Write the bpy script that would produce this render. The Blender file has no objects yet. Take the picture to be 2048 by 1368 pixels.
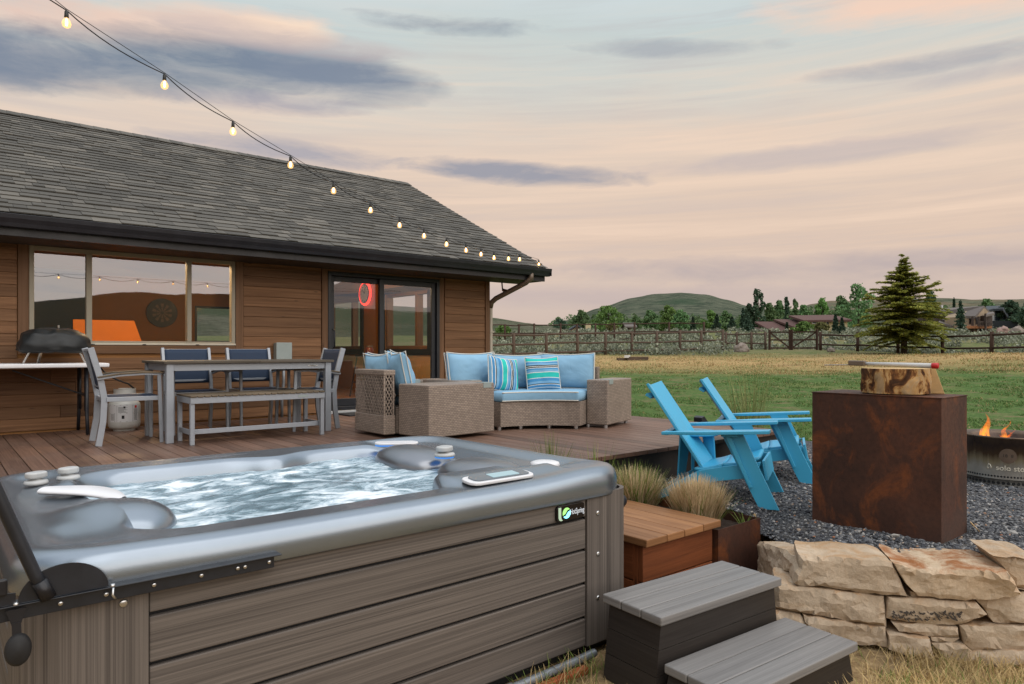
import bpy, bmesh, math, random
from mathutils import Vector, Matrix, noise
rnd = random.Random(11)
sc = bpy.context.scene
col = sc.collection
PI = math.pi
V = Vector
H = 1.6                                   # camera height above the yard beside the hot tub
FX, FY, RX, RY = .6428, .7660, .7660, -.6428   # view direction and its right, in plan
DZ = .74                                  # deck surface
GZ = .43                                  # gravel terrace

def sl(c):                                # sRGB 0-255 -> linear
    return tuple(((v/255)/12.92 if v/255 <= .04045 else (((v/255)+.055)/1.055)**2.4) for v in c)

# ------------------------------------------------------------------ mesh builder
class MB:
    def __init__(s):
        s.v = []; s.f = []; s.uv = []; s.m = []
    def face(s, idx, uv=None, m=0):
        s.f.append(tuple(idx)); s.uv.append(uv or [(0, 0)]*len(idx)); s.m.append(m)
    def poly(s, pts, uv=None, m=0):
        n = len(s.v); s.v += [tuple(p) for p in pts]
        s.face(range(n, n+len(pts)), uv, m)
    def obox(s, c, ax, ay, az, m=0, mode='long'):
        """box from centre and three half-axis vectors"""
        c, ax, ay, az = V(c), V(ax), V(ay), V(az)
        n = len(s.v)
        for k in (-1, 1):
            for j in (-1, 1):
                for i in (-1, 1):
                    s.v.append(tuple(c+ax*i+ay*j+az*k))
        L = (ax.length, ay.length, az.length)
        ou, ov = rnd.random()*20, rnd.random()*20
        quads = (((0, 2, 3, 1), 0, 1), ((4, 5, 7, 6), 0, 1), ((0, 1, 5, 4), 0, 2), ((2, 6, 7, 3), 0, 2), ((0, 4, 6, 2), 1, 2), ((1, 3, 7, 5), 1, 2))
        for q, a, b in quads:
            uv = []
            for i in q:
                b3 = (i & 1, (i >> 1) & 1, (i >> 2) & 1)
                pa, pb = (b3[a]*2-1)*L[a], (b3[b]*2-1)*L[b]
                if mode == 'long' and L[b] > L[a]: pa, pb = pb, pa
                uv.append((pa+(ou if mode == 'long' else 0), pb+(ov if mode == 'long' else 0)))
            s.face([n+i for i in q], uv, m)
        return s
    def box(s, x0, x1, y0, y1, z0, z1, m=0, mode='long'):
        return s.obox(((x0+x1)/2, (y0+y1)/2, (z0+z1)/2), ((x1-x0)/2, 0, 0), (0, (y1-y0)/2, 0), (0, 0, (z1-z0)/2), m, mode)
    def rbox(s, c, sx, sy, sz, rz, m=0, mode='long'):
        cs, sn = math.cos(rz), math.sin(rz)
        return s.obox(c, (cs*sx/2, sn*sx/2, 0), (-sn*sy/2, cs*sy/2, 0), (0, 0, sz/2), m, mode)
    def bar(s, p, q, w, h, up=(0, 0, 1), m=0):
        p, q = V(p), V(q); d = (q-p); L = d.length; d.normalize()
        up = V(up)
        if abs(d.dot(up)) > .98: up = V((0, 1, 0)) if abs(d.y) < .9 else V((1, 0, 0))
        side = d.cross(up).normalized(); u2 = side.cross(d)
        return s.obox((p+q)/2, d*L/2, side*w/2, u2*h/2, m)
    def tube(s, pts, r, n=8, m=0, cap=True):
        pts = [V(p) for p in pts]; k = len(pts)
        rr = r if isinstance(r, (list, tuple)) else [r]*k
        base = len(s.v); ref = None; acc = 0
        for i, p in enumerate(pts):
            t = (pts[min(i+1, k-1)]-pts[max(i-1, 0)])
            if t.length < 1e-9: t = V((0, 0, 1))
            t.normalize()
            if ref is None:
                ref = V((0, 0, 1)) if abs(t.z) < .9 else V((1, 0, 0))
                ref = (ref-t*ref.dot(t)).normalized()
            else:
                ref = (ref-t*ref.dot(t))
                ref = ref.normalized() if ref.length > 1e-6 else t.orthogonal().normalized()
            b = t.cross(ref)
            for j in range(n):
                a = 2*PI*j/n
                s.v.append(tuple(p+ref*math.cos(a)*rr[i]+b*math.sin(a)*rr[i]))
        for i in range(k-1):
            l = (pts[i+1]-pts[i]).length
            for j in range(n):
                j2 = (j+1) % n
                u0, u1 = j/n*6.28*rr[i], (j+1)/n*6.28*rr[i]
                s.face((base+i*n+j, base+i*n+j2, base+(i+1)*n+j2, base+(i+1)*n+j), [(acc, u0), (acc, u1), (acc+l, u1), (acc+l, u0)], m)
            acc += l
        if cap:
            s.face([base+j for j in range(n)][::-1], None, m); s.face([base+(k-1)*n+j for j in range(n)], None, m)
        return s
    def lathe(s, prof, n=32, c=(0, 0, 0), m=0, a0=0, a1=2*PI, mat=None):
        base = len(s.v); full = abs(a1-a0-2*PI) < 1e-6; nn = n if full else n+1
        for (r, z) in prof:
            for j in range(nn):
                a = a0+(a1-a0)*j/n
                p = V((r*math.cos(a), r*math.sin(a), z))
                if mat: p = mat @ p
                s.v.append(tuple(p+V(c)))
        acc = 0
        for i in range(len(prof)-1):
            l = math.hypot(prof[i+1][0]-prof[i][0], prof[i+1][1]-prof[i][1])
            for j in range(n):
                j2 = (j+1) % nn
                R_ = max(prof[i][0], prof[i+1][0]); u0, u1 = (a1-a0)*j/n*R_, (a1-a0)*(j+1)/n*R_
                s.face((base+i*nn+j, base+i*nn+j2, base+(i+1)*nn+j2, base+(i+1)*nn+j), [(u0, acc), (u1, acc), (u1, acc+l), (u0, acc+l)], m)
            acc += l
        return s
    def prism(s, pts, ext, m=0, uvaxes=None, caps=True):
        """extrude a planar polygon by a vector"""
        pts = [V(p) for p in pts]; ext = V(ext); n = len(pts); b = len(s.v)
        nrm = V((0, 0, 0))
        for i in range(n): nrm += pts[i].cross(pts[(i+1) % n])
        nrm.normalize()
        ua = V((0, 0, 1)).cross(nrm)
        ua = V((1, 0, 0)) if ua.length < .1 else ua.normalized()
        va = nrm.cross(ua)
        s.v += [tuple(p) for p in pts]+[tuple(p+ext) for p in pts]
        uv = [(p.dot(ua), p.dot(va)) for p in pts]
        if caps:
            s.face(list(range(b, b+n))[::-1], uv[::-1], m); s.face(range(b+n, b+2*n), uv, m)
        acc = 0; L = ext.length
        for i in range(n):
            j = (i+1) % n; l = (pts[j]-pts[i]).length
            s.face((b+i, b+j, b+n+j, b+n+i), [(acc, 0), (acc+l, 0), (acc+l, L), (acc, L)], m); acc += l
        return s
    def grid(s, nu, nv, fn, m=0, closeu=False):
        b = len(s.v)
        for j in range(nv+1):
            for i in range(nu+1): s.v.append(tuple(fn(i/nu, j/nv)))
        for j in range(nv):
            for i in range(nu):
                a = b+j*(nu+1)+i
                s.face((a, a+1, a+nu+2, a+nu+1), [(i/nu, j/nv), ((i+1)/nu, j/nv), ((i+1)/nu, (j+1)/nv), (i/nu, (j+1)/nv)], m)
        return s
    def sector(s, c, r0, r1, a0, a1, z0, z1, n=24, m=0):
        """annular block with arc-length uv"""
        P = lambda r, a, z: (c[0]+r*math.cos(a), c[1]+r*math.sin(a), z)
        for i in range(n):
            t0, t1 = a0+(a1-a0)*i/n, a0+(a1-a0)*(i+1)/n
            for r, fl in ((r0, 1), (r1, 0)):
                q = [P(r, t0, z0), P(r, t1, z0), P(r, t1, z1), P(r, t0, z1)]; uv = [(t0*r, z0), (t1*r, z0), (t1*r, z1), (t0*r, z1)]
                s.poly(q[::-1] if fl else q, uv[::-1] if fl else uv, m)
            for z, fl in ((z1, 0), (z0, 1)):
                q = [P(r0, t0, z), P(r1, t0, z), P(r1, t1, z), P(r0, t1, z)]; uv = [(t0*r1, r0), (t0*r1, r1), (t1*r1, r1), (t1*r1, r0)]
                s.poly(q[::-1] if fl else q, uv[::-1] if fl else uv, m)
        for a, fl in ((a0, 0), (a1, 1)):
            q = [P(r0, a, z0), P(r1, a, z0), P(r1, a, z1), P(r0, a, z1)]; uv = [(r0, z0), (r1, z0), (r1, z1), (r0, z1)]
            s.poly(q[::-1] if fl else q, uv[::-1] if fl else uv, m)
        return s
    def build(s, name, mats, parent=None, bevel=0, smooth=False, merge=False, weld=0, seg=2, angle=40):
        me = bpy.data.meshes.new(name)
        me.from_pydata(s.v, [], s.f)
        mats = mats if isinstance(mats, (list, tuple)) else [mats]
        for m in mats: me.materials.append(m)
        ul = me.uv_layers.new(name='UVMap')
        flat = [c for f in s.uv for p in f for c in p]
        ul.data.foreach_set('uv', flat)
        me.polygons.foreach_set('material_index', s.m)
        if merge:
            bm = bmesh.new(); bm.from_mesh(me); bmesh.ops.remove_doubles(bm, verts=bm.verts, dist=merge if merge is not True else 1e-4)
            bmesh.ops.recalc_face_normals(bm, faces=bm.faces); bm.to_mesh(me); bm.free()
        if smooth: me.polygons.foreach_set('use_smooth', [True]*len(me.polygons))
        me.update()
        o = bpy.data.objects.new(name, me); col.objects.link(o)
        if parent: put(o, parent)
        if bevel:
            md = o.modifiers.new('edge', 'BEVEL'); md.width = bevel; md.segments = seg; md.limit_method = 'ANGLE'; md.angle_limit = math.radians(angle)
            md.harden_normals = False
        if smooth == 'auto':
            md = o.modifiers.new('smooth', 'WEIGHTED_NORMAL')
        return o

def put(o, parent):
    """parent, keeping world placement (meshes are built in world space)"""
    o.parent = parent
    if not parent.get('local'): o.matrix_parent_inverse = WM(parent).inverted()
def WM(o):
    m = Matrix.LocRotScale(o.location, o.rotation_euler, o.scale)
    if o.parent: m = WM(o.parent) @ o.matrix_parent_inverse @ m
    return m
def tag(o, label=None, cat=None, group=None, kind=None):
    if label: o['label'] = label
    if cat: o['category'] = cat
    if group: o['group'] = group
    if kind: o['kind'] = kind
    return o
def thing(name, label, cat, loc=(0, 0, 0), rz=0, group=None, local=False):
    """Empty at the thing's base; local=True: its parts are modelled in its own axes"""
    o = bpy.data.objects.new(name, None); col.objects.link(o)
    o.empty_display_size = .1; o.location = loc; o.rotation_euler = (0, 0, rz)
    if local: o['local'] = 1
    return tag(o, label, cat, group)
def dup(root, loc, rz, label, group=None):
    r = root.copy(); col.objects.link(r); r.location = loc; r.rotation_euler = (0, 0, rz); r['label'] = label
    if group: r['group'] = group
    for ch in list(root.children):
        c = ch.copy(); col.objects.link(c); c.parent = r
        for g in list(ch.children):
            d = g.copy(); col.objects.link(d); d.parent = c
    return r
def struct(name, mb, m, **k):
    o = mb.build(name, m, **k); o['kind'] = 'structure'; return o
def text(name, body, size, M_, mat, parent=None, ext=.001, spacing=1.0, bend=None):
    cu = bpy.data.curves.new(name, 'FONT'); cu.body = body; cu.size = size; cu.extrude = ext; cu.space_character = spacing
    cu.align_x = 'CENTER'; cu.align_y = 'CENTER'; cu.resolution_u = 3
    o = bpy.data.objects.new(name, cu); col.objects.link(o)
    bpy.context.view_layer.update()
    me = bpy.data.meshes.new_from_object(o.evaluated_get(bpy.context.evaluated_depsgraph_get()))
    bpy.data.objects.remove(o)
    me.name = name
    for v in me.vertices:
        p = v.co.copy()
        v.co = bend(p) if bend else M_ @ p
    me.materials.clear(); me.materials.append(mat)
    o = bpy.data.objects.new(name, me); col.objects.link(o)
    if parent: put(o, parent)
    return o
def frame_matrix(o, x, y):
    x, y = V(x).normalized(), V(y).normalized(); z = x.cross(y)
    return Matrix(((x.x, y.x, z.x, o[0]), (x.y, y.y, z.y, o[1]), (x.z, y.z, z.z, o[2]), (0, 0, 0, 1)))

# ------------------------------------------------------------------ materials
class NT:
    def __init__(s, name):
        s.mat = bpy.data.materials.new(name); s.mat.use_nodes = True
        s.t = s.mat.node_tree; s.N = s.t.nodes; s.L = s.t.links
        s.b = s.N['Principled BSDF']; s.out = s.N['Material Output']
    def n(s, typ, **kw):
        x = s.N.new('ShaderNode'+typ)
        for k, v in kw.items(): setattr(x, k, v)
        return x
    def set(s, node, key, val):
        if hasattr(val, 'is_output') or isinstance(val, bpy.types.NodeSocket): s.L.new(val, node.inputs[key])
        else:
            if isinstance(val, tuple) and len(val) == 3 and node.inputs[key].type == 'RGBA': val = (*val, 1)
            node.inputs[key].default_value = val
    def math(s, op, a, b=0, c=None, clamp=False):
        x = s.n('Math', operation=op, use_clamp=clamp); s.set(x, 0, a); s.set(x, 1, b)
        if c is not None: s.set(x, 2, c)
        return x.outputs[0]
    def mix(s, f, a, b, blend='MIX'):
        x = s.n('Mix', data_type='RGBA', blend_type=blend, clamp_factor=True)
        s.set(x, 0, f); s.set(x, 6, a); s.set(x, 7, b); return x.outputs[2]
    def ramp(s, f, pts, interp='LINEAR'):
        x = s.n('ValToRGB'); cr = x.color_ramp; cr.interpolation = interp
        while len(cr.elements) < len(pts): cr.elements.new(.5)
        for e, (p, c) in zip(cr.elements, pts):
            e.position = p; e.color = (*c, 1) if len(c) == 3 else c
        s.set(x, 0, f); return x.outputs[0]
    def coord(s, kind='Object', scale=(1, 1, 1), loc=(0, 0, 0), rot=(0, 0, 0)):
        tc = s.n('TexCoord'); mp = s.n('Mapping'); s.L.new(tc.outputs[kind], mp.inputs[0])
        mp.inputs[1].default_value = loc; mp.inputs[2].default_value = rot; mp.inputs[3].default_value = scale
        return mp.outputs[0]
    def noise(s, vec, scale=5, detail=4, rough=.55, dist=0):
        x = s.n('TexNoise'); s.L.new(vec, x.inputs['Vector']); x.inputs['Scale'].default_value = scale
        x.inputs['Detail'].default_value = detail; x.inputs['Roughness'].default_value = rough; x.inputs['Distortion'].default_value = dist
        return x.outputs[0]
    def rng(s, v, a, b, c=0, d=1):
        x = s.n('MapRange'); s.set(x, 0, v)
        for i, q in enumerate((a, b, c, d)): x.inputs[1+i].default_value = q
        return x.outputs[0]
    def bump(s, h, strength=.3, dist=.01, normal=None):
        x = s.n('Bump'); x.inputs['Strength'].default_value = strength; x.inputs['Distance'].default_value = dist
        s.L.new(h, x.inputs['Height'])
        if normal is not None: s.L.new(normal, x.inputs['Normal'])
        s.L.new(x.outputs[0], s.b.inputs['Normal']); return x.outputs[0]
    def base(s, c, rough=.6, metal=0, spec=None):
        s.set(s.b, 'Base Color', c); s.set(s.b, 'Roughness', rough); s.set(s.b, 'Metallic', metal)
        if spec is not None: s.set(s.b, 'Specular IOR Level', spec)
        return s.mat

def plain(name, c, rough=.5, metal=0, var=.12, scale=9, bump=.04, spec=None):
    t = NT(name); co = t.coord()
    n = t.noise(co, scale, 5, .6)
    k = t.mix(n, tuple(v*(1-var*1.6) for v in c), tuple(min(1, v*(1+var*1.6)) for v in c))
    n2 = t.noise(co, scale*9, 3)
    if bump: t.bump(n2, bump, .003)
    return t.base(k, t.rng(n, .3, .7, max(0, rough-.08), min(1, rough+.08)), metal, spec)
def emis(name, c, strength):
    t = NT(name); t.set(t.b, 'Base Color', (.02, .02, .02)); t.set(t.b, 'Emission Color', c); t.set(t.b, 'Emission Strength', strength); return t.mat
def wood(name, c1, c2, rough=.65, su=1.2, sv=16, island=.35, bump=.25, knots=0, streak=1.0, spec=.3, wear=None):
    """grain along uv.x; each board gets its own tone"""
    t = NT(name)
    co = t.coord('UV', (su, sv, 1)); gi = t.n('NewGeometry').outputs['Random Per Island']
    n1 = t.noise(co, 1.0, 6, .62, 1.4)
    co2 = t.coord('UV', (su*.7, sv*4, 1)); n2 = t.noise(co2, 1.3, 3, .6, .4)
    g = t.math('ADD', t.math('MULTIPLY', n1, .65), t.math('MULTIPLY', n2, .35))
    k = t.mix(t.rng(g, .5-.18/streak, .5+.18/streak), c1, c2)
    tone = t.rng(gi, 0, 1, 1-island, 1+island)
    hsv = t.n('HueSaturation'); t.set(hsv, 'Color', k); t.set(hsv, 'Value', tone); k = hsv.outputs[0]
    if knots:
        vo = t.n('TexVoronoi', feature='F1'); t.L.new(t.coord('UV', (1.6, 7, 1)), vo.inputs['Vector']); vo.inputs['Scale'].default_value = knots
        kn = t.rng(vo.outputs['Distance'], .03, .11, 1, 0)
        k = t.mix(t.math('MULTIPLY', kn, .75), k, tuple(v*.3 for v in c1))
    if wear:
        w = t.noise(t.coord('Object'), 1.1, 5, .6); k = t.mix(t.rng(w, .48, .72, 0, .55), k, wear)
    t.bump(g, bump, .004)
    return t.base(k, t.rng(g, .3, .7, rough+.1, rough-.08), 0, spec)

def lib():
    M = {}
    M['deck'] = wood('deck_boards', (.080, .043, .030), (.19, .110, .076), .48, .9, 22, .25, .3, wear=(.20, .135, .102))
    M['deck_end'] = wood('deck_board_ends', (.24, .10, .035), (.36, .17, .06), .6, 3, 12, .25)
    M['siding'] = wood('cedar_siding', (.100, .046, .020), (.240, .122, .056), .6, .8, 15, .3, .4, knots=1.7)
    M['trim'] = wood('cedar_trim', (.11, .056, .026), (.19, .100, .052), .6, .8, 15, .12, .3, knots=1.2)
    M['redwood'] = wood('stained_boards', (.17, .075, .030), (.34, .165, .070), .5, 1, 14, .2, .3, knots=1.0)
    M['redside'] = wood('stained_sides', (.12, .035, .012), (.25, .075, .026), .6, 1, 14, .2, .4, knots=1.3)
    M['slat'] = wood('grey_brown_cabinet', (.066, .056, .050), (.170, .146, .128), .5, .38, 34, .04, .3, streak=1.35)
    M['tread'] = wood('grey_composite', (.145, .138, .134), (.25, .24, .232), .42, .7, 26, .06, .3)
    M['stepside'] = wood('dark_composite', (.020, .016, .014), (.040, .034, .030), .5, .7, 20, .1, .2)
    M['teak'] = wood('weathered_slats', (.10, .075, .05), (.19, .145, .095), .65, 1, 18, .2, .2)
    M['tabletop'] = wood('greyed_tabletop', (.062, .052, .040), (.115, .097, .076), .6, 1, 16, .2, .2)
    M['alum'] = plain('brushed_aluminium_paint', (.325, .352, .39), .42, .3, .05, 20, .03)
    M['black'] = plain('black_metal', (.010, .012, .017), .42, 0, .3, 12, .05)
    M['rubber'] = plain('black_rubber', (.012, .012, .013), .7, 0, .2, 12, .1)
    M['steel'] = plain('steel', (.55, .55, .55), .25, .95, .06, 20, .03)
    M['white'] = plain('white_plastic', (.72, .72, .74), .35, 0, .04, 6, .02)
    M['offwhite'] = plain('offwhite_plastic', (.47, .48, .48), .4, 0, .05, 10, .03)
    M['tank'] = plain('tank_paint', (.50, .50, .47), .4, 0, .08, 10, .05)
    M['greybox'] = plain('grey_enamel', (.30, .35, .34), .4, .1, .06, 8, .03)
    M['galv'] = plain('grey_conduit', (.22, .24, .26), .4, .4, .12, 14, .04)
    M['blue'] = plain('sky_blue_plastic', (.052, .365, .58), .40, 0, .05, 7, .03)
    M['mesh'] = plain('navy_sling_fabric', (.013, .030, .066), .75, 0, .2, 90, .15)
    M['cover'] = plain('black_cover_cloth', (.006, .008, .009), .55, 0, .35, 10, .25)
    M['fascia'] = plain('dark_fascia', (.013, .013, .016), .4, .2, .25, 6, .03)
    M['gutter'] = plain('dark_gutter', (.030, .031, .038), .35, .3, .2, 6, .03)
    M['soffit'] = plain('dark_soffit', (.030, .018, .011), .7, 0, .2, 6, .05)
    M['beige'] = plain('almond_window_frame', (.30, .265, .20), .5, 0, .08, 8, .03)
    M['sillwhite'] = plain('cream_sill', (.55, .50, .40), .5, 0, .06, 8, .03)
    M['downspout'] = plain('bronze_downspout', (.16, .12, .09), .45, .3, .15, 6, .03)
    M['downpale'] = plain('cream_downspout', (.42, .37, .30), .5, 0, .1, 6, .03)
    M['orangewall'] = plain('orange_interior_paint', (.34, .155, .045), .7, 0, .12, 3, .03)
    M['orangeboard'] = plain('bright_orange_board', (.85, .24, .008), .6, 0, .08, 3, .03)
    M['darkblue'] = plain('dark_blue_interior', (.030, .045, .075), .6, 0, .15, 3, .03)  # plain dark blue tone for the left interior wall
    M['ceiling'] = plain('interior_ceiling', (.30, .16, .07), .8, 0, .1, 3, .03)
    M['intfloor'] = wood('interior_floor', (.20, .10, .04), (.34, .18, .08), .4, 1, 12, .15)
    M['mat'] = plain('charcoal_mat', (.03, .032, .036), .95, 0, .25, 60, .3)
    M['red'] = plain('red_tip', (.48, .012, .012), .45, 0, .15, 15, .05)
    M['logends'] = plain('split_wood', (.55, .36, .16), .7, 0, .15, 20, .15)
    M['charred'] = plain('charred_wood', (.02, .016, .013), .9, 0, .3, 20, .3)
    M['bulb_cap'] = plain('bulb_socket', (.012, .011, .010), .5, 0, .2, 30, .05)
    M['soil'] = plain('bark_mulch', (.035, .020, .012), .95, 0, .6, 40, .8)
    # glowing things
    M['bulb'] = emis('lit_bulb', (1.0, .62, .25), 5.0)
    M['filament'] = emis('lit_filament', (1.0, .60, .24), 26)
    M['neon'] = emis('red_neon', (1.0, .03, .015), 3.2)
    M['blueled'] = emis('blue_led', (.05, .32, 1.0), .8)
    M['logolight'] = emis('lit_emblem_cyan', (.25, .85, 1.0), 2.2)
    M['logogreen'] = emis('lit_emblem_green', (.45, 1.0, .25), 1.2)
    M['lcd'] = emis('lit_screen', (.55, .78, .85), .75)
    # bulb glass: warm, see-through
    t = NT('bulb_glass'); tr = t.n('BsdfTransparent'); gl = t.n('BsdfGlossy'); gl.inputs['Roughness'].default_value = .05
    tr.inputs[0].default_value = (1, .86, .66, 1)
    em = t.n('Emission'); em.inputs[0].default_value = (1, .58, .22, 1); em.inputs[1].default_value = .55
    m1 = t.n('MixShader'); m1.inputs[0].default_value = .15; t.L.new(tr.outputs[0], m1.inputs[1]); t.L.new(gl.outputs[0], m1.inputs[2])
    ad = t.n('AddShader'); t.L.new(m1.outputs[0], ad.inputs[0]); t.L.new(em.outputs[0], ad.inputs[1])
    t.L.new(ad.outputs[0], t.out.inputs[0]); M['bulb_glass'] = t.mat
    # window glass: double pane
    for nm, k in (('glass', .30), ('glass_far', .21)):
        t = NT('window_'+nm); tr = t.n('BsdfTransparent'); tr.inputs[0].default_value = (.86, .88, .89, 1) if k > .25 else (.95, .96, .97, 1); gl = t.n('BsdfGlossy')
        gl.inputs['Roughness'].default_value = .012; gl.inputs[0].default_value = (.95, .96, 1, 1)
        lw = t.n('Fresnel'); lw.inputs[0].default_value = 1.5
        wv = t.n('Bump'); wv.inputs['Strength'].default_value = .05; wv.inputs['Distance'].default_value = .01
        t.L.new(t.noise(t.coord('Object'), 1.6, 1), wv.inputs['Height']); t.L.new(wv.outputs[0], gl.inputs['Normal'])
        mx = t.n('MixShader'); t.L.new(t.math('ADD', t.math('MULTIPLY', lw.outputs[0], 1.6), k-.2, None, True), mx.inputs[0])
        t.L.new(tr.outputs[0], mx.inputs[1]); t.L.new(gl.outputs[0], mx.inputs[2])
        clear = t.n('BsdfTransparent'); m2 = t.n('MixShader'); t.L.new(t.n('NewGeometry').outputs['Backfacing'], m2.inputs[0]); t.L.new(mx.outputs[0], m2.inputs[1]); t.L.new(clear.outputs[0], m2.inputs[2]); t.L.new(m2.outputs[0], t.out.inputs[0]); M[nm] = t.mat
    # roof shingles
    t = NT('roof_shingles'); gi = t.n('NewGeometry').outputs['Random Per Island']
    k = t.ramp(gi, [(0, (.070, .068, .062)), (.35, (.098, .095, .085)), (.75, (.128, .122, .108)), (1, (.185, .172, .148))])
    n = t.noise(t.coord('Object'), 160, 3, .7); n2 = t.noise(t.coord('Object'), .7, 4)
    k = t.mix(t.rng(n, .35, .65, 0, 1), k, t.mix(.5, k, (.14, .13, .115)))
    k = t.mix(t.rng(n2, .35, .7, 0, .3), k, (.03, .03, .028))
    t.bump(n, .4, .004); M['shingle'] = t.base(k, .9, 0, .2)
    # wicker weave on uv in metres
    for nm, c1, c2, sc_ in (('wicker', (.15, .115, .09), (.38, .305, .25), 1.35),):
        t = NT('woven_'+nm); co = t.coord('UV', (1, 1, 1))
        br = t.n('TexBrick'); t.L.new(co, br.inputs[0]); br.offset = .5; br.squash = 1
        for kk, vv in (('Scale', 1), ('Mortar Size', .0022), ('Mortar Smooth', .8), ('Bias', 0), ('Brick Width', .026*sc_), ('Row Height', .0125*sc_)): br.inputs[kk].default_value = vv
        br.inputs['Color1'].default_value = (*c2, 1); br.inputs['Color2'].default_value = (*[v*.72 for v in c2], 1); br.inputs['Mortar'].default_value = (*[v*.32 for v in c1], 1)
        n = t.noise(t.coord('Object'), 3.2, 4)
        k = t.mix(t.rng(n, .3, .7, 0, .35), br.outputs[0], c1)
        t.bump(br.outputs['Fac'], -.9, .006); M[nm] = t.base(k, .5, 0, .35)
    # blue outdoor fabric
    t = NT('light_blue_canvas'); co = t.coord('Object')
    n = t.noise(co, 2.6, 4); w = t.noise(co, 420, 2)
    k = t.mix(t.rng(n, .3, .7), (.190, .365, .520), (.235, .425, .590)); k = t.mix(t.math('MULTIPLY', w, .2), k, (.40, .58, .72))
    wr = t.noise(co, 7, 3, .5, 1.2); b = t.n('Bump'); b.inputs['Strength'].default_value = .22; b.inputs['Distance'].default_value = .03; t.L.new(wr, b.inputs['Height'])
    t.bump(w, .2, .002, b.outputs[0]); M['canvas'] = t.base(k, .85, 0, .2)
    M['piping'] = plain('cream_piping', (.62, .60, .54), .8, 0, .06, 20, .05)
    # striped fabric on uv
    for nm, ax in (('stripes_h', 1), ('stripes_v', 0)):
        t = NT('fabric_'+nm); tc = t.n('TexCoord'); sp = t.n('SeparateXYZ'); t.L.new(tc.outputs['UV'], sp.inputs[0])
        tq, nv, wh, bl, lb = (.03, .50, .44), (.012, .020, .030), (.68, .70, .66), (.07, .26, .50), (.19, .40, .60)
        st = [(0, lb), (.05, wh), (.07, bl), (.13, wh), (.15, nv), (.17, lb), (.24, bl), (.33, wh), (.35, tq), (.50, wh), (.52, lb), (.59, bl), (.64, wh), (.66, nv), (.69, wh), (.71, nv), (.74, lb), (.80, bl), (.85, wh), (.87, tq), (.97, bl)]
        k = t.ramp(sp.outputs[ax], st, 'CONSTANT'); w = t.noise(t.coord('Object'), 300, 2); t.bump(w, .2, .002)
        M[nm] = t.base(k, .85, 0, .2)
    # hot-tub acrylic
    t = NT('silver_pearl_acrylic'); co = t.coord('Object'); n = t.noise(co, 3, 4); s2 = t.noise(co, 700, 2)
    k = t.mix(n, (.235, .275, .32), (.30, .345, .395))
    M['acrylic'] = t.base(k, .27, .85)
    t = NT('dark_pearl_acrylic'); co = t.coord('Object'); n = t.noise(co, 4, 4)
    M['acrylic_dark'] = t.base(t.mix(n, (.20, .215, .24), (.27, .285, .31)), .3, .85)
    # bubbling water
    t = NT('bubbling_water'); co = t.coord('Object', (1, 1.9, 1))
    n1 = t.noise(co, 2.7, 8, .66, 1.3); n2 = t.noise(co, 11, 6, .7, .8); n3 = t.noise(co, 42, 4, .7)
    f = t.math('ADD', t.math('MULTIPLY', n1, .70), t.math('ADD', t.math('MULTIPLY', n2, .21), t.math('MULTIPLY', n3, .09)))
    foam = t.rng(f, .45, .585)
    k = t.ramp(f, [(.40, (.085, .15, .185)), (.475, (.20, .30, .36)), (.53, (.45, .56, .63)), (.585, (.78, .84, .88))])
    b = t.n('Bump'); b.inputs['Strength'].default_value = .12; b.inputs['Distance'].default_value = .03; t.L.new(f, b.inputs['Height'])
    t.bump(t.noise(co, 85, 5, .75), .3, .004, b.outputs[0]); M['water'] = t.base(k, t.rng(foam, 0, 1, .10, .75), 0)
    # weathering steel
    t = NT('weathering_steel'); co = t.coord('Object'); n = t.noise(co, 2.2, 6, .65, .6); n2 = t.noise(co, 34, 5, .7); n3 = t.noise(t.coord('Object', (1.6, 1.6, 1.0)), 2.6, 6, .68, .8)
    k = t.mix(t.rng(n, .35, .68), (.042, .019, .013), (.092, .036, .021)); k = t.mix(t.rng(n3, .49, .64, 0, .85), k, (.185, .055, .016)); k = t.mix(t.rng(n2, .45, .7, 0, .4), k, (.020, .012, .010))
    k = t.mix(t.rng(t.noise(co, 1.3, 3), .55, .7, 0, .45), k, (.065, .046, .037))
    sp = t.noise(t.coord('Object', (1, 1, 1), (3.1, 1.7, .4)), 5, 6, .7, 1.5); k = t.mix(t.rng(sp, .755, .80, 0, .9), k, (.42, .16, .04))
    t.bump(n2, .25, .003); M['corten'] = t.base(k, t.rng(n2, .3, .7, .55, .8), .05, .35)
    # stainless fire pit
    t = NT('heat_stained_steel'); tc = t.coord('Object'); sp = t.n('SeparateXYZ'); t.L.new(tc, sp.inputs[0])
    st = t.noise(t.coord('Object', (14, 14, .7)), 1.5, 4, .6); nz = t.noise(tc, 5, 5)
    z = t.math('ADD', sp.outputs[2], t.math('MULTIPLY', t.math('SUBTRACT', st, .5), .16))
    k = t.ramp(t.rng(z, .0, .44), [(0, (.56, .55, .52)), (.38, (.58, .55, .48)), (.52, (.45, .37, .23)), (.66, (.12, .075, .042)), (.82, (.060, .042, .036)), (1, (.13, .09, .06))])
    k = t.mix(t.rng(nz, .4, .7, 0, .4), k, (.09, .06, .045))
    M['firesteel'] = t.base(k, t.rng(st, .3, .7, .26, .42), .75)
    M['embossed'] = plain('embossed_steel', (.78, .73, .60), .4, .2, .05, 20, .02)
    M['stain'] = plain('dull_stamp', (.16, .115, .085), .5, .6, .1, 20, .05)
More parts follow.
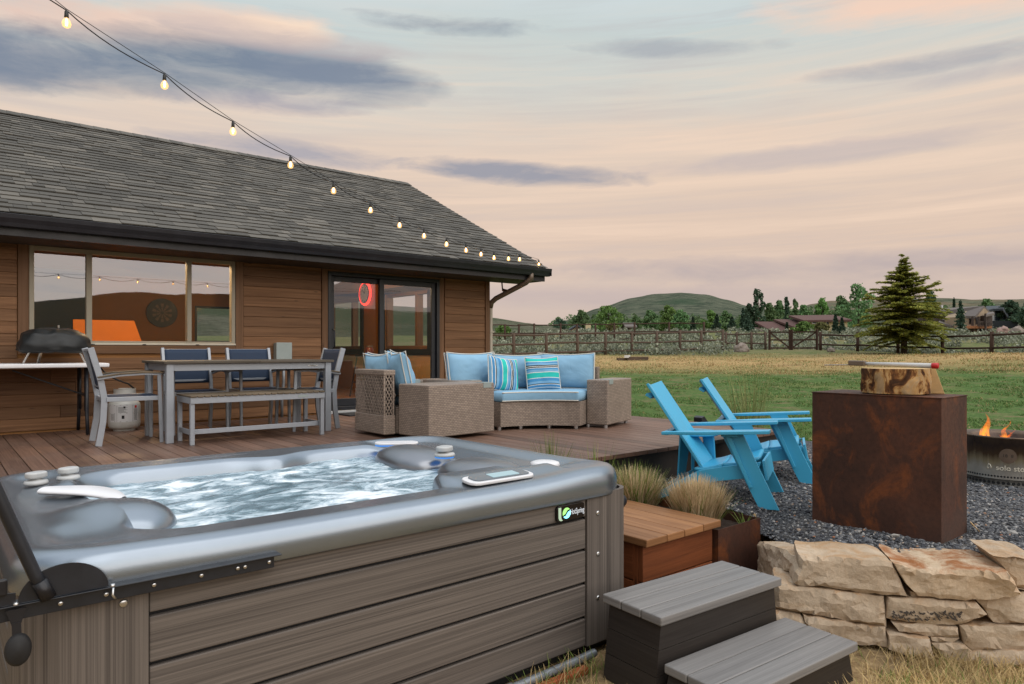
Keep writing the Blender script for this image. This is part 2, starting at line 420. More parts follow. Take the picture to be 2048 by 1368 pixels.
    # stone
    for nm, c1, c2, c3, rust in (('stone', (.39, .30, .21), (.60, .49, .37), (.28, .19, .12), .0), ('stone_rust', (.46, .34, .22), (.64, .51, .37), (.30, .20, .12), 1.0)):
        t = NT('sand'+nm); co = t.coord('Object'); n = t.noise(co, 3.4, 7, .65, .5); n2 = t.noise(co, 26, 6, .72); gi = t.n('ObjectInfo').outputs['Random']
        k = t.mix(t.rng(n, .32, .68), c1, c2); k = t.mix(t.rng(n2, .5, .72, 0, .5), k, c3)
        k = t.mix(t.rng(gi, 0, 1, 0, .3), k, (.42, .31, .20))
        ge = t.n('NewGeometry'); sp = t.n('SeparateXYZ'); t.L.new(ge.outputs['Normal'], sp.inputs[0])
        r = t.noise(t.coord('Object', (1, 1, 1), (7, 2, 1)), 5.5, 8, .72, .6)
        top = t.rng(sp.outputs[2], .55, .85)
        rr = t.math('MULTIPLY', t.math('MULTIPLY', t.rng(r, .44, .60), top), .9 if rust else .55)
        k = t.mix(rr, k, (.29, .095, .022) if rust else (.38, .19, .065))
        bb = t.n('Bump'); bb.inputs['Strength'].default_value = .6; bb.inputs['Distance'].default_value = .02; t.L.new(n, bb.inputs['Height'])
        n5 = t.noise(co, 95, 4, .7); k = t.mix(t.rng(n5, .5, .75, 0, .35), k, c3); vr = t.noise(t.coord('Object', (.5, .5, 5)), 2.2, 5, .6); k = t.mix(t.rng(vr, .52, .70, 0, .45), k, (.45, .30, .17)); b2 = t.n('Bump'); b2.inputs['Strength'].default_value = .6; b2.inputs['Distance'].default_value = .012; t.L.new(n2, b2.inputs['Height']); t.L.new(bb.outputs[0], b2.inputs['Normal'])
        t.bump(n5, .5, .003, b2.outputs[0]); M[nm] = t.base(k, .9, 0, .15)
    t = NT('boulder_rock'); co = t.coord('Object'); n = t.noise(co, 2.4, 6, .7); k = t.mix(t.rng(n, .3, .7), (.15, .12, .10), (.34, .29, .25)); t.bump(n, .6, .05); M['boulder'] = t.base(k, .9, 0, .1)
    # log bark
    t = NT('peeling_log'); co = t.coord('Object', (1, 1, .7)); n = t.noise(co, 10.5, 6, .62, .9); n2 = t.noise(t.coord('Object', (1, 1, .5), (2, 5, 1)), 8, 5, .6, 1.2)
    k = t.ramp(n, [(.30, (.022, .013, .009)), (.44, (.085, .040, .020)), (.50, (.20, .085, .030)), (.545, (.46, .27, .105)), (.63, (.42, .29, .16)), (.75, (.26, .17, .10))])
    k = t.mix(t.rng(n2, .54, .66, 0, .6), k, (.05, .026, .014)); t.bump(n, .6, .02); M['bark'] = t.base(k, .85, 0, .15)
    return M
M = lib()
# ------------------------------------------------------------------ sky
SKY = dict(strength=1.0)
def make_world():
    w = bpy.data.worlds.new('World'); sc.world = w; w.use_nodes = True
    class T(NT):
        def __init__(s): s.t = w.node_tree; s.N = s.t.nodes; s.L = s.t.links
    t = T(); bg = t.N['Background']
    tc = t.n('TexCoord'); sp = t.n('SeparateXYZ'); t.L.new(tc.outputs['Generated'], sp.inputs[0])
    X, Y, Z = sp.outputs
    az = t.math('MULTIPLY', t.math('ARCTAN2', Y, X), 180/PI)
    el = t.math('MULTIPLY', t.math('ARCSINE', Z), 180/PI)
    a = t.math('SUBTRACT', 50.0, az)                       # degrees right of the view
    # stretched turbulence in (azimuth, elevation)
    cb = t.n('CombineXYZ'); t.set(cb, 0, t.math('MULTIPLY', a, .045)); t.set(cb, 1, t.math('MULTIPLY', el, .20)); t.set(cb, 2, 0.0)
    n1 = t.noise(cb.outputs[0], 1.15, 7, .60, .5)
    cb2 = t.n('CombineXYZ'); t.set(cb2, 0, t.math('MULTIPLY', a, .03)); t.set(cb2, 1, t.math('ADD', t.math('MULTIPLY', el, .62), t.math('MULTIPLY', a, -.006))); t.set(cb2, 2, 3.7)
    n2 = t.noise(cb2.outputs[0], 1.1, 6, .62, .35)
    elw = t.math('ADD', el, t.math('MULTIPLY', t.math('SUBTRACT', n1, .5), 5.0))
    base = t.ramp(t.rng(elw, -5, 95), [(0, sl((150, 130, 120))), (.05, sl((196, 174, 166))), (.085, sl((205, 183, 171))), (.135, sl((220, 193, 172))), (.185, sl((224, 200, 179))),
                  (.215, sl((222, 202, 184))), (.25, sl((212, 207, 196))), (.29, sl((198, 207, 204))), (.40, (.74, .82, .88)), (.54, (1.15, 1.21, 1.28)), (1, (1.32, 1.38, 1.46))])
    # peach cirrus streaks
    k = t.mix(t.math('MULTIPLY', t.rng(n2, .48, .70), t.math('MULTIPLY', t.rng(el, 3, 9), t.rng(el, 17, 26, .55, .10))), base, sl((246, 215, 188)))
    k = t.mix(t.math('MULTIPLY', t.rng(n2, .48, .34), t.math('MULTIPLY', t.rng(el, 2, 6), t.rng(el, 25, 40, .26, .08))), k, sl((186, 176, 176)))
    cb4 = t.n('CombineXYZ'); t.set(cb4, 0, t.math('MULTIPLY', a, .16)); t.set(cb4, 1, t.math('MULTIPLY', el, .55)); t.set(cb4, 2, 8.1)
    n4 = t.noise(cb4.outputs[0], 1.3, 6, .62, .6)
    def blob(a0, e0, wa, we, soft=1.0, tilt=0.0, nz=1.3):
        da = t.math('DIVIDE', t.math('SUBTRACT', a, a0), wa)
        de = t.math('DIVIDE', t.math('SUBTRACT', t.math('SUBTRACT', el, e0), t.math('MULTIPLY', t.math('SUBTRACT', a, a0), tilt)), we)
        q = t.math('ADD', t.math('MULTIPLY', da, da), t.math('MULTIPLY', de, de))
        q = t.math('ADD', q, t.math('MULTIPLY', t.math('SUBTRACT', n1, .5), -nz*2))
        q = t.math('ADD', q, t.math('MULTIPLY', t.math('SUBTRACT', n2, .5), -nz*.7)); q = t.math('ADD', q, t.math('MULTIPLY', t.math('SUBTRACT', n4, .5), -nz*1.1))
        return t.rng(q, 1.0, 1.0-soft, 0, 1), de
    dark, mid = sl((112, 126, 143)), sl((158, 156, 166))
    # lit tops first, then the dark bodies in front of them
    for (a0, e0, wa, we, tl, c, s) in ((-27, 22.6, 13, 1.7, .14, sl((240, 208, 186)), .85), (-18.5, 23.3, 5, 1.2, .05, sl((252, 222, 194)), .9), (33, 23.6, 14, 2.2, -.08, sl((248, 208, 182)), .8), (-37, 22.5, 9, 1.6, 0, sl((226, 196, 180)), .8)):
        m, _ = blob(a0, e0, wa, we, .9, tl, 1.0); k = t.mix(t.math('MULTIPLY', m, s), k, c)
    for (a0, e0, wa, we, tl, c, s) in ((-26, 20.2, 17, 2.7, .10, dark, .97), (-14, 20.8, 9.5, 2.0, -.03, sl((124, 134, 150)), .92), (-39, 18.6, 11, 2.4, .08, sl((120, 130, 146)), .92), (-20, 18.6, 9, 1.0, .05, sl((160, 156, 166)), .7),
                                       (-4, 24.9, 9, .95, -.02, sl((138, 146, 158)), .8), (-18, 23.0, 12, 1.0, -.02, sl((196, 180, 176)), .6), (13, 22.9, 9, .8, -.08, sl((160, 163, 170)), .65), (30.5, 19.5, 9, .75, -.03, sl((156, 157, 166)), .6), (36, 18.2, 7, .7, 0, sl((172, 166, 172)), .5),
                                       (0.5, 14.3, 12, 1.0, -.06, sl((144, 146, 158)), .88), (-17, 15.2, 11, 1.0, -.03, sl((164, 160, 168)), .85), (22, 14.4, 16, .9, .02, sl((186, 174, 174)), .55),
                                       (24, 6.2, 23, 1.5, -.02, sl((180, 164, 163)), .8), (12, 4.3, 26, 1.2, 0, sl((184, 166, 166)), .6)):
        m, de = blob(a0, e0, wa, we, 1.0, tl, .75 if we > 1.9 else 1.3); k = t.mix(t.math('MULTIPLY', m, s), k, c)
    # clouds of the same sort all round, seen only from other sides and in reflections
    cb3 = t.n('CombineXYZ'); dz = t.math('MAXIMUM', Z, .06)
    t.set(cb3, 0, t.math('DIVIDE', X, dz)); t.set(cb3, 1, t.math('DIVIDE', Y, dz)); t.set(cb3, 2, 0.0)
    n3 = t.noise(cb3.outputs[0], .55, 6, .6, .4)
    away = t.rng(t.math('MAXIMUM', t.rng(t.math('ABSOLUTE', a), 50, 75), t.rng(el, 30, 42)), 0, 1)
    k = t.mix(t.math('MULTIPLY', t.math('MULTIPLY', t.rng(n3, .50, .66), away), .75), k, sl((140, 148, 164)))
    # the physical sky underneath it all
    st = t.n('TexSky', sky_type='NISHITA'); st.sun_disc = False; st.sun_elevation = math.radians(SUN_EL); st.sun_rotation = math.radians(90-SUN_AZ)
    add = t.mix(1.0, k, t.mix(1.0, st.outputs[0], (.010, .010, .010), 'MULTIPLY'), 'ADD')
    below = t.rng(el, -4, -.5); k = t.mix(below, (.12, .11, .10), add)
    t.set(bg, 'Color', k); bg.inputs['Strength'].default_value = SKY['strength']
SUN_EL, SUN_AZ = 42, -82           # the brighter part of the dusk sky stands behind the camera
make_world()
sun = bpy.data.lights.new('sun', 'SUN'); sun.energy = 2.1; sun.angle = math.radians(80); sun.color = (1, .93, .86)
so = bpy.data.objects.new('sun', sun); col.objects.link(so)
sd = V((math.cos(math.radians(SUN_AZ))*math.cos(math.radians(SUN_EL)), math.sin(math.radians(SUN_AZ))*math.cos(math.radians(SUN_EL)), math.sin(math.radians(SUN_EL))))
so.rotation_euler = sd.to_track_quat('Z', 'Y').to_euler()

cam = bpy.data.cameras.new('camera'); cam.sensor_width = 36; cam.lens = 24.4; cam.shift_y = .0078; cam.clip_end = 6000; cam.clip_start = .05
co_ = bpy.data.objects.new('camera', cam); col.objects.link(co_); co_.location = (0, 0, H)
co_.rotation_euler = (PI/2, 0, math.radians(50-90)); sc.camera = co_
sc.view_settings.view_transform = 'Standard'; sc.view_settings.look = 'None'; sc.view_settings.exposure = 0; sc.view_settings.gamma = 1
sc.cycles.max_bounces = 8; sc.cycles.transparent_max_bounces = 16; sc.cycles.sample_clamp_indirect = 4; sc.cycles.caustics_reflective = False; sc.cycles.caustics_refractive = False
sc.cycles.use_denoising = True

# ------------------------------------------------------------------ terrain
def pol(px, r):
    """plan point at azimuth of photo column px, distance r along the ground"""
    a = math.atan((px-1024)/1388); th = math.radians(50)-a
    return r*math.cos(th), r*math.sin(th)
def sstep(a, b, x):
    t = max(0, min(1, (x-a)/(b-a))); return t*t*(3-2*t)
WALLP, WALLD, WALLN = (3.65, 1.90), (.571, -.821), (.821, .571)
def terrace(x, y):
    q = (x-WALLP[0])*WALLN[0]+(y-WALLP[1])*WALLN[1]
    q2 = (x-3.735)*.73-(y-1.95)*.68
    low = sstep(.10, .26, q)*max(sstep(.26, .55, q2), sstep(3.95, 4.0, x)*sstep(2.64, 2.70, y))
    low *= 1-sstep(3.84, 3.89, x)*sstep(4.46, 4.43, x)*sstep(3.88, 3.84, y)
    return max(low, sstep(4.62, 4.75, y), sstep(3.9, 4.0, y)*sstep(3.0, 3.1, x))
def gz(x, y):
    r = math.hypot(x, y)
    fwd = (x*FX+y*FY)/max(r, .01)
    up = GZ+max(0, min(r, 38)-10)*.0275+max(0, min(r, 120)-38)*.042+max(0, r-120)*.018
    a = 50-math.degrees(math.atan2(y, x))
    up += .35*sstep(18, 30, r)*sstep(22, 36, a)*sstep(44, 34, r)      # low bank on the right
    nz = noise.noise(V((x*.12, y*.12, 0)))*.16*sstep(12, 45, r)+noise.noise(V((x*.9, y*.9, 3)))*.02*sstep(8, 16, r)
    back = max(0, r-6)*.012
    k = sstep(-.15, .25, fwd)
    h = up*k+back*(1-k)
    if r < 12: h = h*terrace(x, y) if k > .5 or y > 0 else h
    return h+nz+noise.noise(V((x*2.3, y*2.3, 1)))*.012
def ground():
    t = NT('ground_cover'); co = t.coord('Object'); ge = t.n('NewGeometry')
    sp = t.n('SeparateXYZ'); t.L.new(ge.outputs['Position'], sp.inputs[0])
    r = t.math('SQRT', t.math('ADD', t.math('MULTIPLY', sp.outputs[0], sp.outputs[0]), t.math('MULTIPLY', sp.outputs[1], sp.outputs[1])))
    n1 = t.noise(co, .35, 5, .6, .4); n2 = t.noise(co, 2.2, 6, .68); n3 = t.noise(co, 14, 5, .7); n4 = t.noise(co, .09, 4, .55)
    rr = t.math('ADD', r, t.math('MULTIPLY', t.math('SUBTRACT', n1, .5), 9))
    green = t.mix(t.rng(n3, .35, .65), (.040, .085, .022), (.11, .175, .05)); green = t.mix(t.rng(n2, .52, .66, 0, .75), green, (.20, .15, .085)); green = t.mix(t.rng(n1, .50, .64, 0, .5), green, (.17, .175, .06))
    dry = t.mix(t.rng(n3, .35, .65), (.26, .165, .068), (.50, .355, .165)); dry = t.mix(t.rng(n2, .54, .70, 0, .7), dry, (.10, .115, .035)); dry = t.mix(t.rng(n1, .56, .7, 0, .5), dry, (.20, .13, .07))
    sage = t.mix(t.rng(n2, .35, .65), (.070, .115, .030), (.19, .17, .085)); sage = t.mix(t.rng(n4, .45, .6, 0, .6), sage, (.24, .18, .10))
    dirt = t.mix(t.rng(n3, .3, .7), (.20, .125, .060), (.42, .30, .16)); dirt = t.mix(t.rng(n2, .5, .7, 0, .7), dirt, (.11, .085, .05))
    k = t.mix(t.rng(rr, 22.5, 30), green, dry); k = t.mix(t.rng(rr, 36.5, 41), k, sage)
    k = t.mix(t.rng(sp.outputs[2], .25, .36), dirt, k); k = t.mix(t.rng(r, 6.6, 7.4, 1, 0), k, dirt)
    b = t.n('Bump'); b.inputs['Strength'].default_value = .8; b.inputs['Distance'].default_value = .08; t.L.new(n2, b.inputs['Height'])
    t.bump(n3, .7, .03, b.outputs[0]); m = t.base(k, .95, 0, .1)
    mb = MB(); nr, na = 300, 540
    R = [.25*(1.0262**i) for i in range(nr)]
    for i, r_ in enumerate(R):
        for j in range(na):
            # finer steps ahead of the camera
            u = j/na*2*PI-PI
            th = math.radians(50)+u-.55*math.sin(u)
            x, y = r_*math.cos(th), r_*math.sin(th); mb.v.append((x, y, gz(x, y)))
    mb.v.append((0, 0, gz(0, 0)))
    for i in range(nr-1):
        for j in range(na):
            j2 = (j+1) % na; mb.face((i*na+j, i*na+j2, (i+1)*na+j2, (i+1)*na+j), [(0, 0)]*4)
    for j in range(na): mb.face((len(mb.v)-1, (j+1) % na, j), [(0, 0)]*3)
    struct('ground', mb, m, smooth=True)
ground()

def ridge(name, sky, r0, r1, mat, n=240, amp=1.0, bands=22, zbase=None, seed=0, px=True):
    """a hill: a foot at r0, a crest at r1 whose skyline is given as (bearing, elevation)"""
    mb = MB()
    a0, a1 = sky[0][0], sky[-1][0]
    def elev(a):
        for (p, e), (q, g) in zip(sky, sky[1:]):
            if p <= a <= q:
                s = (a-p)/(q-p); s = s*s*(3-2*s)*.5+s*.5; return e+(g-e)*s
        return sky[-1][1]
    for i in range(n+1):
        a = a0+(a1-a0)*i/n; th = math.radians(50-a); e = math.radians(elev(a))
        zc = H+math.tan(e)*r1; zb = gz(r0*math.cos(th), r0*math.sin(th))-1 if zbase is None else zbase
        for j in range(bands+9):
            s = j/bands
            r = r0+(r1-r0)*s
            if s <= 1: z = zb+(zc-zb)*(1-(1-s)**1.6)
            else: z = zc-(zc-zb)*((s-1)*1.2)**1.5
            x, y = r*math.cos(th), r*math.sin(th)
            d = noise.fractal(V((x/r1*14, y/r1*14, seed)), 1, 2, 5)*amp*r1*.004*min(1, s*3)
            mb.v.append((x, y, z+d))
    w = bands+9
    for i in range(n):
        for j in range(w-1): mb.face((i*w+j, i*w+j+1, (i+1)*w+j+1, (i+1)*w+j), [(0, 0)]*4)
    return struct(name, mb, mat, smooth=True)
def brush(name, c1, c2, c3, scale, patch):
    t = NT(name); co = t.coord('Object'); n = t.noise(co, scale, 7, .75); n2 = t.noise(co, patch, 5, .6, .6)
    k = t.mix(t.rng(n, .38, .62), c1, c2); k = t.mix(t.rng(n2, .46, .60, 0, .8), k, c3); t.bump(n, .9, 1.2); return t.base(k, 1, 0, .05)
def E_(px, y):
    a = math.degrees(math.atan((px-1024)/1388)); return (a, math.degrees(math.atan((700-y)/1388*math.cos(math.radians(a)))))
hm = brush('far_hill_scrub', (.030, .044, .030), (.120, .130, .090), (.036, .062, .036), .085, .014)
ridge('far_hills', [E_(*p) for p in ((560, 690), (1000, 672), (1085, 660), (1130, 647), (1200, 622), (1262, 604), (1310, 596), (1360, 593.5), (1410, 597), (1452, 607), (1500, 620), (1560, 634), (1660, 645), (1900, 655))], 330, 900, hm, 260, .55, seed=2)
ridge('hills', [E_(*p) for p in ((1480, 668), (1560, 640), (1620, 612), (1660, 606), (1740, 606), (1874, 600), (1960, 603), (2060, 602), (2200, 598), (2500, 600))], 260, 520, brush('right_hill_scrub', (.040, .056, .034), (.14, .145, .10), (.17, .13, .085), .14, .02), 200, .4, seed=5)
sage_m = brush('sage_hillside', (.085, .092, .062), (.185, .180, .125), (.060, .085, .042), .75, .03)
ridge('sage_hill', [(-58, 5.5)]+[E_(*p) for p in ((250, 585), (450, 592), (670, 607), (850, 622), (985, 640), (1040, 648), (1100, 656), (1150, 664), (1210, 682))], 78, 215, sage_m, 260, .5, seed=9)
ridge('hills', [(95, 2.6), (112, 3.3), (121, 4.2), (128, 4.1), (134, 3.3), (150, 3.0), (180, 4.6), (210, 4.0), (240, 5.0), (266, 3.0)], 70, 260, brush('back_hill_scrub', (.026, .034, .024), (.055, .060, .042), (.02, .034, .02), .3, .03), 200, .9, seed=14)

# ------------------------------------------------------------------ deck
deck = thing('wooden_deck', 'reddish brown board deck running along the house wall and out past the sofa', 'deck', (4, 6, GZ))
mb = MB(); pitch = .1437; x = -2.6
while x < 7.04:
    x1 = min(x+pitch-.006, 7.035); y0 = 4.62 if x < 2.98 else 3.82
    cuts = [y0, 8.72] if rnd.random() < .45 else [y0, y0+rnd.choice((1.2, 2.4, 3.0)), 8.72]
    for a, b in zip(cuts, cuts[1:]): mb.box(x, x1, a+.0015, b-.0015, DZ-.036, DZ)
    x += pitch
mb.build('deck_boards', M['deck'], deck, bevel=.004)
mb = MB()
mb.box(2.99, 7.0, 3.90, 3.93, GZ-.06, DZ-.04); mb.box(6.97, 7.0, 3.931, 8.7, GZ-.06, DZ-.04); mb.box(2.99, 3.02, 3.931, 4.64, 0, DZ-.04); mb.box(-2.6, 2.98, 4.67, 4.7, 0, DZ-.04)
mb.build('skirt', plain('dark_skirting', (.035, .027, .022), .75, 0, .3, 7, .1), deck)

# ------------------------------------------------------------------ house
house = thing('wooden_cabin', 'brown cedar cabin with grey shingle roof, picture window and black sliding door', 'house', (3, 12, GZ))
WY = 8.75; XR = 6.86; XL = -4.0
ops = [(.79, 2.885, 1.655, 2.69), (4.10, 5.895, .78, 2.66)]       # window, door
def pieces(x0, x1, z0, z1, holes):
    """cut a rectangle around holes"""
    xs = sorted({x0, x1, *[h[i] for h in holes for i in (0, 1)]}); zs = sorted({z0, z1, *[h[i] for h in holes for i in (2, 3)]})
    for a, b in zip(xs, xs[1:]):
        for c, d in zip(zs, zs[1:]):
            if c < z0-1e-6 or d > z1+1e-6: continue
            if not any(h[0]-1e-6 <= a and b <= h[1]+1e-6 and h[2]-1e-6 <= c and d <= h[3]+1e-6 for h in holes): yield a, b, c, d
mb = MB()
for a, b, c, d in pieces(XL, XR-.05, GZ-.1, 3.05, ops): mb.box(a, b, WY+.02, WY+.17, c, d)
gops = [(10.25, 11.75, 1.62, 2.66), (12.72, 14.25, 1.62, 2.66)]
for a, b, c, d in pieces(WY+.18, 15.9, GZ-.1, 3.05, gops): mb.box(XR-.17, XR-.02, a, b, c, d)
bops = [(3.95, 4.80, 1.74, 2.46)]
for a, b, c, d in pieces(XL, XR-.18, GZ-.1, 3.05, bops): mb.box(a, b, 14.3, 14.42, c, d)
mb.box(XL, XL+.15, WY+.18, 14.3, GZ, 3.05)
mb.build('wall', M['orangewall'], house)
mb = MB(); mb.prism([(XR-.02, WY+.2, 3.05), (XR-.02, 15.9, 3.05), (XR-.02, 12.32, 4.88)], (-.15, 0, 0)); mb.build('gable', M['siding'], house)
mb = MB()                                                        # lapped boards
z = DZ+.02; row = 0
hol = [(ops[0][0]-.10, ops[0][1]+.10, ops[0][2]-.10, ops[0][3]+.10), (ops[1][0]-.09, ops[1][1]+.11, DZ, ops[1][3]+.09)]
while z < 2.84:
    z1 = z+.126
    spans = [(XL, XR-.085)]
    for h in hol:
        if h[2] < z+.063 < h[3]:
            ns = []
            for s0, s1 in spans:
                if h[1] <= s0 or h[0] >= s1: ns.append((s0, s1)); continue
                if s0 < h[0]: ns.append((s0, h[0]))
                if h[1] < s1: ns.append((h[1], s1))
            spans = ns
    for s0, s1 in spans:
        if s1-s0 < .02: continue
        cc = [s0]
        if s1-s0 > 2.2: cc.append(s0+(.35+.3*rnd.random())*(s1-s0))
        cc.append(s1)
        for a, b in zip(cc, cc[1:]): mb.obox(((a+b)/2, WY+.004, (z+z1)/2), ((b-a)/2-.0012, 0, 0), (0, .009, .0), (0, .0035, .0615))
    z = z1; row += 1
mb.build('siding', M['siding'], house, bevel=.0015, seg=1)
mb = MB()                                                        # trim boards and corner board
def surround(mb, o, w, y0, y1, bottom=True):
    x0, x1, z0, z1 = o
    mb.box(x0-w, x0-.002, y0, y1, z0-(w if bottom else 0), z1+w); mb.box(x1+.002, x1+w, y0, y1, z0-(w if bottom else 0), z1+w)
    mb.box(x0-.001, x1+.001, y0, y1, z1+.002, z1+w)
    if bottom: mb.box(x0-.001, x1+.001, y0, y1, z0-w, z0-.002)
surround(mb, ops[0], .095, WY-.022, WY+.019); mb.build('window_trim', M['trim'], house, bevel=.003); mb = MB(); surround(mb, (ops[1][0], ops[1][1], DZ+.02, ops[1][3]), .085, WY-.022, WY+.019, False); mb.build('door_trim', M['trim'], house, bevel=.003); mb = MB()
mb.box(XR-.083, XR, WY-.026, WY+.06, GZ, 2.84); mb.box(XR-.019, XR, WY+.061, WY+.15, GZ, 2.84)
mb.build('corner_board', M['trim'], house, bevel=.003)
mb = MB()
for y in (WY+.152,):
    z = GZ
    while z < 4.8:
        ye = 15.9 if z < 3.05 else 15.9-(z-3.05)/(4.88-3.05)*3.58; ys = y if z < 3.05 else WY+(z-3.05)/(4.88-3.05)*3.57
        for a, b, c, d in pieces(ys, ye, z, z+.126, [g for g in gops if g[2]-.05 < z+.06 < g[3]+.05] and [(g[0], g[1], z, z+.126) for g in gops]): mb.box(XR-.018, XR+.004, a, b, c, d-.002)
        z += .126
mb.build('siding', M['siding'], house)
# window
def window(o, frame_w, y0, y1, mulls, fm, depth_axis='y', sill=None, fname='window', pane_m='glass'):
    x0, x1, z0, z1 = o
    mb = MB(); w = frame_w
    P = (lambda a, b, c, d, e=y0, f=y1: mb.box(a, b, e, f, c, d)) if depth_axis == 'y' else (lambda a, b, c, d, e=y0, f=y1: mb.box(e, f, a, b, c, d))
    P(x0, x0+w, z0, z1); P(x1-w, x1, z0, z1); P(x0+w, x1-w, z0, z0+w); P(x0+w, x1-w, z1-w, z1)
    for m_, mw in mulls: P(m_-mw/2, m_+mw/2, z0+w, z1-w)
    wo = mb.build(fname, fm, house, bevel=.004)
    mb = MB(); ym = (y0+y1)/2; es = [x0+w]+[q for m_, mw in mulls for q in (m_-mw/2, m_+mw/2)]+[x1-w]
    for a, b in zip(es[::2], es[1::2]):
        if depth_axis == 'y': mb.box(a-.004, b+.004, ym-.004, ym, z0+w-.004, z1-w+.004)
        else: mb.box(ym-.004, ym, a-.004, b+.004, z0+w-.004, z1-w+.004)
    mb.build('pane', M[pane_m], wo)
    return wo
wo = window(ops[0], .045, WY-.012, WY+.075, [(1.33, .055), (2.354, .05)], M['beige'])
mb = MB(); mb.box(ops[0][0]+.0, ops[0][1]-.0, WY-.030, WY-.0125, ops[0][2]+.001, ops[0][2]+.022); mb.build('sill', M['sillwhite'], wo, bevel=.003)
for a in (1.345, 1.85, 2.42): mb = MB(); mb.box(a, a+.035, WY-.036, WY-.031, ops[0][2]+.004, ops[0][2]+.012); mb.build('weep_hole', M['black'], wo)
# sliding door: black frame, two leaves
do = ops[1]; mb = MB()
mb.box(do[0], do[0]+.05, WY-.03, WY+.12, do[2], do[3]); mb.box(do[1]-.05, do[1], WY-.03, WY+.12, do[2], do[3]); mb.box(do[0]+.05, do[1]-.05, WY-.03, WY+.12, do[3]-.05, do[3]); mb.box(do[0]+.05, do[1]-.05, WY-.03, WY+.12, do[2], do[2]+.05)
door = mb.build('sliding_door', M['black'], house, bevel=.004)
for nm, a, b, y in (('door_leaf', do[0]+.052, 4.985, WY+.055), ('door_leaf', 4.895, do[1]-.052, WY+.005)):
    mb = MB(); z0, z1 = do[2]+.052, do[3]-.052; w = .072
    mb.box(a, a+w, y, y+.04, z0, z1); mb.box(b-w, b, y, y+.04, z0, z1); mb.box(a+w, b-w, y, y+.04, z0, z0+.10); mb.box(a+w, b-w, y, y+.04, z1-w, z1)
    lf = mb.build(nm, M['black'], door, bevel=.004)
    mb = MB(); mb.box(a+w-.004, b-w+.004, y+.017, y+.022, z0+.096, z1-w+.004); mb.build('pane', M['glass'], door)
mb = MB(); mb.tube([(do[0]+.09, WY+.02, 1.62), (do[0]+.09, WY-.03, 1.64), (do[0]+.09, WY-.03, 1.86), (do[0]+.09, WY+.02, 1.88)], .011, 8); mb.build('handle', M['black'], door, smooth=True)
mb = MB(); mb.box(do[0]-.04, do[1]+.04, WY-.12, WY-.031, DZ+.005, DZ+.04); mb.build('threshold', M['offwhite'], door, bevel=.004)
for g in gops:
    o = window(g, .06, XR-.16, XR-.03, [(g[0]+.42, .07)], M['trim'], 'x', fname='window', pane_m='glass_far')
    mb = MB(); w = .11; xa, xb = XR-.20, XR-.171
    mb.box(xa, xb, g[0]-w, g[1]+w, g[3]+.002, g[3]+w); mb.box(xa, xb, g[0]-w, g[1]+w, g[2]-w, g[2]-.002); mb.box(xa, xb, g[0]-w, g[0]-.002, g[2]-.002, g[3]+.002); mb.box(xa, xb, g[1]+.002, g[1]+w, g[2]-.002, g[3]+.002)
    mb.build('casing', M['black'], o)
o = window(bops[0], .04, 14.29, 14.40, [], M['black'], 'y', pane_m='glass_far')
# inside
mb = MB(); mb.box(XL+.15, XR-.18, WY+.18, 14.3, GZ+.1, DZ+.06); mb.build('interior_floor', M['intfloor'], house)
mb = MB(); mb.box(XL+.15, XR-.18, WY+.18, 14.3, 2.95, 3.04); mb.build('interior_ceiling', M['ceiling'], house)
mb = MB(); mb.box(.2, 2.02, 13.6, 14.29, DZ+.06, 2.94); mb.box(.2, .3, WY+.2, 13.59, DZ+.06, 2.94); mb.build('partition', M['darkblue'], house)
mb = MB(); mb.box(4.85, 4.95, 11.6, 14.29, DZ+.06, 2.94); mb.build('partition', M['orangewall'], house)
# roof: deck slab + shingle courses
RXR = 7.52; EY, EZ = 8.12, 2.905; RY_, RZ_ = 12.32, 5.01
sd_ = V((0, RY_-EY, RZ_-EZ)); SL = sd_.length; sd_.normalize(); nr_ = V((0, -sd_.z, sd_.y))
mb = MB()
mb.prism([(XL-.3, EY, EZ), (XL-.3, RY_, RZ_), (XL-.3, RY_, RZ_-.16), (XL-.3, EY+.04, EZ-.16)], (RXR-XL+.3, 0, 0))
mb.prism([(XL-.3, RY_+.001, RZ_), (XL-.3, 2*RY_-EY, EZ), (XL-.3, 2*RY_-EY, EZ-.16), (XL-.3, RY_+.001, RZ_-.16)], (RXR-XL+.3, 0, 0))
roof = mb.build('roof', M['fascia'], house)
mb = MB(); exp = .143; k = 0; s = -.02
while s < SL-.02:
    x = -1.9-rnd.random()*.3
    while x < RXR+.018:
        w = rnd.choice((.11, .16, .20, .26, .34)); th = rnd.choice((.006, .006, .013)); x1 = min(x+w, RXR+.018)
        L = exp+.03 if s+exp+.03 < SL else SL-s
        off = 0 if th > .01 else rnd.choice((0, 0, .012))
        c0 = V((0, EY, EZ))+sd_*(s-off)+nr_*.012; c1 = V((0, EY, EZ))+sd_*(s+L)+nr_*.003
        a0, a1 = V((x, 0, 0)), V((x1-.003, 0, 0)); t_ = nr_*th
        n = len(mb.v); mb.v += [tuple(q) for q in (c0+a0, c0+a1, c1+a1, c1+a0, c0+a0+t_, c0+a1+t_, c1+a1+t_*.3, c1+a0+t_*.3)]
        for q in ((4, 5, 6, 7), (0, 1, 5, 4), (1, 2, 6, 5), (3, 0, 4, 7), (2, 3, 7, 6)): mb.face([n+i for i in q])
        x = x1
    s += exp
mb.build('shingles', M['shingle'], roof)
mb = MB()
for i in range(64):
    x = RXR-.18*i
    if x < -2.5: break
    mb.bar((x, RY_-.10, RZ_-.02), (x-.20, RY_-.10, RZ_-.015), .2, .012, up=tuple(nr_)); 
mb.build('ridge_cap', M['shingle'], roof)
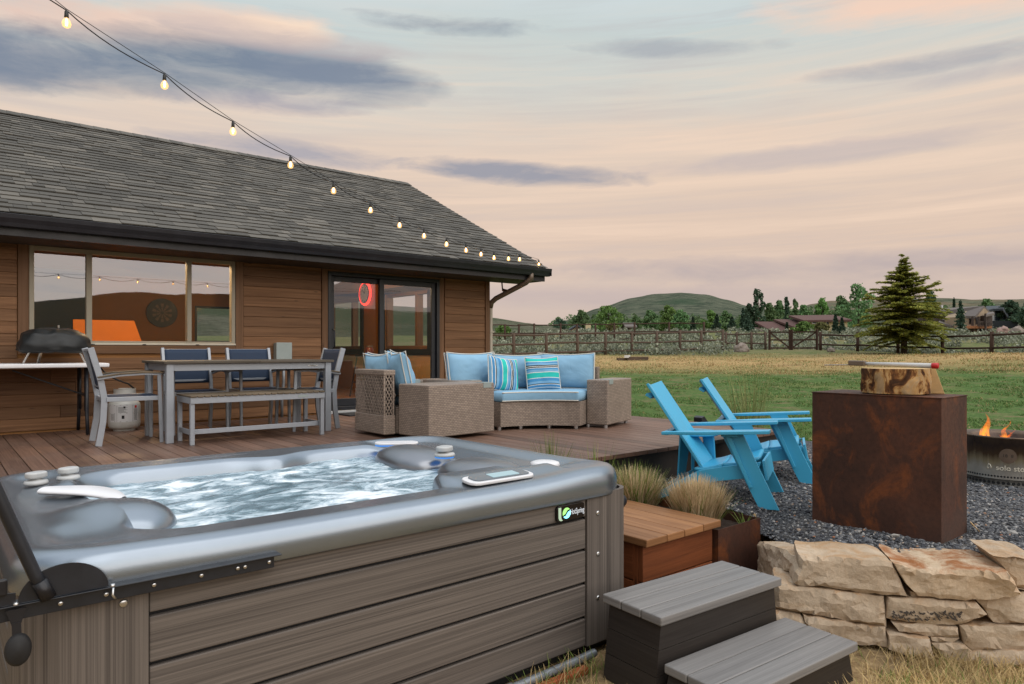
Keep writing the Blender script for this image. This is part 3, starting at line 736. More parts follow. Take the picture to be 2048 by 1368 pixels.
mb = MB(); mb.box(XL-.3, RXR-.05, WY-.005, WY+.019, 2.75, 2.84); mb.build('frieze_board', M['soffit'], house); mb = MB(); mb.box(XL-.3, RXR-.04, EY+.06, WY-.006, 2.69, 2.73); mb.build('soffit', M['soffit'], house)
mb = MB(); mb.box(XL-.3, RXR-.02, EY+.005, EY+.045, 2.69, 2.885); mb.build('fascia_board', M['fascia'], house)
gp = [(.0, .0), (.0, -.105), (-.075, -.105), (-.09, -.07), (-.115, -.03), (-.125, .012), (-.118, .012), (-.108, -.028), (-.082, -.066), (-.07, -.098), (-.006, -.098), (-.006, 0)]
mb = MB(); mb.prism([(XL-.3, EY+a, EZ-.035+b) for a, b in gp], (RXR+.02-XL+.3, 0, 0)); mb.box(RXR+.012, RXR+.02, EY-.115, EY-.003, EZ-.135, EZ-.03)
mb.build('gutter', M['gutter'], house, bevel=.003)
mb = MB(); mb.tube([(XR+.30, EY-.05, 2.79), (XR+.30, EY-.05, 2.72), (XR+.27, EY+.04, 2.65), (XR+.06, WY-.10, 2.42), (XR+.035, WY-.02, 2.36), (XR+.035, WY+.01, 2.28)], .042, 8)
ds = mb.build('downspout', M['downspout'], house, smooth=True)
mb = MB(); mb.tube([(XR+.035, WY+.01, 2.27), (XR+.035, WY+.01, .62)], .040, 6); mb.box(XR+.0, XR+.08, WY-.036, WY+.05, 1.88, 1.90); mb.build('downpipe', M['downpale'], ds)
mb = MB(); mb.lathe([(.0, .0), (.022, 0), (.03, .05), (.045, .10), (.042, .10), (.0, .07)], 16, (XR+.20, WY-.10, 2.57), mat=Matrix.Rotation(math.radians(120), 3, 'X') @ Matrix.Rotation(.5, 3, 'Y')); mb.tube([(XR+.20, WY-.08, 2.70), (XR+.20, WY-.10, 2.57)], .012, 6)
mb.build('floodlight', M['downspout'], house, smooth=True)

# things inside, seen through the panes
t = thing('dartboard', 'round black dartboard on the orange wall behind the window', 'dartboard', (3.36, 14.27, 2.30))
rot = Matrix.Rotation(PI/2, 3, 'X')
mb = MB(); mb.lathe([(0, 0), (.27, 0), (.27, .03), (.0, .03)], 40, (3.36, 14.295, 2.30), mat=rot); mb.build('ring', M['black'], t)
mb = MB()
for i in range(20):
    if i % 2: continue
    a0, a1 = 2*PI*(i-.5)/20, 2*PI*(i+.5)/20
    for r0, r1 in ((.03, .10), (.112, .175)): mb.prism([(3.36+r0*math.sin(a0), 14.264, 2.3+r0*math.cos(a0)), (3.36+r1*math.sin(a0), 14.264, 2.3+r1*math.cos(a0)), (3.36+r1*math.sin(a1), 14.264, 2.3+r1*math.cos(a1)), (3.36+r0*math.sin(a1), 14.264, 2.3+r0*math.cos(a1))], (0, -.004, 0))
mb.build('segments', M['stain'], t)
o = MB().prism([(1.50, 11.0, DZ+.07), (2.62, 11.0, DZ+.07), (2.25, 11.12, 2.02), (1.50, 11.12, 2.02)], (0, .03, 0)).build('game_table_top', M['orangeboard'], bevel=.004)
tag(o, 'bright orange tilted board standing behind the picture window', 'board')
t = thing('neon_clock', 'round wall clock with a glowing red neon ring inside the sliding door', 'clock', (XR-.18, 12.45, 2.72)); rm = Matrix.Rotation(-PI/2, 3, 'Y')
mb = MB(); mb.lathe([(0, .06), (.19, .06), (.19, .0), (0, 0)], 40, (XR-.175, 12.45, 2.72), mat=rm); mb.build('dial', M['white'], t)
mb = MB(); pts = [(XR-.225, 12.45+.215*math.cos(a), 2.72+.215*math.sin(a)) for a in [2*PI*i/40 for i in range(41)]]; mb.tube(pts, .024, 8); mb.build('neon_ring', M['neon'], t, smooth=True)
mb = MB(); mb.lathe([(.175, .0), (.195, 0), (.195, .075), (.175, .075)], 40, (XR-.178, 12.45, 2.72), mat=rm); mb.build('rim', M['black'], t)
mb = MB(); mb.bar((XR-.245, 12.45, 2.72), (XR-.245, 12.53, 2.80), .012, .004); mb.bar((XR-.245, 12.45, 2.72), (XR-.245, 12.40, 2.86), .012, .004); mb.build('hands', M['black'], t)
for i in range(12):
    mb = MB(); a = PI*i/6; mb.bar((XR-.242, 12.45+.14*math.cos(a), 2.72+.14*math.sin(a)), (XR-.242, 12.45+.165*math.cos(a), 2.72+.165*math.sin(a)), .012, .004); mb.build('hour_mark', M['black'], t)
t = thing('metal_stool', 'dark metal bar stool standing inside behind the sliding door', 'stool', (5.75, 10.7, DZ+.06))
mb = MB(); mb.rbox((5.75, 10.7, 1.50), .32, .32, .03, 0); mb.build('seat', M['black'], t, bevel=.01)
for i, j in ((-1, -1), (1, -1), (-1, 1), (1, 1)):
    mb = MB(); mb.tube([(5.75+.13*i, 10.7+.13*j, 1.49), (5.75+.22*i, 10.7+.22*j, DZ+.062)], .014, 6); mb.build('leg', M['black'], t)
mb = MB()
for i, j, k_, l in ((-1, -1, 1, -1), (1, -1, 1, 1), (1, 1, -1, 1), (-1, 1, -1, -1)): mb.tube([(5.75+.185*i, 10.7+.185*j, 1.05), (5.75+.185*k_, 10.7+.185*l, 1.05)], .009, 6)
mb.build('footrest', M['black'], t)
t = thing('glass_jar', 'small dark red jar standing on the metal stool indoors', 'jar', (5.78, 10.7, 1.516)); mb = MB(); mb.lathe([(0, 0), (.065, 0), (.07, .02), (.07, .11), (.055, .13), (0, .13)], 20, (5.78, 10.7, 1.516)); mb.build('body', plain('red_jar', (.14, .03, .02), .3), t, smooth=True)
mb = MB(); mb.lathe([(0, .131), (.058, .131), (.058, .16), (0, .16)], 20, (5.78, 10.7, 1.516)); mb.build('lid', M['downspout'], t)
o = MB().rbox((4.56, 8.42, DZ+.009), .80, .40, .016, 0).build('doormat', M['mat'], bevel=.004); tag(o, 'charcoal doormat on the deck before the sliding door', 'doormat')
# unseen point lights added to brighten the rooms, hidden above the window heads
for i, (p, e) in enumerate((((2.2, 9.25, 2.86), 95), ((5.3, 9.3, 2.88), 110))):
    l = bpy.data.lights.new('room_fill_light', 'POINT'); l.energy = e; l.color = (1, .68, .36); l.shadow_soft_size = .06
    lo = bpy.data.objects.new('room_fill_light', l); col.objects.link(lo); lo.location = p
# electric box on the wall
t = thing('electrical_box', 'grey metal disconnect box on the cedar wall beside the window', 'electrical box', (3.45, WY-.02, 1.4))
mb = MB(); mb.box(3.355, 3.545, WY-.13, WY-.024, 1.42, 1.69); bx = mb.build('enclosure', M['greybox'], t, bevel=.006)
mb = MB(); mb.box(3.348, 3.552, WY-.142, WY-.131, 1.44, 1.695); mb.build('cover', M['greybox'], t, bevel=.004)
mb = MB(); mb.tube([(3.47, WY-.07, 1.42), (3.47, WY-.07, 1.2), (3.455, WY-.05, .95), (3.455, WY-.05, DZ+.002)], .019, 8); mb.build('conduit', M['galv'], t, smooth=True)
# ------------------------------------------------------------------ hot tub
TC = (1.5885, 3.5); TA, TB = 1.398, 1.012
tub = thing('hot_tub', 'silver acrylic hot tub with grey brown slatted cabinet and bubbling water', 'hot tub', (TC[0], TC[1], 0))
def rrect(cx, cy, a, b, r, n=(90, 18, 70)):
    """points anticlockwise from the front-left end of the front side"""
    P = []
    def arc(x, y, t0):
        for i in range(n[1]): t = t0+PI/2*i/n[1]; P.append((x+r*math.cos(t), y+r*math.sin(t)))
    for i in range(n[0]): P.append((cx-a+r+(2*a-2*r)*i/n[0], cy-b))
    arc(cx+a-r, cy-b+r, -PI/2)
    for i in range(n[2]): P.append((cx+a, cy-b+r+(2*b-2*r)*i/n[2]))
    arc(cx+a-r, cy+b-r, 0)
    for i in range(n[0]): P.append((cx+a-r-(2*a-2*r)*i/n[0], cy+b))
    arc(cx-a+r, cy+b-r, PI/2)
    for i in range(n[2]): P.append((cx-a, cy+b-r-(2*b-2*r)*i/n[2]))
    arc(cx-a+r, cy-b+r, PI)
    return P
def gauss(x, y, cx, cy, sx, sy): return math.exp(-((x-cx)/sx)**2-((y-cy)/sy)**2)
ZT = .958
def rimz(x, y):
    """height of the shell top over the plan"""
    z = .022*gauss(x, y, 2.72, 2.62, .30, .25)+.012*gauss(x, y, .40, 2.55, .3, .2)
    return z
def shelf_bump(x, y):
    z = -.022*(sstep(.45, .62, x) == 0 and 1 or 0)
    z = -.020*sstep(.60, .45, x)*sstep(2.62, 2.80, y)*sstep(4.44, 4.25, y)
    z += -.030*sstep(2.30, 2.45, x)*sstep(2.72, 2.9, y)*sstep(4.46, 4.3, y)
    z += .050*gauss(x, y, .50, 3.22, .17, .20)+.012*gauss(x, y, .36, 3.02, .10, .10)+.030*gauss(x, y, .52, 3.98, .14, .12)
    z += .034*sstep(1.86, 1.94, x)*sstep(2.60, 2.56, x)*sstep(2.58, 2.80, y)*sstep(3.1, 2.9, y)
    return z
def basin(exp_):
    P = rrect(1.525, 3.51, .945+exp_, .735+exp_, .26)
    Q = []
    for x, y in P:
        f = sstep(1.84, 1.95, x)*sstep(3.0, 2.76, y); y += f*.17
        f2 = sstep(.78, .62, x)*gauss(0, y, 0, 3.22, 1, .22); x += f2*.10
        f3 = gauss(x, 0, 1.62, 0, .16, 1)*sstep(4.0, 4.2, y); y -= f3*.10
        Q.append((x, y))
    return Q
rows = []
def off(d, r): return rrect(TC[0], TC[1], TA-d, TB-d, max(.05, .27-d))
for d, z in ((.030, -.128), (.002, -.128), (-.001, -.122), (-.003, -.10), (-.003, -.08), (-.001, -.06), (.005, -.040), (.013, -.026), (.024, -.014), (.038, -.006), (.055, -.002), (.075, 0)):
    rows.append([(x, y, ZT+z+rimz(x, y)*sstep(-.13, -.02, z)) for x, y in off(d, .27)])
outer = off(.075, .27); inner = basin(.06)
for i in range(1, 19):
    s = i/18; ring = []
    for (x0, y0), (x1, y1) in zip(outer, inner):
        x, y = x0+(x1-x0)*s, y0+(y1-y0)*s; ring.append((x, y, ZT-.010*s+rimz(x, y)*(1-s*.5)+shelf_bump(x, y)*sstep(0, .35, s)))
    rows.append(ring)
for e, z in ((.05, -.013), (.04, -.019), (.03, -.028), (.022, -.037), (.015, -.048), (.007, -.065), (.0, -.085), (-.02, -.17), (-.05, -.34), (-.12, -.56), (-.3, -.60)):
    rows.append([(x, y, ZT+z+shelf_bump(x, y)*(.9 if z > -.06 else .3)) for x, y in basin(e)])
mb = MB(); n = len(rows[0])
for r in rows: mb.v += r
for i in range(len(rows)-1):
    for j in range(n):
        j2 = (j+1) % n; mb.face((i*n+j, i*n+j2, (i+1)*n+j2, (i+1)*n+j), [(0, 0)]*4)
fx = sum(p[0] for p in rows[-1])/n; fy = sum(p[1] for p in rows[-1])/n; mb.v.append((fx, fy, ZT-.60))
for j in range(n): mb.face(((len(rows)-1)*n+j, (len(rows)-1)*n+(j+1) % n, len(mb.v)-1), [(0, 0)]*3)
shell = mb.build('shell', M['acrylic'], tub, smooth=True)
# cabinet
mb = MB(); mb.box(TC[0]-1.325, TC[0]+1.325, 2.73, 4.46, .06, .86); mb.box(TC[0]-1.16, TC[0]+1.25, 2.535, 2.729, .06, .86); mb.box(TC[0]-1.28, TC[0]+1.28, 2.57, 4.43, 0, .06); mb.build('cabinet_core', M['rubber'], tub)
mb = MB(); zs = [.062, .216, .392, .566, .731, .85]
for a, b in zip(zs, zs[1:]): mb.box(.552, 2.602, 2.508, 2.534, a+.007, b-.007)
mb.build('slat_panel', M['slat'], tub, bevel=.005)
mb = MB()
for a, b in zip(zs, zs[1:]): mb.box(TC[0]+1.34, TC[0]+1.366, 2.82, 4.2, a+.007, b-.007)
mb.build('slat_panel', M['slat'], tub, bevel=.005); mb = MB()
for a, b in zip(zs, zs[1:]): mb.box(TC[0]-1.366, TC[0]-1.34, 3.12, 4.2, a+.007, b-.007)
mb.build('slat_panel', M['slat'], tub, bevel=.005)
def corner(pts, name='corner_panel'):
    mb = MB(); acc = 0
    nrm = []
    for i in range(len(pts)):
        a, b = V((*pts[max(0, i-1)], 0)), V((*pts[min(len(pts)-1, i+1)], 0)); d = (b-a).normalized(); nrm.append(V((d.y, -d.x, 0)))
    for i in range(len(pts)-1):
        p, q = V((*pts[i], 0)), V((*pts[i+1], 0)); L = (q-p).length; p2, q2 = p-nrm[i]*.022, q-nrm[i+1]*.022
        lo, hi = V((0, 0, .066)), V((0, 0, .848))
        mb.poly([p+lo, q+lo, q+hi, p+hi], [(0, acc), (0, acc+L), (.8, acc+L), (.8, acc)])
        mb.poly([p+hi, q+hi, q2+hi, p2+hi], [(0, acc), (0, acc+L), (.02, acc+L), (.02, acc)])
        mb.poly([q2+lo, p2+lo, p2+hi, q2+hi], [(0, acc), (0, acc+L), (.8, acc+L), (.8, acc)]); acc += L
    for i in (0, len(pts)-1):
        p = V((*pts[i], 0)); p2 = p-nrm[i]*.022; mb.poly([p+V((0, 0, .066)), p2+V((0, 0, .066)), p2+V((0, 0, .848)), p+V((0, 0, .848))])
    return mb.build(name, M['slat'], tub, merge=True)
xr, xl, yf, yb, rr = TC[0]+1.3715, TC[0]-1.3715, 2.500, 4.495, .11
corner([(2.606, yf), (xr-rr, yf)]+[(xr-rr+rr*math.sin(a), yf+rr-rr*math.cos(a)) for a in [PI/2*i/8 for i in range(1, 9)]]+[(xr, 2.81)])
corner([(xl, 3.11)]+[(xl+.2-.2*math.cos(a), yf+.2-.2*math.sin(a)) for a in [PI/2*i/8 for i in range(0, 9)]]+[(.548, yf)])
corner([(xr, 4.21), (xr, yb-rr)]+[(xr-rr+rr*math.cos(a), yb-rr+rr*math.sin(a)) for a in [PI/2*i/6 for i in range(1, 7)]]+[(2.6, yb)])
def bolt(mb, p, nrm, r=.009, h=.005):
    m_ = V(nrm).to_track_quat('Z', 'Y').to_matrix(); mb.lathe([(r, 0), (r, h*.6), (r*.7, h), (0, h)], 12, p, mat=m_)
mb = MB()
for p in ((2.685, yf, .745), (2.687, yf, .53), (2.687, yf, .30), (.475, yf, .79)): mb = MB(); bolt(mb, p, (0, -1, 0), .013, .006); mb.build('screw', M['steel'], tub, smooth=True)
mb = MB(); mb.lathe([(.0, .05), (.03, .05), (.035, .04), (.035, .012), (.05, .01), (.05, 0), (0, 0)], 18, (xr-.004, 2.605, .75), mat=Matrix.Rotation(PI/2, 3, 'Y')); mb.build('side_latch', M['black'], tub, smooth=True)
# lit badge
mb = MB()
bx0, bx1, bz0, bz1, br = 2.382, 2.577, .742, .822, .018
def rr2(x0, x1, z0, z1, r, y, n=5, rs=None):
    P = []
    for k_, (cx, cz, t0) in enumerate(((x1-r, z0+r, -PI/2), (x1-r, z1-r, 0), (x0+r, z1-r, PI/2), (x0+r, z0+r, PI))):
        for i in range(n+1): t = t0+PI/2*i/n; P.append((cx+r*math.cos(t), y, cz+r*math.sin(t)))
    return P
mb.prism(rr2(bx0, bx1, bz0, bz1, br, 2.507), (0, -.014, 0)); badge = mb.build('badge', plain('gloss_black', (.004, .004, .006), .12, 0, .1, 5, .0), tub, bevel=.002)
mb = MB(); pts = [(bx0+.010, 2.4918, bz1-.008), (bx0+.028, 2.4918, bz1-.008), (bx0+.028, 2.4918, bz0+.026), (bx0+.031, 2.4918, bz0+.014), (bx0+.040, 2.4918, bz0+.007), (bx0+.026, 2.4918, bz0+.005), (bx0+.016, 2.4918, bz0+.010), (bx0+.011, 2.4918, bz0+.022)]
mb.prism(pts[::-1], (0, -.0015, 0)); mb.build('light_strip', emis('lit_pale_green', (.62, .80, .55), .8), badge)
ex, ez = bx0+.066, (bz0+bz1)/2
def swirl(flip):
    P = []; R_ = .027
    for i in range(17): t = PI*.22+PI*i/16*.92; P.append((R_*math.cos(t), R_*math.sin(t)))
    for i in range(1, 9): s = i/9; P.append((-R_*.93+1.75*R_*s*.95, -.10*R_-.26*R_*math.sin(s*PI*2)+.55*R_*s))
    if flip: P = [(-a, -b) for a, b in P]
    return [(ex+a, 2.4915, ez+b) for a, b in P]
mb = MB(); mb.prism(swirl(False)[::-1], (0, -.0015, 0)); mb.build('emblem', M['logogreen'], badge)
mb = MB(); mb.prism(swirl(True)[::-1], (0, -.0015, 0)); mb.build('emblem', M['logolight'], badge)
text('lettering', 'HotSpring', .040, frame_matrix((bx0+.142, 2.4915, ez), (1, 0, 0), (0, 0, 1)) @ Matrix.Diagonal((.62, 1, 1, 1)), emis('lit_letters', (.9, .92, .95), .75), badge, .0005)
# control panel set into the front deck of the shell
def on_shell(x, y):
    return ZT+rimz(x, y)+shelf_bump(x, y)-.004
def slab(cx, cy, L, W, r, h, z, tiltx=0, n=6, rz=0):
    P = []
    for (sx, sy, t0) in ((1, -1, -PI/2), (1, 1, 0), (-1, 1, PI/2), (-1, -1, PI)):
        for i in range(n+1): t = t0+PI/2*i/n; P.append((sx*(L/2-r)+r*math.cos(t), sy*(W/2-r)+r*math.sin(t)))
    c_, s_ = math.cos(rz), math.sin(rz)
    return [V((cx+a*c_-b*s_, cy+a*s_+b*c_, z+b*tiltx)) for a, b in P], V((0, -tiltx*h, h))
pz = .968
P_, E2 = slab(2.135, 2.648, .40, .120, .045, .016, pz, .10)
cp = MB().prism(P_, E2).build('control_panel', M['white'], tub, bevel=.005, seg=3)
P_, E2 = slab(2.14, 2.648, .345, .088, .03, .004, pz+.0165, .10); MB().prism(P_, E2).build('panel_glass', plain('panel_grey', (.10, .13, .16), .15, 0, .05, 5, 0), cp)
P_, E2 = slab(2.165, 2.650, .165, .062, .005, .002, pz+.021, .10); MB().prism(P_, E2).build('screen', M['lcd'], cp)
# headrests, valves and lights at the right end
def blobm(c, r, rz=0, n=20, pw=1.0, tilt=0):
    mb = MB(); m_ = Matrix.Rotation(rz, 3, 'Z') @ Matrix.Rotation(tilt, 3, 'X')
    def f(u, v):
        t, p = 2*PI*u, PI*(v-.5); cp_, sp_ = math.cos(p), math.sin(p)
        sg = lambda q: math.copysign(abs(q)**pw, q)
        return V(c)+m_ @ V((r[0]*sg(math.cos(t))*abs(cp_)**pw, r[1]*sg(math.sin(t))*abs(cp_)**pw, r[2]*sg(sp_)))
    return mb.grid(n*2, n, fn=f)
for c, r, rz, ti in (((2.39, 3.84, .868), (.20, .30, .112), .0, .02), ((2.43, 3.17, .866), (.19, .30, .108), .06, -.02)):
    o = blobm(c, r, rz, 18, .80, ti).build('headrest', M['acrylic_dark'], tub, merge=True, smooth=True)
def disc(name, c, prof, mat, n=28, sx=1, rz=0):
    return MB().lathe(prof, n, c, mat=Matrix.Rotation(rz, 3, 'Z') @ Matrix.Diagonal((sx, 1, 1))).build(name, mat, tub, smooth=True)
def valve(c, s=1.0, lit=True):
    if lit:
        disc('light_ring', (c[0], c[1], c[2]-.016), [(.0, .007), (.066*s, .007), (.067*s, .0145), (.05*s, .0155), (0, .0155)], M['blueled'])
    o = disc('valve', c, [(.0, 0), (.070*s, .0), (.074*s, .008), (.068*s, .018), (.05*s, .022), (.034*s, .024), (.034*s, .034), (0, .034)], M['offwhite'])
    mb = MB(); P_, E2 = slab(c[0], c[1], .135*s, .10*s, .046*s, .030, c[2]+.030, 0, 6, .5); mb.prism(P_, E2); k_ = mb.build('knob', M['offwhite'], o, bevel=.009, seg=3)
valve((2.40, 3.50, .955), .88)
disc('light_ring', (2.63, 2.86, .930), [(0, .012), (.075, .012), (.076, .0205), (0, .0205)], M['blueled'])
disc('diverter', (2.635, 2.855, .951), [(0, 0), (.080, 0), (.084, .008), (.080, .022), (.06, .028), (0, .030)], M['white'])
P_, E2 = slab(2.42, 4.10, .29, .13, .06, .016, .962, 0, 6, -.62); wf = MB().prism(P_, E2).build('waterfall_spout', M['white'], tub, bevel=.006, seg=3)
P_, E2 = slab(2.415, 4.095, .282, .124, .058, .006, .9555, 0, 6, -.62); MB().prism(P_, E2).build('light_ring', M['blueled'], wf)
# left end: stacked valves, curved white pillow
valve((.395, 4.055, .950), .70, False); valve((.535, 4.11, .950), .70, False)
mb = MB()
for i in range(18):
    pass
def bean(u, v):
    s = u; p = V((.40, 3.78, .962)).lerp(V((.66, 3.47, .932)), s)+V((.05*math.sin(s*PI), .03*math.sin(s*PI), .006*math.sin(s*PI)))
    w = (.085*(math.sin(PI*(.06+.88*s)))**.5)*(1.15-.50*s); a = 2*PI*v
    side = V((.76, .64, 0)); return p+side*w*math.cos(a)+V((0, 0, .017))*math.sin(a)
mb.grid(26, 16, bean); mb.build('pillow', M['white'], tub, merge=True, smooth=True)
o = blobm((.60, 3.20, .868), (.20, .22, .118), .1, 18, .9).build('headrest', M['acrylic'], tub, merge=True, smooth=True)
# grab slot in the back rim
P_, E2 = slab(1.36, 4.395, .34, .040, .019, .003, .951, -.05); MB().prism(P_, E2).build('grab_slot', M['acrylic_dark'], tub)
# cover lifter along the front-left edge
lf = MB(); lf.box(-.02, .95, 2.462, 2.468, .818, .862); lf.box(-.02, .97, 2.440, 2.498, .8625, .867); lo_ = lf.build('cover_lifter', M['black'], tub, bevel=.002)
mb = MB(); P_ = [(.31+.115*math.cos(t), 2.455, .869+.092*math.sin(t)) for t in [PI*i/20 for i in range(21)]]; mb.prism(P_, (0, -.006, 0)); mb.prism([(.02, 2.455, .869), (.19, 2.455, .869), (.19, 2.455, .90), (.02, 2.455, .92)], (0, -.006, 0)); mb.build('side_plate', M['black'], lo_)
mb = MB(); mb.tube([(.262, 2.435, .885), (.235, 2.436, .945), (.153, 2.44, 1.175), (-.02, 2.45, 1.66), (-.06, 2.46, 1.76)], .0175, 10); mb.build('lift_arm', M['black'], lo_, smooth=True)
mb = MB(); mb.tube([(.268, 2.434, .872), (.245, 2.436, .925)], .021, 10); mb.build('arm_socket', M['fascia'], lo_, smooth=True)
mb = MB(); mb.rbox((.135, 2.438, .925), .07, .012, .05, 0); mb.build('hinge_plate', M['fascia'], lo_, bevel=.008)
for p, nr, r_ in [((x, 2.4615, .842), (0, -1, 0), .0075) for x in (.30, .42, .555, .70, .82, .845, .93)]+[((x, 2.4465, .8675), (0, 0, 1), .008) for x in (.19, .255, .435)]+[((.14, 2.431, .925), (0, -1, 0), .009)]:
    mb = MB(); bolt(mb, p, nr, r_, .007); mb.build('bolt', M['steel'], lo_, smooth=True)
mb = MB(); mb.tube([(.435, 2.436, .865), (.432, 2.43, .845), (.44, 2.43, .832)], .004, 6); mb.build('split_pin', M['steel'], lo_, smooth=True)
mb = MB(); mb.prism([(.165, 2.438, .858), (.215, 2.438, .858), (.200, 2.438, .81), (.180, 2.438, .81)], (0, -.005, 0)); mb.bar((.19, 2.434, .82), (.192, 2.434, .765), .022, .006); mb.build('strap_bracket', M['fascia'], lo_)
mb = MB(); mb.lathe([(0, -.014), (.026, -.012), (.033, 0), (.026, .012), (0, .014)], 24, (.194, 2.432, .742), mat=Matrix.Rotation(PI/2, 3, 'X') @ Matrix.Diagonal((1, 1.45, 1))); mb.build('pull_handle', M['rubber'], lo_, smooth=True)
# water
def wz(u, v):
    x, y = .48+2.06*u, 2.66+1.66*v
    n_ = noise.fractal(V((x*4.2, y*5.2, .3)), 1, 2, 4); n2 = noise.noise(V((x*13, y*13, 2)))
    amp = .014*sstep(.5, .9, x)*sstep(2.5, 2.2, x)
    return (x, y, .872+n_*amp+n2*amp*.3+.010*gauss(x, y, 1.5, 3.5, .6, .4))
struct('water', MB().grid(150, 120, wz), M['water'], smooth=True)

# ------------------------------------------------------------------ steps (turned slightly)
st = thing('spa_steps', 'two dark grey composite steps standing at the front corner of the hot tub', 'steps', (2.51, 1.95, 0), math.radians(-4.1), local=True)
def step(z, y0, y1, x0=0, x1=.93):
    mb = MB(); n_ = 3; w = (y1-y0)/n_
    for i in range(n_): mb.box(x0, x1, y0+i*w+.002, y0+(i+1)*w-.002, z-.042, z)
    mb.build('tread', M['tread'], st, bevel=.007, seg=3)
step(.40, 0, .385); step(.20, -.405, -.012)
def riser_box(x0, x1, y0, y1, z, n_):
    mb = MB(); h = z/n_
    for i in range(n_):
        t0, t1 = (n_-i)/n_*.045, (n_-i-1)/n_*.045
        a, b = i*h+.0015, (i+1)*h-.0015
        lo = [(x0-t0, y0, a), (x1+t0, y0, a), (x1+t0, y1, a), (x0-t0, y1, a)]; hi = [(x0-t1, y0, b), (x1+t1, y0, b), (x1+t1, y1, b), (x0-t1, y1, b)]
        for k_ in range(4):
            j = (k_+1) % 4; L = math.dist(lo[k_], lo[j]); mb.poly([lo[k_], lo[j], hi[j], hi[k_]], [(0, a), (L, a), (L, b), (0, b)])
        mb.poly(hi, [(0, 0), (1, 0), (1, .3), (0, .3)]); mb.poly(lo[::-1])
    return mb.build('riser_box', M['stepside'], st)
riser_box(.03, .90, .03, .36, .357, 3); riser_box(.035, .895, -.375, -.015, .157, 1)

# conduit and board at the tub's foot
mb = MB(); pts = [(2.62, 2.46, .045), (2.45, 2.455, .042), (2.2, 2.452, .040), (1.95, 2.45, .040), (1.5, 2.45, .040)]
P2 = []
for i in range(91):
    s = i/90*(len(pts)-1); k_ = min(int(s), len(pts)-2); P2.append(V(pts[k_]).lerp(V(pts[k_+1]), s-k_))
mb.tube(P2, [.0215 if i % 2 else .0195 for i in range(91)], 10); mb.tube([(2.03, 2.45, .04), (2.06, 2.45, .04)], .026, 12)
tag(mb.build('conduit_pipe', M['galv'], smooth=True), 'ribbed grey conduit pipe lying along the foot of the hot tub', 'pipe')
tag(MB().box(1.5, 2.50, 2.385, 2.425, -.02, .032).build('edging_board', wood('red_edging', (.26, .06, .02), (.42, .12, .045), .7, 1, 12, .1), bevel=.005), 'red stained edging board on the ground in front of the conduit', 'board')

# ------------------------------------------------------------------ wooden step box and planter
wb = thing('wooden_step_box', 'stained timber step box between the hot tub and the rusty planter', 'step box', (3.52, 3.15, 0))
mb = MB(); bw = (3.893-3.147)/5
mb.box(3.147, 3.147+.19, 2.55, 3.80, .465, .51); mb.box(3.342, 3.342+.165, 2.55, 3.80, .465, .51); mb.box(3.512, 3.70, 2.55, 3.80, .465, .51); mb.box(3.705, 3.893, 2.55, 3.80, .465, .51)
mb.build('top_boards', M['redwood'], wb, bevel=.006, seg=2)
mb = MB(); mb.box(3.175, 3.87, 2.60, 2.636, .245, .463); mb.box(3.175, 3.87, 2.60, 2.636, .02, .238); mb.build('front_panel', M['redside'], wb, bevel=.004)
mb = MB(); mb.box(3.175, 3.211, 2.676, 3.80, .245, .463); mb.box(3.175, 3.211, 2.676, 3.80, .02, .238); mb.box(3.175, 3.211, 2.637, 2.675, .02, .463); mb.build('side_panel', M['redside'], wb, bevel=.004); mb = MB(); mb.box(3.835, 3.87, 2.637, 3.80, .02, .463); mb.build('side_panel', M['redside'], wb, bevel=.004)
pl = thing('steel_planter', 'long rusted steel planter box of dry grasses beside the timber step', 'planter', (4.16, 3.2, 0))
mb = MB(); x0, x1, y0, y1 = 3.905, 4.414, 2.58, 3.79; tt = .006
mb.box(x0, x1, y0, y0+tt, .02, .436); mb.box(x0, x1, y1-tt, y1, .02, .436); mb.box(x0, x0+tt, y0+tt, y1-tt, .02, .4355); mb.box(x1-tt, x1, y0+tt, y1-tt, .02, .4355); mb.build('box', M['corten'], pl)
mb = MB().grid(24, 50, lambda u, v: (x0+.008+(x1-x0-.016)*u, y0+.008+(y1-y0-.016)*v, .375+.02*noise.noise(V((u*8, v*18, 0)))+.012*noise.noise(V((u*25, v*60, 5)))))
mb.build('mulch', M['soil'], pl, smooth=True)

def blade(mb, p, a, h, lean, w, m=0, seg=3, curl=1.6, uvx=0):
    """one narrow bent leaf"""
    d = V((math.cos(a), math.sin(a), 0)); s = V((-d.y, d.x, 0)); prev = None; base = len(mb.v)
    for i in range(seg+1):
        t = i/seg; c = V(p)+d*lean*t**curl+V((0, 0, h*(t-.12*(lean/h if h else 0)*t*t))); ww = w*(1-t)**.7*.5+.0004
        mb.v += [tuple(c-s*ww), tuple(c+s*ww)]
    for i in range(seg): q = base+2*i; mb.face((q, q+1, q+3, q+2), [(uvx, i/seg)]*4, m)
def leafmat(name, c1, c2, rough=.7, vary=.5):
    t = NT(name); gi = t.n('NewGeometry').outputs['Random Per Island']; k = t.mix(gi, c1, c2); n = t.noise(t.coord('Object'), 2.0, 3)
    h = t.n('HueSaturation'); t.set(h, 'Color', k); t.set(h, 'Value', t.rng(n, .3, .7, 1-vary*.5, 1+vary*.5)); t.base(h.outputs[0], rough, 0, .2)
    d = t.n('BsdfTranslucent'); t.L.new(h.outputs[0], d.inputs[0]); mx = t.n('MixShader'); mx.inputs[0].default_value = .25
    t.L.new(t.b.outputs[0], mx.inputs[1]); t.L.new(d.outputs[0], mx.inputs[2]); t.L.new(mx.outputs[0], t.out.inputs[0]); return t.mat
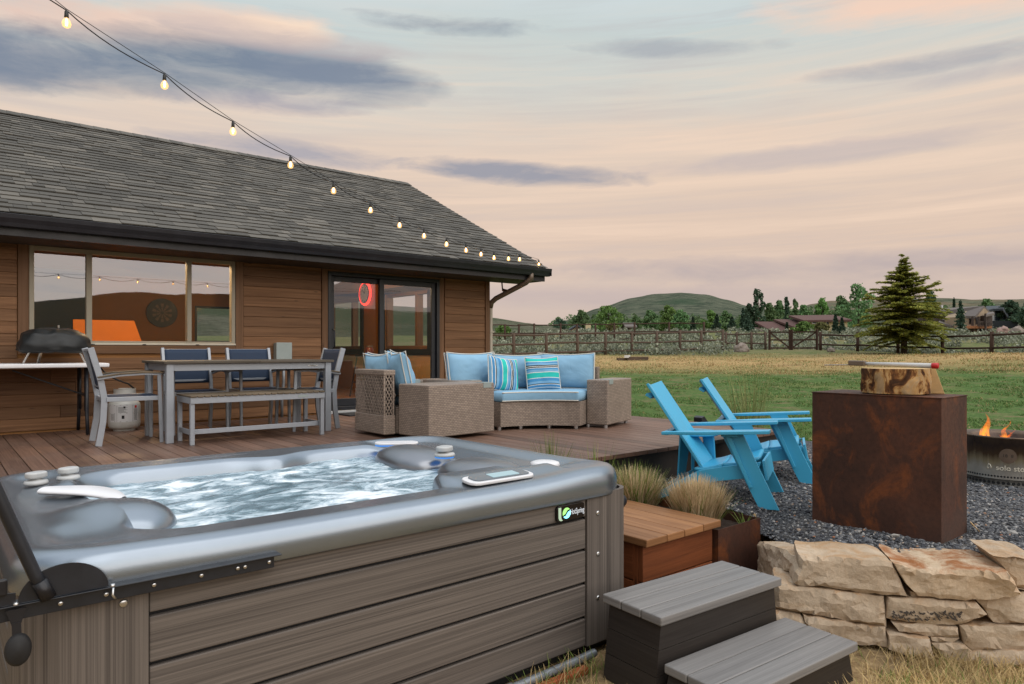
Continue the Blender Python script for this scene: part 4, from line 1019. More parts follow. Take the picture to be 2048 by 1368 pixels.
straw = leafmat('straw_blades', (.40, .28, .15), (.75, .60, .38)); greenb = leafmat('green_blades', (.09, .15, .03), (.24, .30, .07)); paleb = leafmat('pale_green_blades', (.16, .19, .06), (.33, .34, .14))
def tuft(name, label, cat, c, nd, ng, rad, h, flare, group=None, gh=1.1):
    t = thing(name, label, cat, c, 0, group)
    for nm, cnt, mt, hh, w in (('dry_stems', nd, straw, h, .0075), ('green_blades', ng, greenb, h*gh, .006)):
        if not cnt: continue
        mb = MB()
        for i in range(cnt):
            a = rnd.random()*2*PI; r_ = rad*math.sqrt(rnd.random()); out = r_/rad
            p = (c[0]+r_*math.cos(a), c[1]+r_*math.sin(a), c[2]-.01); a2 = a+rnd.gauss(0, .5)
            blade(mb, p, a2, hh*(.72+.38*rnd.random())*(1-.18*out*out), flare*(.15+.9*out)*(.6+.8*rnd.random())*(1.5 if mt is greenb else 1), w*(.7+.6*rnd.random()), seg=4, curl=1.5)
        mb.build(nm, mt, t)
    return t
tuft('ornamental_grass', 'cropped straw coloured grass clump at the front end of the steel planter', 'grass clump', (4.13, 2.90, .385), 1500, 160, .15, .34, .10, 'grass clumps in the planter', .95)
tuft('ornamental_grass', 'straw and green grass clump by the hot tub corner, farther back in the planter', 'grass clump', (4.10, 3.42, .385), 900, 380, .14, .34, .13, 'grass clumps in the planter', 1.12)
tuft('grass_tuft', 'short green grass tuft poking up behind the hot tub beside the sofa', 'grass clump', (3.52, 3.74, .45), 20, 150, .05, .50, .12)
tuft('grass_tuft', 'sparse green blades rising beside the deck edge behind the hot tub corner', 'grass clump', (3.97, 3.70, .38), 5, 40, .10, .50, .12)
tuft('broad_leaf_weed', 'small broad leaved green weed growing in the planter corner', 'weed', (4.33, 2.66, .38), 0, 16, .03, .11, .06)
for p in ():
    pass

# ------------------------------------------------------------------ dining set
tb = thing('dining_table', 'long grey aluminium dining table with weathered slat top on the deck', 'table', (2.46, 7.31, DZ))
mb = MB(); n_ = 6
for i in range(n_):
    y = 6.865+i*.1475
    for a, b in ((1.635, 2.505), (2.508, 3.295)): mb.box(a, b, y+.002, y+.1455, DZ+.732, DZ+.756)
mb.build('tabletop', M['tabletop'], tb, bevel=.003)
for x, y in ((1.69, 6.92), (3.24, 6.92), (1.69, 7.70), (3.24, 7.70)): MB().box(x-.032, x+.032, y-.032, y+.032, DZ+.001, DZ+.7315).build('leg', M['alum'], tb, bevel=.004)
mb = MB(); mb.box(1.723, 3.207, 6.905, 6.93, DZ+.665, DZ+.731); mb.box(1.723, 3.207, 7.69, 7.715, DZ+.665, DZ+.731); mb.box(1.675, 1.70, 6.953, 7.667, DZ+.665, DZ+.731); mb.box(3.23, 3.255, 6.953, 7.667, DZ+.665, DZ+.731)
mb.build('apron', M['alum'], tb, bevel=.003)
mb = MB(); mb.box(3.02, 3.13, 6.902, 6.9045, DZ+.69, DZ+.705); mb.build('maker_plate', M['steel'], tb)
bn = thing('slatted_bench', 'low aluminium bench with a weathered slat seat in front of the dining table', 'bench', (2.43, 6.84, DZ))
mb = MB(); n_ = 21
for i in range(n_): a = 1.785+i*(1.285/n_); mb.box(a+.004, a+1.285/n_-.004, 6.60, 7.075, DZ+.432, DZ+.447)
mb.build('seat', M['teak'], bn, bevel=.003)
for x, y in ((1.81, 6.64), (3.05, 6.64), (1.81, 7.04), (3.05, 7.04)): MB().box(x-.019, x+.019, y-.019, y+.019, DZ+.001, DZ+.3745).build('leg', M['alum'], bn, bevel=.003)
mb = MB(); mb.box(1.79, 3.07, 6.61, 6.645, DZ+.375, DZ+.431); mb.box(1.79, 3.07, 7.035, 7.07, DZ+.375, DZ+.431); mb.box(1.79, 1.82, 6.646, 7.034, DZ+.375, DZ+.431); mb.box(3.04, 3.07, 6.646, 7.034, DZ+.375, DZ+.431); mb.build('seat_frame', M['alum'], bn, bevel=.003)
mb = MB(); mb.box(1.80, 1.82, 6.66, 7.02, DZ+.09, DZ+.135); mb.box(3.04, 3.06, 6.66, 7.02, DZ+.09, DZ+.135); mb.box(1.821, 3.039, 6.70, 6.72, DZ+.09, DZ+.135); mb.build('stretcher', M['alum'], bn, bevel=.003)
mb = MB(); mb.box(2.79, 2.89, 6.6075, 6.6098, DZ+.395, DZ+.413); mb.build('maker_plate', M['greybox'], bn)
def make_chair():
    """faces +x; origin at the foot centre"""
    t = thing('dining_armchair', '', 'chair', (0, 0, 0), 0, 'armchairs around the dining table', local=True)
    for s in (-1, 1):
        y = s*.235
        pts = [(-.27, y, 0), (-.235, y, .22), (-.225, y, .42), (-.255, y, .60), (-.33, y, .875)]
        mb = MB()
        for i in range(len(pts)-1): mb.bar(pts[i], V(pts[i+1])+(V(pts[i+1])-V(pts[i])).normalized()*.004, .030, .052, up=(1, 0, 0))
        mb.build('rear_leg', M['alum'], t, bevel=.003)
        mb = MB(); mb.bar((.235, y*1.12, 0), (.215, y*1.12, .632), .026, .032, up=(1, 0, 0)); mb.build('front_leg', M['alum'], t, bevel=.003)
        mb = MB(); pr = [(-.285, y*1.12, .600), (-.1, y*1.12, .630), (.08, y*1.12, .640), (.232, y*1.12, .634)]
        for a, b in zip(pr, pr[1:]): mb.bar(a, b, .028, .018)
        am = mb.build('arm', M['alum'], t, bevel=.002)
        mb = MB(); pr = [(-.28, y*1.12, .617), (-.1, y*1.12, .646), (.08, y*1.12, .656), (.245, y*1.12, .650)]
        for a, b in zip(pr, pr[1:]): mb.bar(a, b, .052, .013)
        mb.build('arm_top', M['teak'], am, bevel=.003)
    mb = MB(); mb.box(-.21, .235, -.262, -.236, .395, .435); mb.box(-.21, .235, .236, .262, .395, .435); mb.box(-.24, -.21, -.22, .22, .395, .43); mb.box(.205, .235, -.235, .235, .395, .43); mb.build('seat_frame', M['alum'], t, bevel=.003)
    def sg(u, v):
        x, y = -.21+.44*u, -.234+.468*v; return (x, y, .433-.018*math.sin(PI*v)*math.sin(PI*u))
    mb = MB().grid(10, 10, sg); o = mb.build('seat', M['mesh'], t, smooth=True); o.modifiers.new('thick', 'SOLIDIFY').thickness = .006
    def bg(u, v):
        z = .50+.365*u; x = -.236-.08*((z-.47)/.4)**1.1-.012*math.sin(PI*v); return (x, -.218+.436*v, z)
    mb = MB().grid(8, 10, bg); o = mb.build('backrest', M['mesh'], t, smooth=True); o.modifiers.new('thick', 'SOLIDIFY').thickness = .008
    mb = MB(); mb.bar((-.250, -.22, .53), (-.250, .22, .53), .016, .022); mb.build('back_rail', M['alum'], t, bevel=.002); mb = MB(); mb.bar((-.335, -.22, .86), (-.335, .22, .86), .014, .02); mb.build('back_rail', M['alum'], t, bevel=.002)
    return t
c0 = make_chair()
for i, (x, y, rz, lb) in enumerate(((1.435, 7.33, math.radians(-3), 'navy sling armchair at the left end of the dining table, beside the gas cylinder'), (2.14, 7.76, -PI/2, 'navy sling armchair behind the dining table in front of the picture window'),
                                    (2.81, 7.76, -PI/2, 'navy sling armchair behind the dining table beside the grey electrical box'), (3.18, 7.33, PI-.03, 'navy sling armchair at the right end of the dining table near the sliding door'))):
    if i == 0: c0.location = (x, y, DZ); c0.rotation_euler.z = rz; c0['label'] = lb
    else: dup(c0, (x, y, DZ), rz, lb)
# white folding table with the covered oven
ft = thing('folding_table', 'white folding table with black legs against the cedar wall', 'table', (.45, 8.35, DZ))
MB().box(-.45, 1.40, 8.02, 8.70, DZ+.685, DZ+.727).build('tabletop', M['white'], ft, bevel=.012, seg=3)
for s, y in ((1, 8.12), (1, 8.60), (-1, 8.12), (-1, 8.60)):
    mb = MB(); x = .475+s*.74; k_ = .05 if y < 8.3 else -.05
    mb.tube([(x, y, DZ+.684), (x, y, DZ+.24), (x, y-k_*.2, DZ+.18), (x, y-k_*1.1, DZ+.01)], .017, 8); mb.tube([(x, y+k_*1.2, DZ+.684), (x, y+k_*1.2, DZ+.24)], .015, 8); mb.build('leg', M['black'], ft, smooth=True)
mb = MB(); mb.tube([(1.215, 8.36, DZ+.40), (.62, 8.36, DZ+.66)], .008, 6); mb.bar((1.215, 8.14, DZ+.40), (1.215, 8.58, DZ+.40), .02, .02); mb.build('brace', M['black'], ft); mb = MB(); mb.tube([(-.265, 8.36, DZ+.40), (.33, 8.36, DZ+.66)], .008, 6); mb.bar((-.265, 8.14, DZ+.40), (-.265, 8.58, DZ+.40), .02, .02); mb.build('brace', M['black'], ft)
ov = thing('pizza_oven', 'portable oven under a black cloth cover on the white folding table', 'oven', (.965, 8.34, DZ+.727))
def cov(u, v):
    a = 2*PI*u; ca, sa = math.cos(a), math.sin(a); sq = (abs(ca)**3.2+abs(sa)**3.2)**(-1/3.2)
    prof = [(0, .352), (.12, .348), (.20, .328), (.262, .29), (.295, .225), (.305, .165), (.300, .125), (.270, .11), (.05, .112)]
    s = v*(len(prof)-1); k_ = min(int(s), len(prof)-2); r_ = prof[k_][0]+(prof[k_+1][0]-prof[k_][0])*(s-k_); z = prof[k_][1]+(prof[k_+1][1]-prof[k_][1])*(s-k_)
    w = noise.fractal(V((ca*2.2, sa*2.2, z*14)), 1, 2, 4)*.016*min(1, r_/.2)+.008*math.sin(a*13+z*30)*sstep(.2, .1, z)
    return (.965+(r_+w)*sq*ca*1.02, 8.34+(r_+w)*sq*sa*.80, DZ+.727+z+w*.6+.02*noise.noise(V((ca*1.5, sa*1.5, 7)))*(1-v))
MB().grid(72, 24, cov).build('cover', M['cover'], ov, merge=True, smooth=True)
for dx, dy in ((-.235, -.14), (.21, -.14), (-.10, .17)): mb = MB(); mb.bar((.965+dx*1.18, 8.34+dy*1.1, DZ+.728), (.965+dx*.92, 8.34+dy*.95, DZ+.86), .030, .014); mb.build('leg', M['steel'], ov, bevel=.002)
mb = MB(); mb.tube([(1.0, 8.34, DZ+1.06), (1.0, 8.34, DZ+1.11)], .010, 8); mb.build('vent_pipe', M['steel'], ov)
# gas cylinder
gt = thing('gas_cylinder', 'white propane cylinder with a printed label under the navy chair by the wall', 'gas cylinder', (1.60, 8.38, DZ)); gc = (1.60, 8.38, DZ)
mb = MB(); mb.lathe([(.10, .018), (.135, .026), (.152, .05), (.156, .09), (.156, .26), (.15, .29), (.12, .325), (.07, .345), (0, .35)], 36, gc); mb.build('body', M['tank'], gt, smooth=True)
mb = MB(); mb.lathe([(.10, .0), (.105, .0), (.105, .03), (.10, .03)], 32, gc); mb.build('foot_ring', M['tank'], gt)
mb = MB(); mb.lathe([(.105, .33), (.11, .33), (.11, .44), (.113, .447), (.105, .447), (.105, .33)], 32, gc, a0=-2.9, a1=1.9); mb.build('collar', M['tank'], gt)
mb = MB(); mb.tube([(*gc[:2], DZ+.34), (*gc[:2], DZ+.42)], .02, 10); mb.tube([(gc[0], gc[1], DZ+.40), (gc[0]+.09, gc[1]-.03, DZ+.40)], .015, 8); mb.build('valve', M['steel'], gt, smooth=True)
fa = math.atan2(-gc[1], -gc[0])
mb = MB(); mb.lathe([(.1575, .10), (.1575, .285)], 24, gc, a0=fa-1.0, a1=fa+.95); lbm = mb.build('label', plain('label_white', (.60, .60, .60), .5, 0, .03, 5, 0), gt)
mb = MB()
def lab(a, z, w, h, m=0):
    mb.lathe([(.1585, z), (.1585, z+h)], 5, gc, m, fa+a, fa+a+w)
for z in (.105, .19, .275): lab(-.98, z, 1.9, .0022)
for a in (-.45, .50): lab(a, .105, .010, .17)
for i in range(7): lab(-.36, .20+i*.009, .55-.1*(i % 3), .0028)
for i in range(14): lab(.58, .115+i*.009, .30, .003)
for i in range(8): lab(-.9, .12+i*.009, .33, .0025)
lab(-.15, .135, .16, .035); lab(-.05, .245, .12, .02); mb.build('print', M['fascia'], lbm)
mb = MB(); mb.lathe([(.1588, .245), (.1588, .272)], 4, gc, 0, fa+.66, fa+.82); mb.build('hazard_mark', M['red'], lbm)
mb = MB(); pts = [(1.36, 8.30, DZ+.68), (1.42, 8.26, DZ+.60), (1.52, 8.24, DZ+.54), (1.62, 8.28, DZ+.50), (1.68, 8.33, DZ+.45), (1.69, 8.35, DZ+.41)]; mb.tube(pts, .009, 8); tag(mb.build('gas_hose', M['rubber'], smooth=True), 'black rubber gas hose drooping from the folding table to the cylinder', 'hose')
# ------------------------------------------------------------------ wicker sofas
SC = (4.62, 4.87)
sf = thing('curved_sofa', 'curved woven wicker sofa with light blue cushions facing the hot tub', 'sofa', (5.2, 5.9, DZ))
A0, A1 = math.radians(28), math.radians(88)
R0, R1 = .86, 1.70
MB().sector(SC, R0, R1-.10, A0, A1, DZ+.04, DZ+.30, 30).build('seat_base', M['wicker'], sf)
MB().sector(SC, R1-.099, R1, A0, A1, DZ+.04, DZ+.66, 30).build('backrest', M['wicker'], sf)
def arm_block(parent, c, L, W, ang, h=.53, clip=1, name='armrest'):
    mb = MB(); mb.rbox((c[0], c[1], DZ+.035+(h-.035)/2), L, W, h-.035, ang, mode='hv'); o = mb.build(name, M['wicker'], parent, bevel=.012, seg=3)
    d = V((math.cos(ang), math.sin(ang), 0)); s = V((-d.y, d.x, 0)); p = V((c[0], c[1], DZ+h))+d*clip*(L/2-.10)-s*(W/2-.055)
    mb = MB(); mb.rbox(p+V((0, 0, .003)), .11, .115, .005, ang); mb.rbox(p-s*.0575+V((0, 0, -.022)), .11, .005, .055, ang); mb.build('clip', M['greybox'], o, bevel=.002)
    return o
arm_block(sf, (5.985, 5.385), .72, .25, math.radians(19), clip=-1)
arm_block(sf, (4.44, 6.36), .84, .24, math.radians(92), clip=-1)
mb = MB()
for a in (32, 50, 70, 86):
    for r in (.93, 1.6): mb.lathe([(.025, 0), (.025, .039), (0, .039)], 10, (SC[0]+r*math.cos(math.radians(a)), SC[1]+r*math.sin(math.radians(a)), DZ+.001))
for x, y in ((5.69, 5.18), (5.62, 5.38), (6.28, 5.40), (6.25, 5.56)): mb.lathe([(.022, 0), (.022, .036), (0, .036)], 10, (x, y, DZ+.001))
mb.build('feet', M['steel'], sf)
# seat cushion with piping
def seat_cush(r0, r1, a0, a1, z0, z1, name, label, n=34):
    t = thing(name, label, 'cushion', (SC[0]+r1*math.cos((a0+a1)/2), SC[1]+r1*math.sin((a0+a1)/2), z0))
    prof = []
    K = 6; rad = .028
    for (r, z, t0) in ((r0+rad, z0+rad, PI), (r1-rad, z0+rad, PI*1.5), (r1-rad, z1-rad, 0), (r0+rad, z1-rad, PI/2)):
        for i in range(K+1): q = t0+PI/2*i/K; prof.append((r+rad*math.cos(q), z+rad*math.sin(q)))
    top = []
    mb = MB(); m_ = len(prof)
    for i in range(n+1):
        a = a0+(a1-a0)*i/n; e = min(i, n-i)/n; sh = sstep(0, .05, e)*.02-.02
        for r, z in prof:
            up = .016*math.sin(PI*(r-r0)/(r1-r0))*(z > (z0+z1)/2); r_ = r
            mb.v.append((SC[0]+r_*math.cos(a), SC[1]+r_*math.sin(a), z+up+(sh if z > (z0+z1)/2 else -sh*.3)))
    for i in range(n):
        for j in range(m_): j2 = (j+1) % m_; mb.face((i*m_+j, i*m_+j2, (i+1)*m_+j2, (i+1)*m_+j))
    mb.face(list(range(m_))[::-1]); mb.face([n*m_+j for j in range(m_)])
    mb.build('cushion', M['canvas'], t, smooth=True)
    mb = MB()
    for z in (z0+.012, z1-.006): mb.tube([(SC[0]+(r0+.004)*math.cos(a), SC[1]+(r0+.004)*math.sin(a), z-(.006 if z > (z0+z1)/2 else 0)) for a in [a0+(a1-a0)*i/n for i in range(n+1)]], .0065, 6)
    mb.build('piping', M['piping'], t, smooth=True)
seat_cush(R0-.02, R1-.20, A0+.01, A1-.01, DZ+.302, DZ+.415, 'seat_cushion', 'curved light blue seat cushion with cream piping on the wicker sofa')
def pillow(name, label, c, w, h, th, face, tilt, mats, ear=.08, roll=0, pipe=True, group=None, seed=0, cat='cushion'):
    """upright pillow centred at c; `face` = yaw its front looks to; tilt leans the top away"""
    t = thing(name, label, cat, (c[0], c[1], c[2]-h/2), 0, group)
    fr = V((math.cos(face), math.sin(face), 0)); sd = V((-fr.y, fr.x, 0)); up = V((0, 0, 1))
    up2 = (up*math.cos(tilt)-fr*math.sin(tilt)); fr2 = (fr*math.cos(tilt)+up*math.sin(tilt))
    sd3 = sd*math.cos(roll)+up2*math.sin(roll); up3 = up2*math.cos(roll)-sd*math.sin(roll)
    def outline(u, v):
        x, y = (u*2-1), (v*2-1)
        px_ = x*(1-ear*(1-y*y)*.5)*(1-.02*abs(y)); py_ = y*(1-ear*(1-x*x))
        py_ -= .035*(1-x*x)*(y > 0)*y
        return px_*w/2, py_*h/2
    def side(sgn):
        def f(u, v):
            x, y = u*2-1, v*2-1; a, b = outline(u, v)
            k_ = (max(0, 1-abs(x)**2.6)*max(0, 1-abs(y)**2.6))**.55
            wr = noise.noise(V((x*1.7+seed, y*1.7, seed)))*.014+noise.noise(V((x*4+seed, y*4, 9)))*.006
            d = sgn*(k_*th/2)+wr*k_*sgn
            return V(c)+sd3*a+up3*b+fr2*d
        return f
    mb = MB(); mb.grid(26, 26, side(1)); mb.grid(26, 26, side(-1)); mb.build('cover', mats, t, smooth=True, merge=.0005)
    if pipe:
        pts = [(i/24, 0) for i in range(24)]+[(1, i/24) for i in range(24)]+[(1-i/24, 1) for i in range(24)]+[(0, 1-i/24) for i in range(25)]
        P = []
        for u, v in pts: a, b = outline(u, v); P.append(V(c)+sd3*a+up3*b)
        mb = MB()
        if pipe == 2:
            for o_ in (-.028, .028): mb.tube([p+fr2*o_*(1) for p in P], .0058, 6)
        else: mb.tube(P, .0062, 6)
        mb.build('piping', M['piping'], t, smooth=True)
    return t
GB = 'back cushions along the curved sofa'
def on_sofa(px_a, r, z): a = math.radians(px_a); return (SC[0]+r*math.cos(a), SC[1]+r*math.sin(a), z)
ZB = DZ+.415
for ang, w, hh, lb, sd_i in ((88, .66, .44, 'light blue back cushion at the left end of the curved sofa behind a striped pillow', 1), (64, .66, .42, 'light blue back cushion in the middle of the curved sofa, between two striped pillows', 4), (41, .68, .43, 'light blue back cushion at the right end of the curved sofa by the armrest', 8)):
    c = on_sofa(ang, 1.40, ZB+hh/2-.02); pillow('back_cushion', lb, c, w, hh, .24, math.radians(ang+180), .20, M['canvas'], .07, 0, 2, GB, sd_i)
c = on_sofa(77, 1.12, ZB+.175); pillow('striped_pillow', 'blue and turquoise striped pillow tipped on its corner, stripes running upright', c, .40, .40, .17, math.radians(77+190), .28, M['stripes_v'], .06, -.16, True, 'striped throw pillows', 12, 'pillow')
c = on_sofa(53, 1.16, ZB+.175); pillow('striped_pillow', 'blue and turquoise striped pillow sitting square, stripes running level', c, .40, .39, .17, math.radians(53+192), .24, M['stripes_h'], .06, .03, True, 'striped throw pillows', 15, 'pillow')
# armchair on the left, its back towards the dining table
ac = thing('wicker_armchair', 'woven wicker armchair with an open lattice back, its side towards the hot tub', 'armchair', (3.9, 6.1, DZ))
arm_block(ac, (3.954, 5.716), .84, .48, math.radians(5), clip=1)
arm_block(ac, (3.87, 6.69), .72, .22, 0, clip=1)
MB().box(3.52, 4.28, 5.96, 6.575, DZ+.04, DZ+.29, mode='hv').build('seat_base', M['wicker'], ac)
mb = MB(); bx0_, bx1_, by0, by1 = 3.375, 3.505, 5.955, 6.56
mb.box(bx0_, bx1_, by0, by1, DZ+.61, DZ+.665, mode='hv'); mb.build('back_rim', M['wicker'], ac, bevel=.008); mb = MB(); mb.box(bx0_, bx1_, by0, by1, DZ+.035, DZ+.22, mode='hv')
bk = mb.build('backrest', M['wicker'], ac, bevel=.008)
mb = MB()
def lattice(o_, ux, L, z0, z1, stepw):
    n_ = int((L+(z1-z0))/stepw)+1
    for sg_ in (1, -1):
        for i in range(-1, n_+6):
            a = i*stepw-(z1-z0)*.55; s0, s1 = a, a+(z1-z0)*.55
            if sg_ < 0: s0, s1 = s1, s0
            za, zb_ = z0, z1
            def clipit(s0, s1, za, zb_):
                P = []
                for k_ in range(9):
                    t_ = k_/8; s_ = s0+(s1-s0)*t_
                    if -.001 <= s_ <= L+.001: P.append((s_, za+(zb_-za)*t_))
                return P
            P = clipit(s0, s1, za, zb_)
            if len(P) < 2: continue
            off_ = .0025*sg_
            nx = V((-ux[1], ux[0], 0))
            mb.bar(V(o_)+V(ux)*P[0][0]+nx*off_+V((0, 0, P[0][1])), V(o_)+V(ux)*P[-1][0]+nx*off_+V((0, 0, P[-1][1])), .010, .004, up=tuple(nx))
for x_ in (bx0_+.008,): lattice((x_, by0, DZ), V((0, 1, 0)), by1-by0, .215, .612, .034)
lattice((bx0_, by0+.006, DZ), V((1, 0, 0)), bx1_-bx0_, .215, .612, .034)
mb.build('lattice', M['wicker'], bk)
mb = MB(); mb.box(bx1_-.012, bx1_, by0+.01, by1-.01, DZ+.221, DZ+.609, mode='hv'); mb.box(bx0_, bx0_+.02, by0, by0+.0, DZ+.22, DZ+.61) if False else None
mb.build('lattice_shade_sheet', M['rubber'], bk)  # black sheet put in for the shade behind the open lattice
mb = MB(); mb.box(bx0_+.001, bx0_+.019, by0+.001, by0+.019, DZ+.22, DZ+.61); mb.box(bx1_-.033, bx1_-.014, by0+.001, by0+.02, DZ+.22, DZ+.61); mb.build('corner_post', M['wicker'], bk)
sc_ = thing('seat_cushion', 'light blue seat cushion inside the wicker armchair', 'cushion', (3.95, 6.25, DZ+.29)); MB().box(3.70, 4.28, 5.975, 6.57, DZ+.292, DZ+.41).build('cushion', M['canvas'], sc_, bevel=.03, seg=4)
GA = 'cushions on the wicker armchair'
pillow('back_cushion', 'light blue cushion standing against the near armrest of the lattice armchair', (3.69, 6.19, ZB+.20), .54, .48, .24, math.radians(-14), .22, M['canvas'], .08, .03, 2, GA, 21)
pillow('back_cushion', 'light blue cushion half hidden behind another on the lattice armchair', (3.60, 6.42, ZB+.19), .44, .46, .2, math.radians(5), .2, M['canvas'], .08, 0, 2, GA, 25)

# ------------------------------------------------------------------ blue garden chairs
def make_lounge():
    """faces +x, origin on the ground below the seat"""
    t = thing('adirondack_chair', '', 'chair', (0, 0, 0), 0, 'blue slant back chairs on the gravel', local=True); B = M['blue']
    # back: two boards meeting in a shallow valley
    def back(s):
        p0, p1 = V((-.12, 0, .25)), V((-.55, 0, .89)); d = (p1-p0).normalized(); f = V((d.z, 0, -d.x))
        w0, w1 = .245, .235; mb = MB()
        P = [p0-f*.012, p0+V((0, s*w0, 0))+f*.03, p1+V((0, s*w1, 0))+f*.03, p1-f*.012]
        mb.prism(P if s > 0 else P[::-1], f*-.021); return mb.build('back_board', B, t, bevel=.003)
    back(1); back(-1)
    mb = MB(); mb.bar((-.53, -.20, .80), (-.53, .20, .80), .055, .022, up=(.5, 0, .86)); mb.bar((-.37, -.33, .52), (-.37, .33, .52), .05, .022); mb.build('back_brace', B, t, bevel=.003)
    # seat in two gently curved boards
    def seat(x0, z0, x1, z1, dip):
        def f(u, v):
            x = x0+(x1-x0)*u; y = -.265+.53*v; return (x, y, z0+(z1-z0)*u-dip*math.sin(PI*v)-.012*math.sin(PI*u))
        o = MB().grid(8, 14, f).build('seat_board', B, t, smooth=True); md = o.modifiers.new('thick', 'SOLIDIFY'); md.thickness = .022; md.offset = -1
    seat(-.155, .262, .045, .305, .012); seat(.053, .308, .30, .372, .022)
    for s in (-1, 1):
        y = s*.275
        mb = MB(); prof = [(-.52, .0), (-.43, .0), (.02, .175), (.30, .225), (.33, .34), (.05, .285), (-.12, .245), (-.20, .20)]
        mb.prism([(x, y-.011, z) for x, z in prof], (0, .022, 0)); mb.build('side_rail', B, t, bevel=.003)
        y = s*.305
        mb = MB(); mb.prism([(.32, y-.012, 0), (.46, y-.012, 0), (.20, y-.012, .56), (.045, y-.012, .553)], (0, .024, 0)); lg = mb.build('front_leg', B, t, bevel=.003)
        y2 = s*.331
        mb = MB(); mb.prism([(.075, y2-.013, .545), (.115, y2-.013, .545), (.275, y2-.013, .16), (.255, y2-.013, .15)], (0, .026, 0)); mb.build('leg_rib', B, lg, bevel=.003)
        y = s*.345
        def armf(u, v):
            x = -.39+.79*u; w = .055+.075*sstep(.0, .45, u)-.012*sstep(.9, 1, u); return (x, y+s*.012*math.sin(u*2)-w/2+w*v, .538+.050*u)
        o = MB().grid(14, 2, armf).build('arm', B, t); md = o.modifiers.new('thick', 'SOLIDIFY'); md.thickness = .024; md.offset = -1; bv = o.modifiers.new('edge', 'BEVEL'); bv.width = .004; bv.segments = 2; bv.limit_method = 'ANGLE'
        mb = MB(); mb.rbox((.12, y, .533), .13, .05, .02, 0); mb.build('arm_block', B, o, bevel=.006)
    mb = MB(); mb.prism([(.335, -.262, .345), (.335, .262, .345), (.36, .262, .20), (.36, -.262, .20)], (.02, 0, .004)); mb.build('apron', B, t, bevel=.003)
    return t
ch = make_lounge(); ch.location = (4.83, 3.17, GZ); ch.rotation_euler.z = math.radians(-65); ch['label'] = 'turquoise blue slant back garden chair behind the planter grass, its whole side in view'
dup(ch, (5.90, 3.42, GZ), math.radians(-62), 'turquoise blue slant back garden chair half hidden behind the rusted steel block')
sdt = thing('side_table', 'small round turquoise side table between the two blue garden chairs', 'side table', (4.99, 3.52, GZ)); tcx, tcy = 4.99, 3.52
mb = MB(); mb.lathe([(0, .455), (.19, .455), (.20, .463), (.20, .477), (.19, .482), (0, .482)], 36, (tcx, tcy, GZ)); mb.build('tabletop', M['blue'], sdt, smooth=False)
for a in (40, 160, 280):
    a = math.radians(a); mb = MB(); mb.prism([(tcx+.06*math.cos(a), tcy+.06*math.sin(a), GZ+.454), (tcx+.16*math.cos(a), tcy+.16*math.sin(a), GZ+.454), (tcx+.19*math.cos(a), tcy+.19*math.sin(a), GZ), (tcx+.13*math.cos(a), tcy+.13*math.sin(a), GZ)], (-.022*math.sin(a), .022*math.cos(a), 0)); mb.build('leg', M['blue'], sdt, bevel=.002)
# path spotlight beside the deck and reedy plant
t = thing('garden_spotlight', 'small black wedge shaped spotlight on the gravel at the far deck edge', 'spotlight', (7.25, 5.0, GZ)); mb = MB(); mb.prism([(7.15, 4.95, .60), (7.33, 4.95, .60), (7.33, 4.95, .68), (7.20, 4.95, .80), (7.15, 4.95, .78)], (0, .12, 0)); mb.build('housing', M['black'], t, bevel=.005)
mb = MB(); mb.tube([(7.24, 5.01, GZ-.02), (7.24, 5.01, .60)], .02, 8); mb.build('stake', M['black'], t)
t = thing('reed_grass', 'tall wispy green reed grass behind the blue chairs at the lawn edge', 'grass clump', (8.0, 4.85, GZ)); mb = MB()
for i in range(190):
    a = rnd.random()*6.28; r_ = .22*math.sqrt(rnd.random()); blade(mb, (8.0+r_*math.cos(a), 4.85+r_*math.sin(a), GZ-.02), a+rnd.gauss(0, .6), .45+.75*rnd.random()**1.5, .10+.26*rnd.random(), .008, seg=5, curl=2.2)
mb.build('blades', paleb, t)

# ------------------------------------------------------------------ rusted steel block, log, maul
cb = thing('steel_block', 'tall rusted steel block standing on the gravel with a log on top', 'steel block', (4.83, 1.915, GZ))
MB().box(4.61, 5.05, 1.52, 2.31, GZ-.03, 1.309).build('body', M['corten'], cb, bevel=.0025)
mb = MB(); mb.box(4.606, 5.054, 1.516, 2.314, 1.3095, 1.3155); mb.build('lid', M['corten'], cb, bevel=.001)
lg = thing('chopping_log', 'short thick log with peeling bark resting on the rusted steel block', 'log', (4.83, 1.86, 1.316)); lc = V((4.83, 1.86, 1.316))
def lr(a): return .196+.014*noise.noise(V((math.cos(a)*1.6, math.sin(a)*1.6, 2)))+.006*noise.noise(V((math.cos(a)*6, math.sin(a)*6, 4)))
def lside(u, v):
    a = 2*PI*u; r_ = lr(a)*(1+.02*math.sin(v*3)); b = noise.fractal(V((math.cos(a)*4, math.sin(a)*4, v*2)), 1, 2, 4)*.008*(0 if v in (0, 1) else 1); return lc+V(((r_+b)*math.cos(a), (r_+b)*math.sin(a), .006+.158*v))
MB().grid(110, 16, lside).build('bark', M['bark'], lg, merge=True, smooth=True)
mb = MB()
for z, fl in ((.1645, 0), (.0065, 1)):
    P = [lc+V((lr(2*PI*i/110)*.995*math.cos(2*PI*i/110), lr(2*PI*i/110)*.995*math.sin(2*PI*i/110), z)) for i in range(110)]; mb.poly(P[::-1] if fl else P)
mb.build('cut_face', M['logends'], lg)
o = MB().prism([(4.99, 1.735, 1.3165), (5.04, 1.66, 1.3165), (4.99, 1.70, 1.49), (4.975, 1.725, 1.49)], (-.035, -.03, 0)).build('split_wood', M['logends'], bevel=.004); tag(o, 'pale split wedge of firewood leaning against the log', 'firewood')
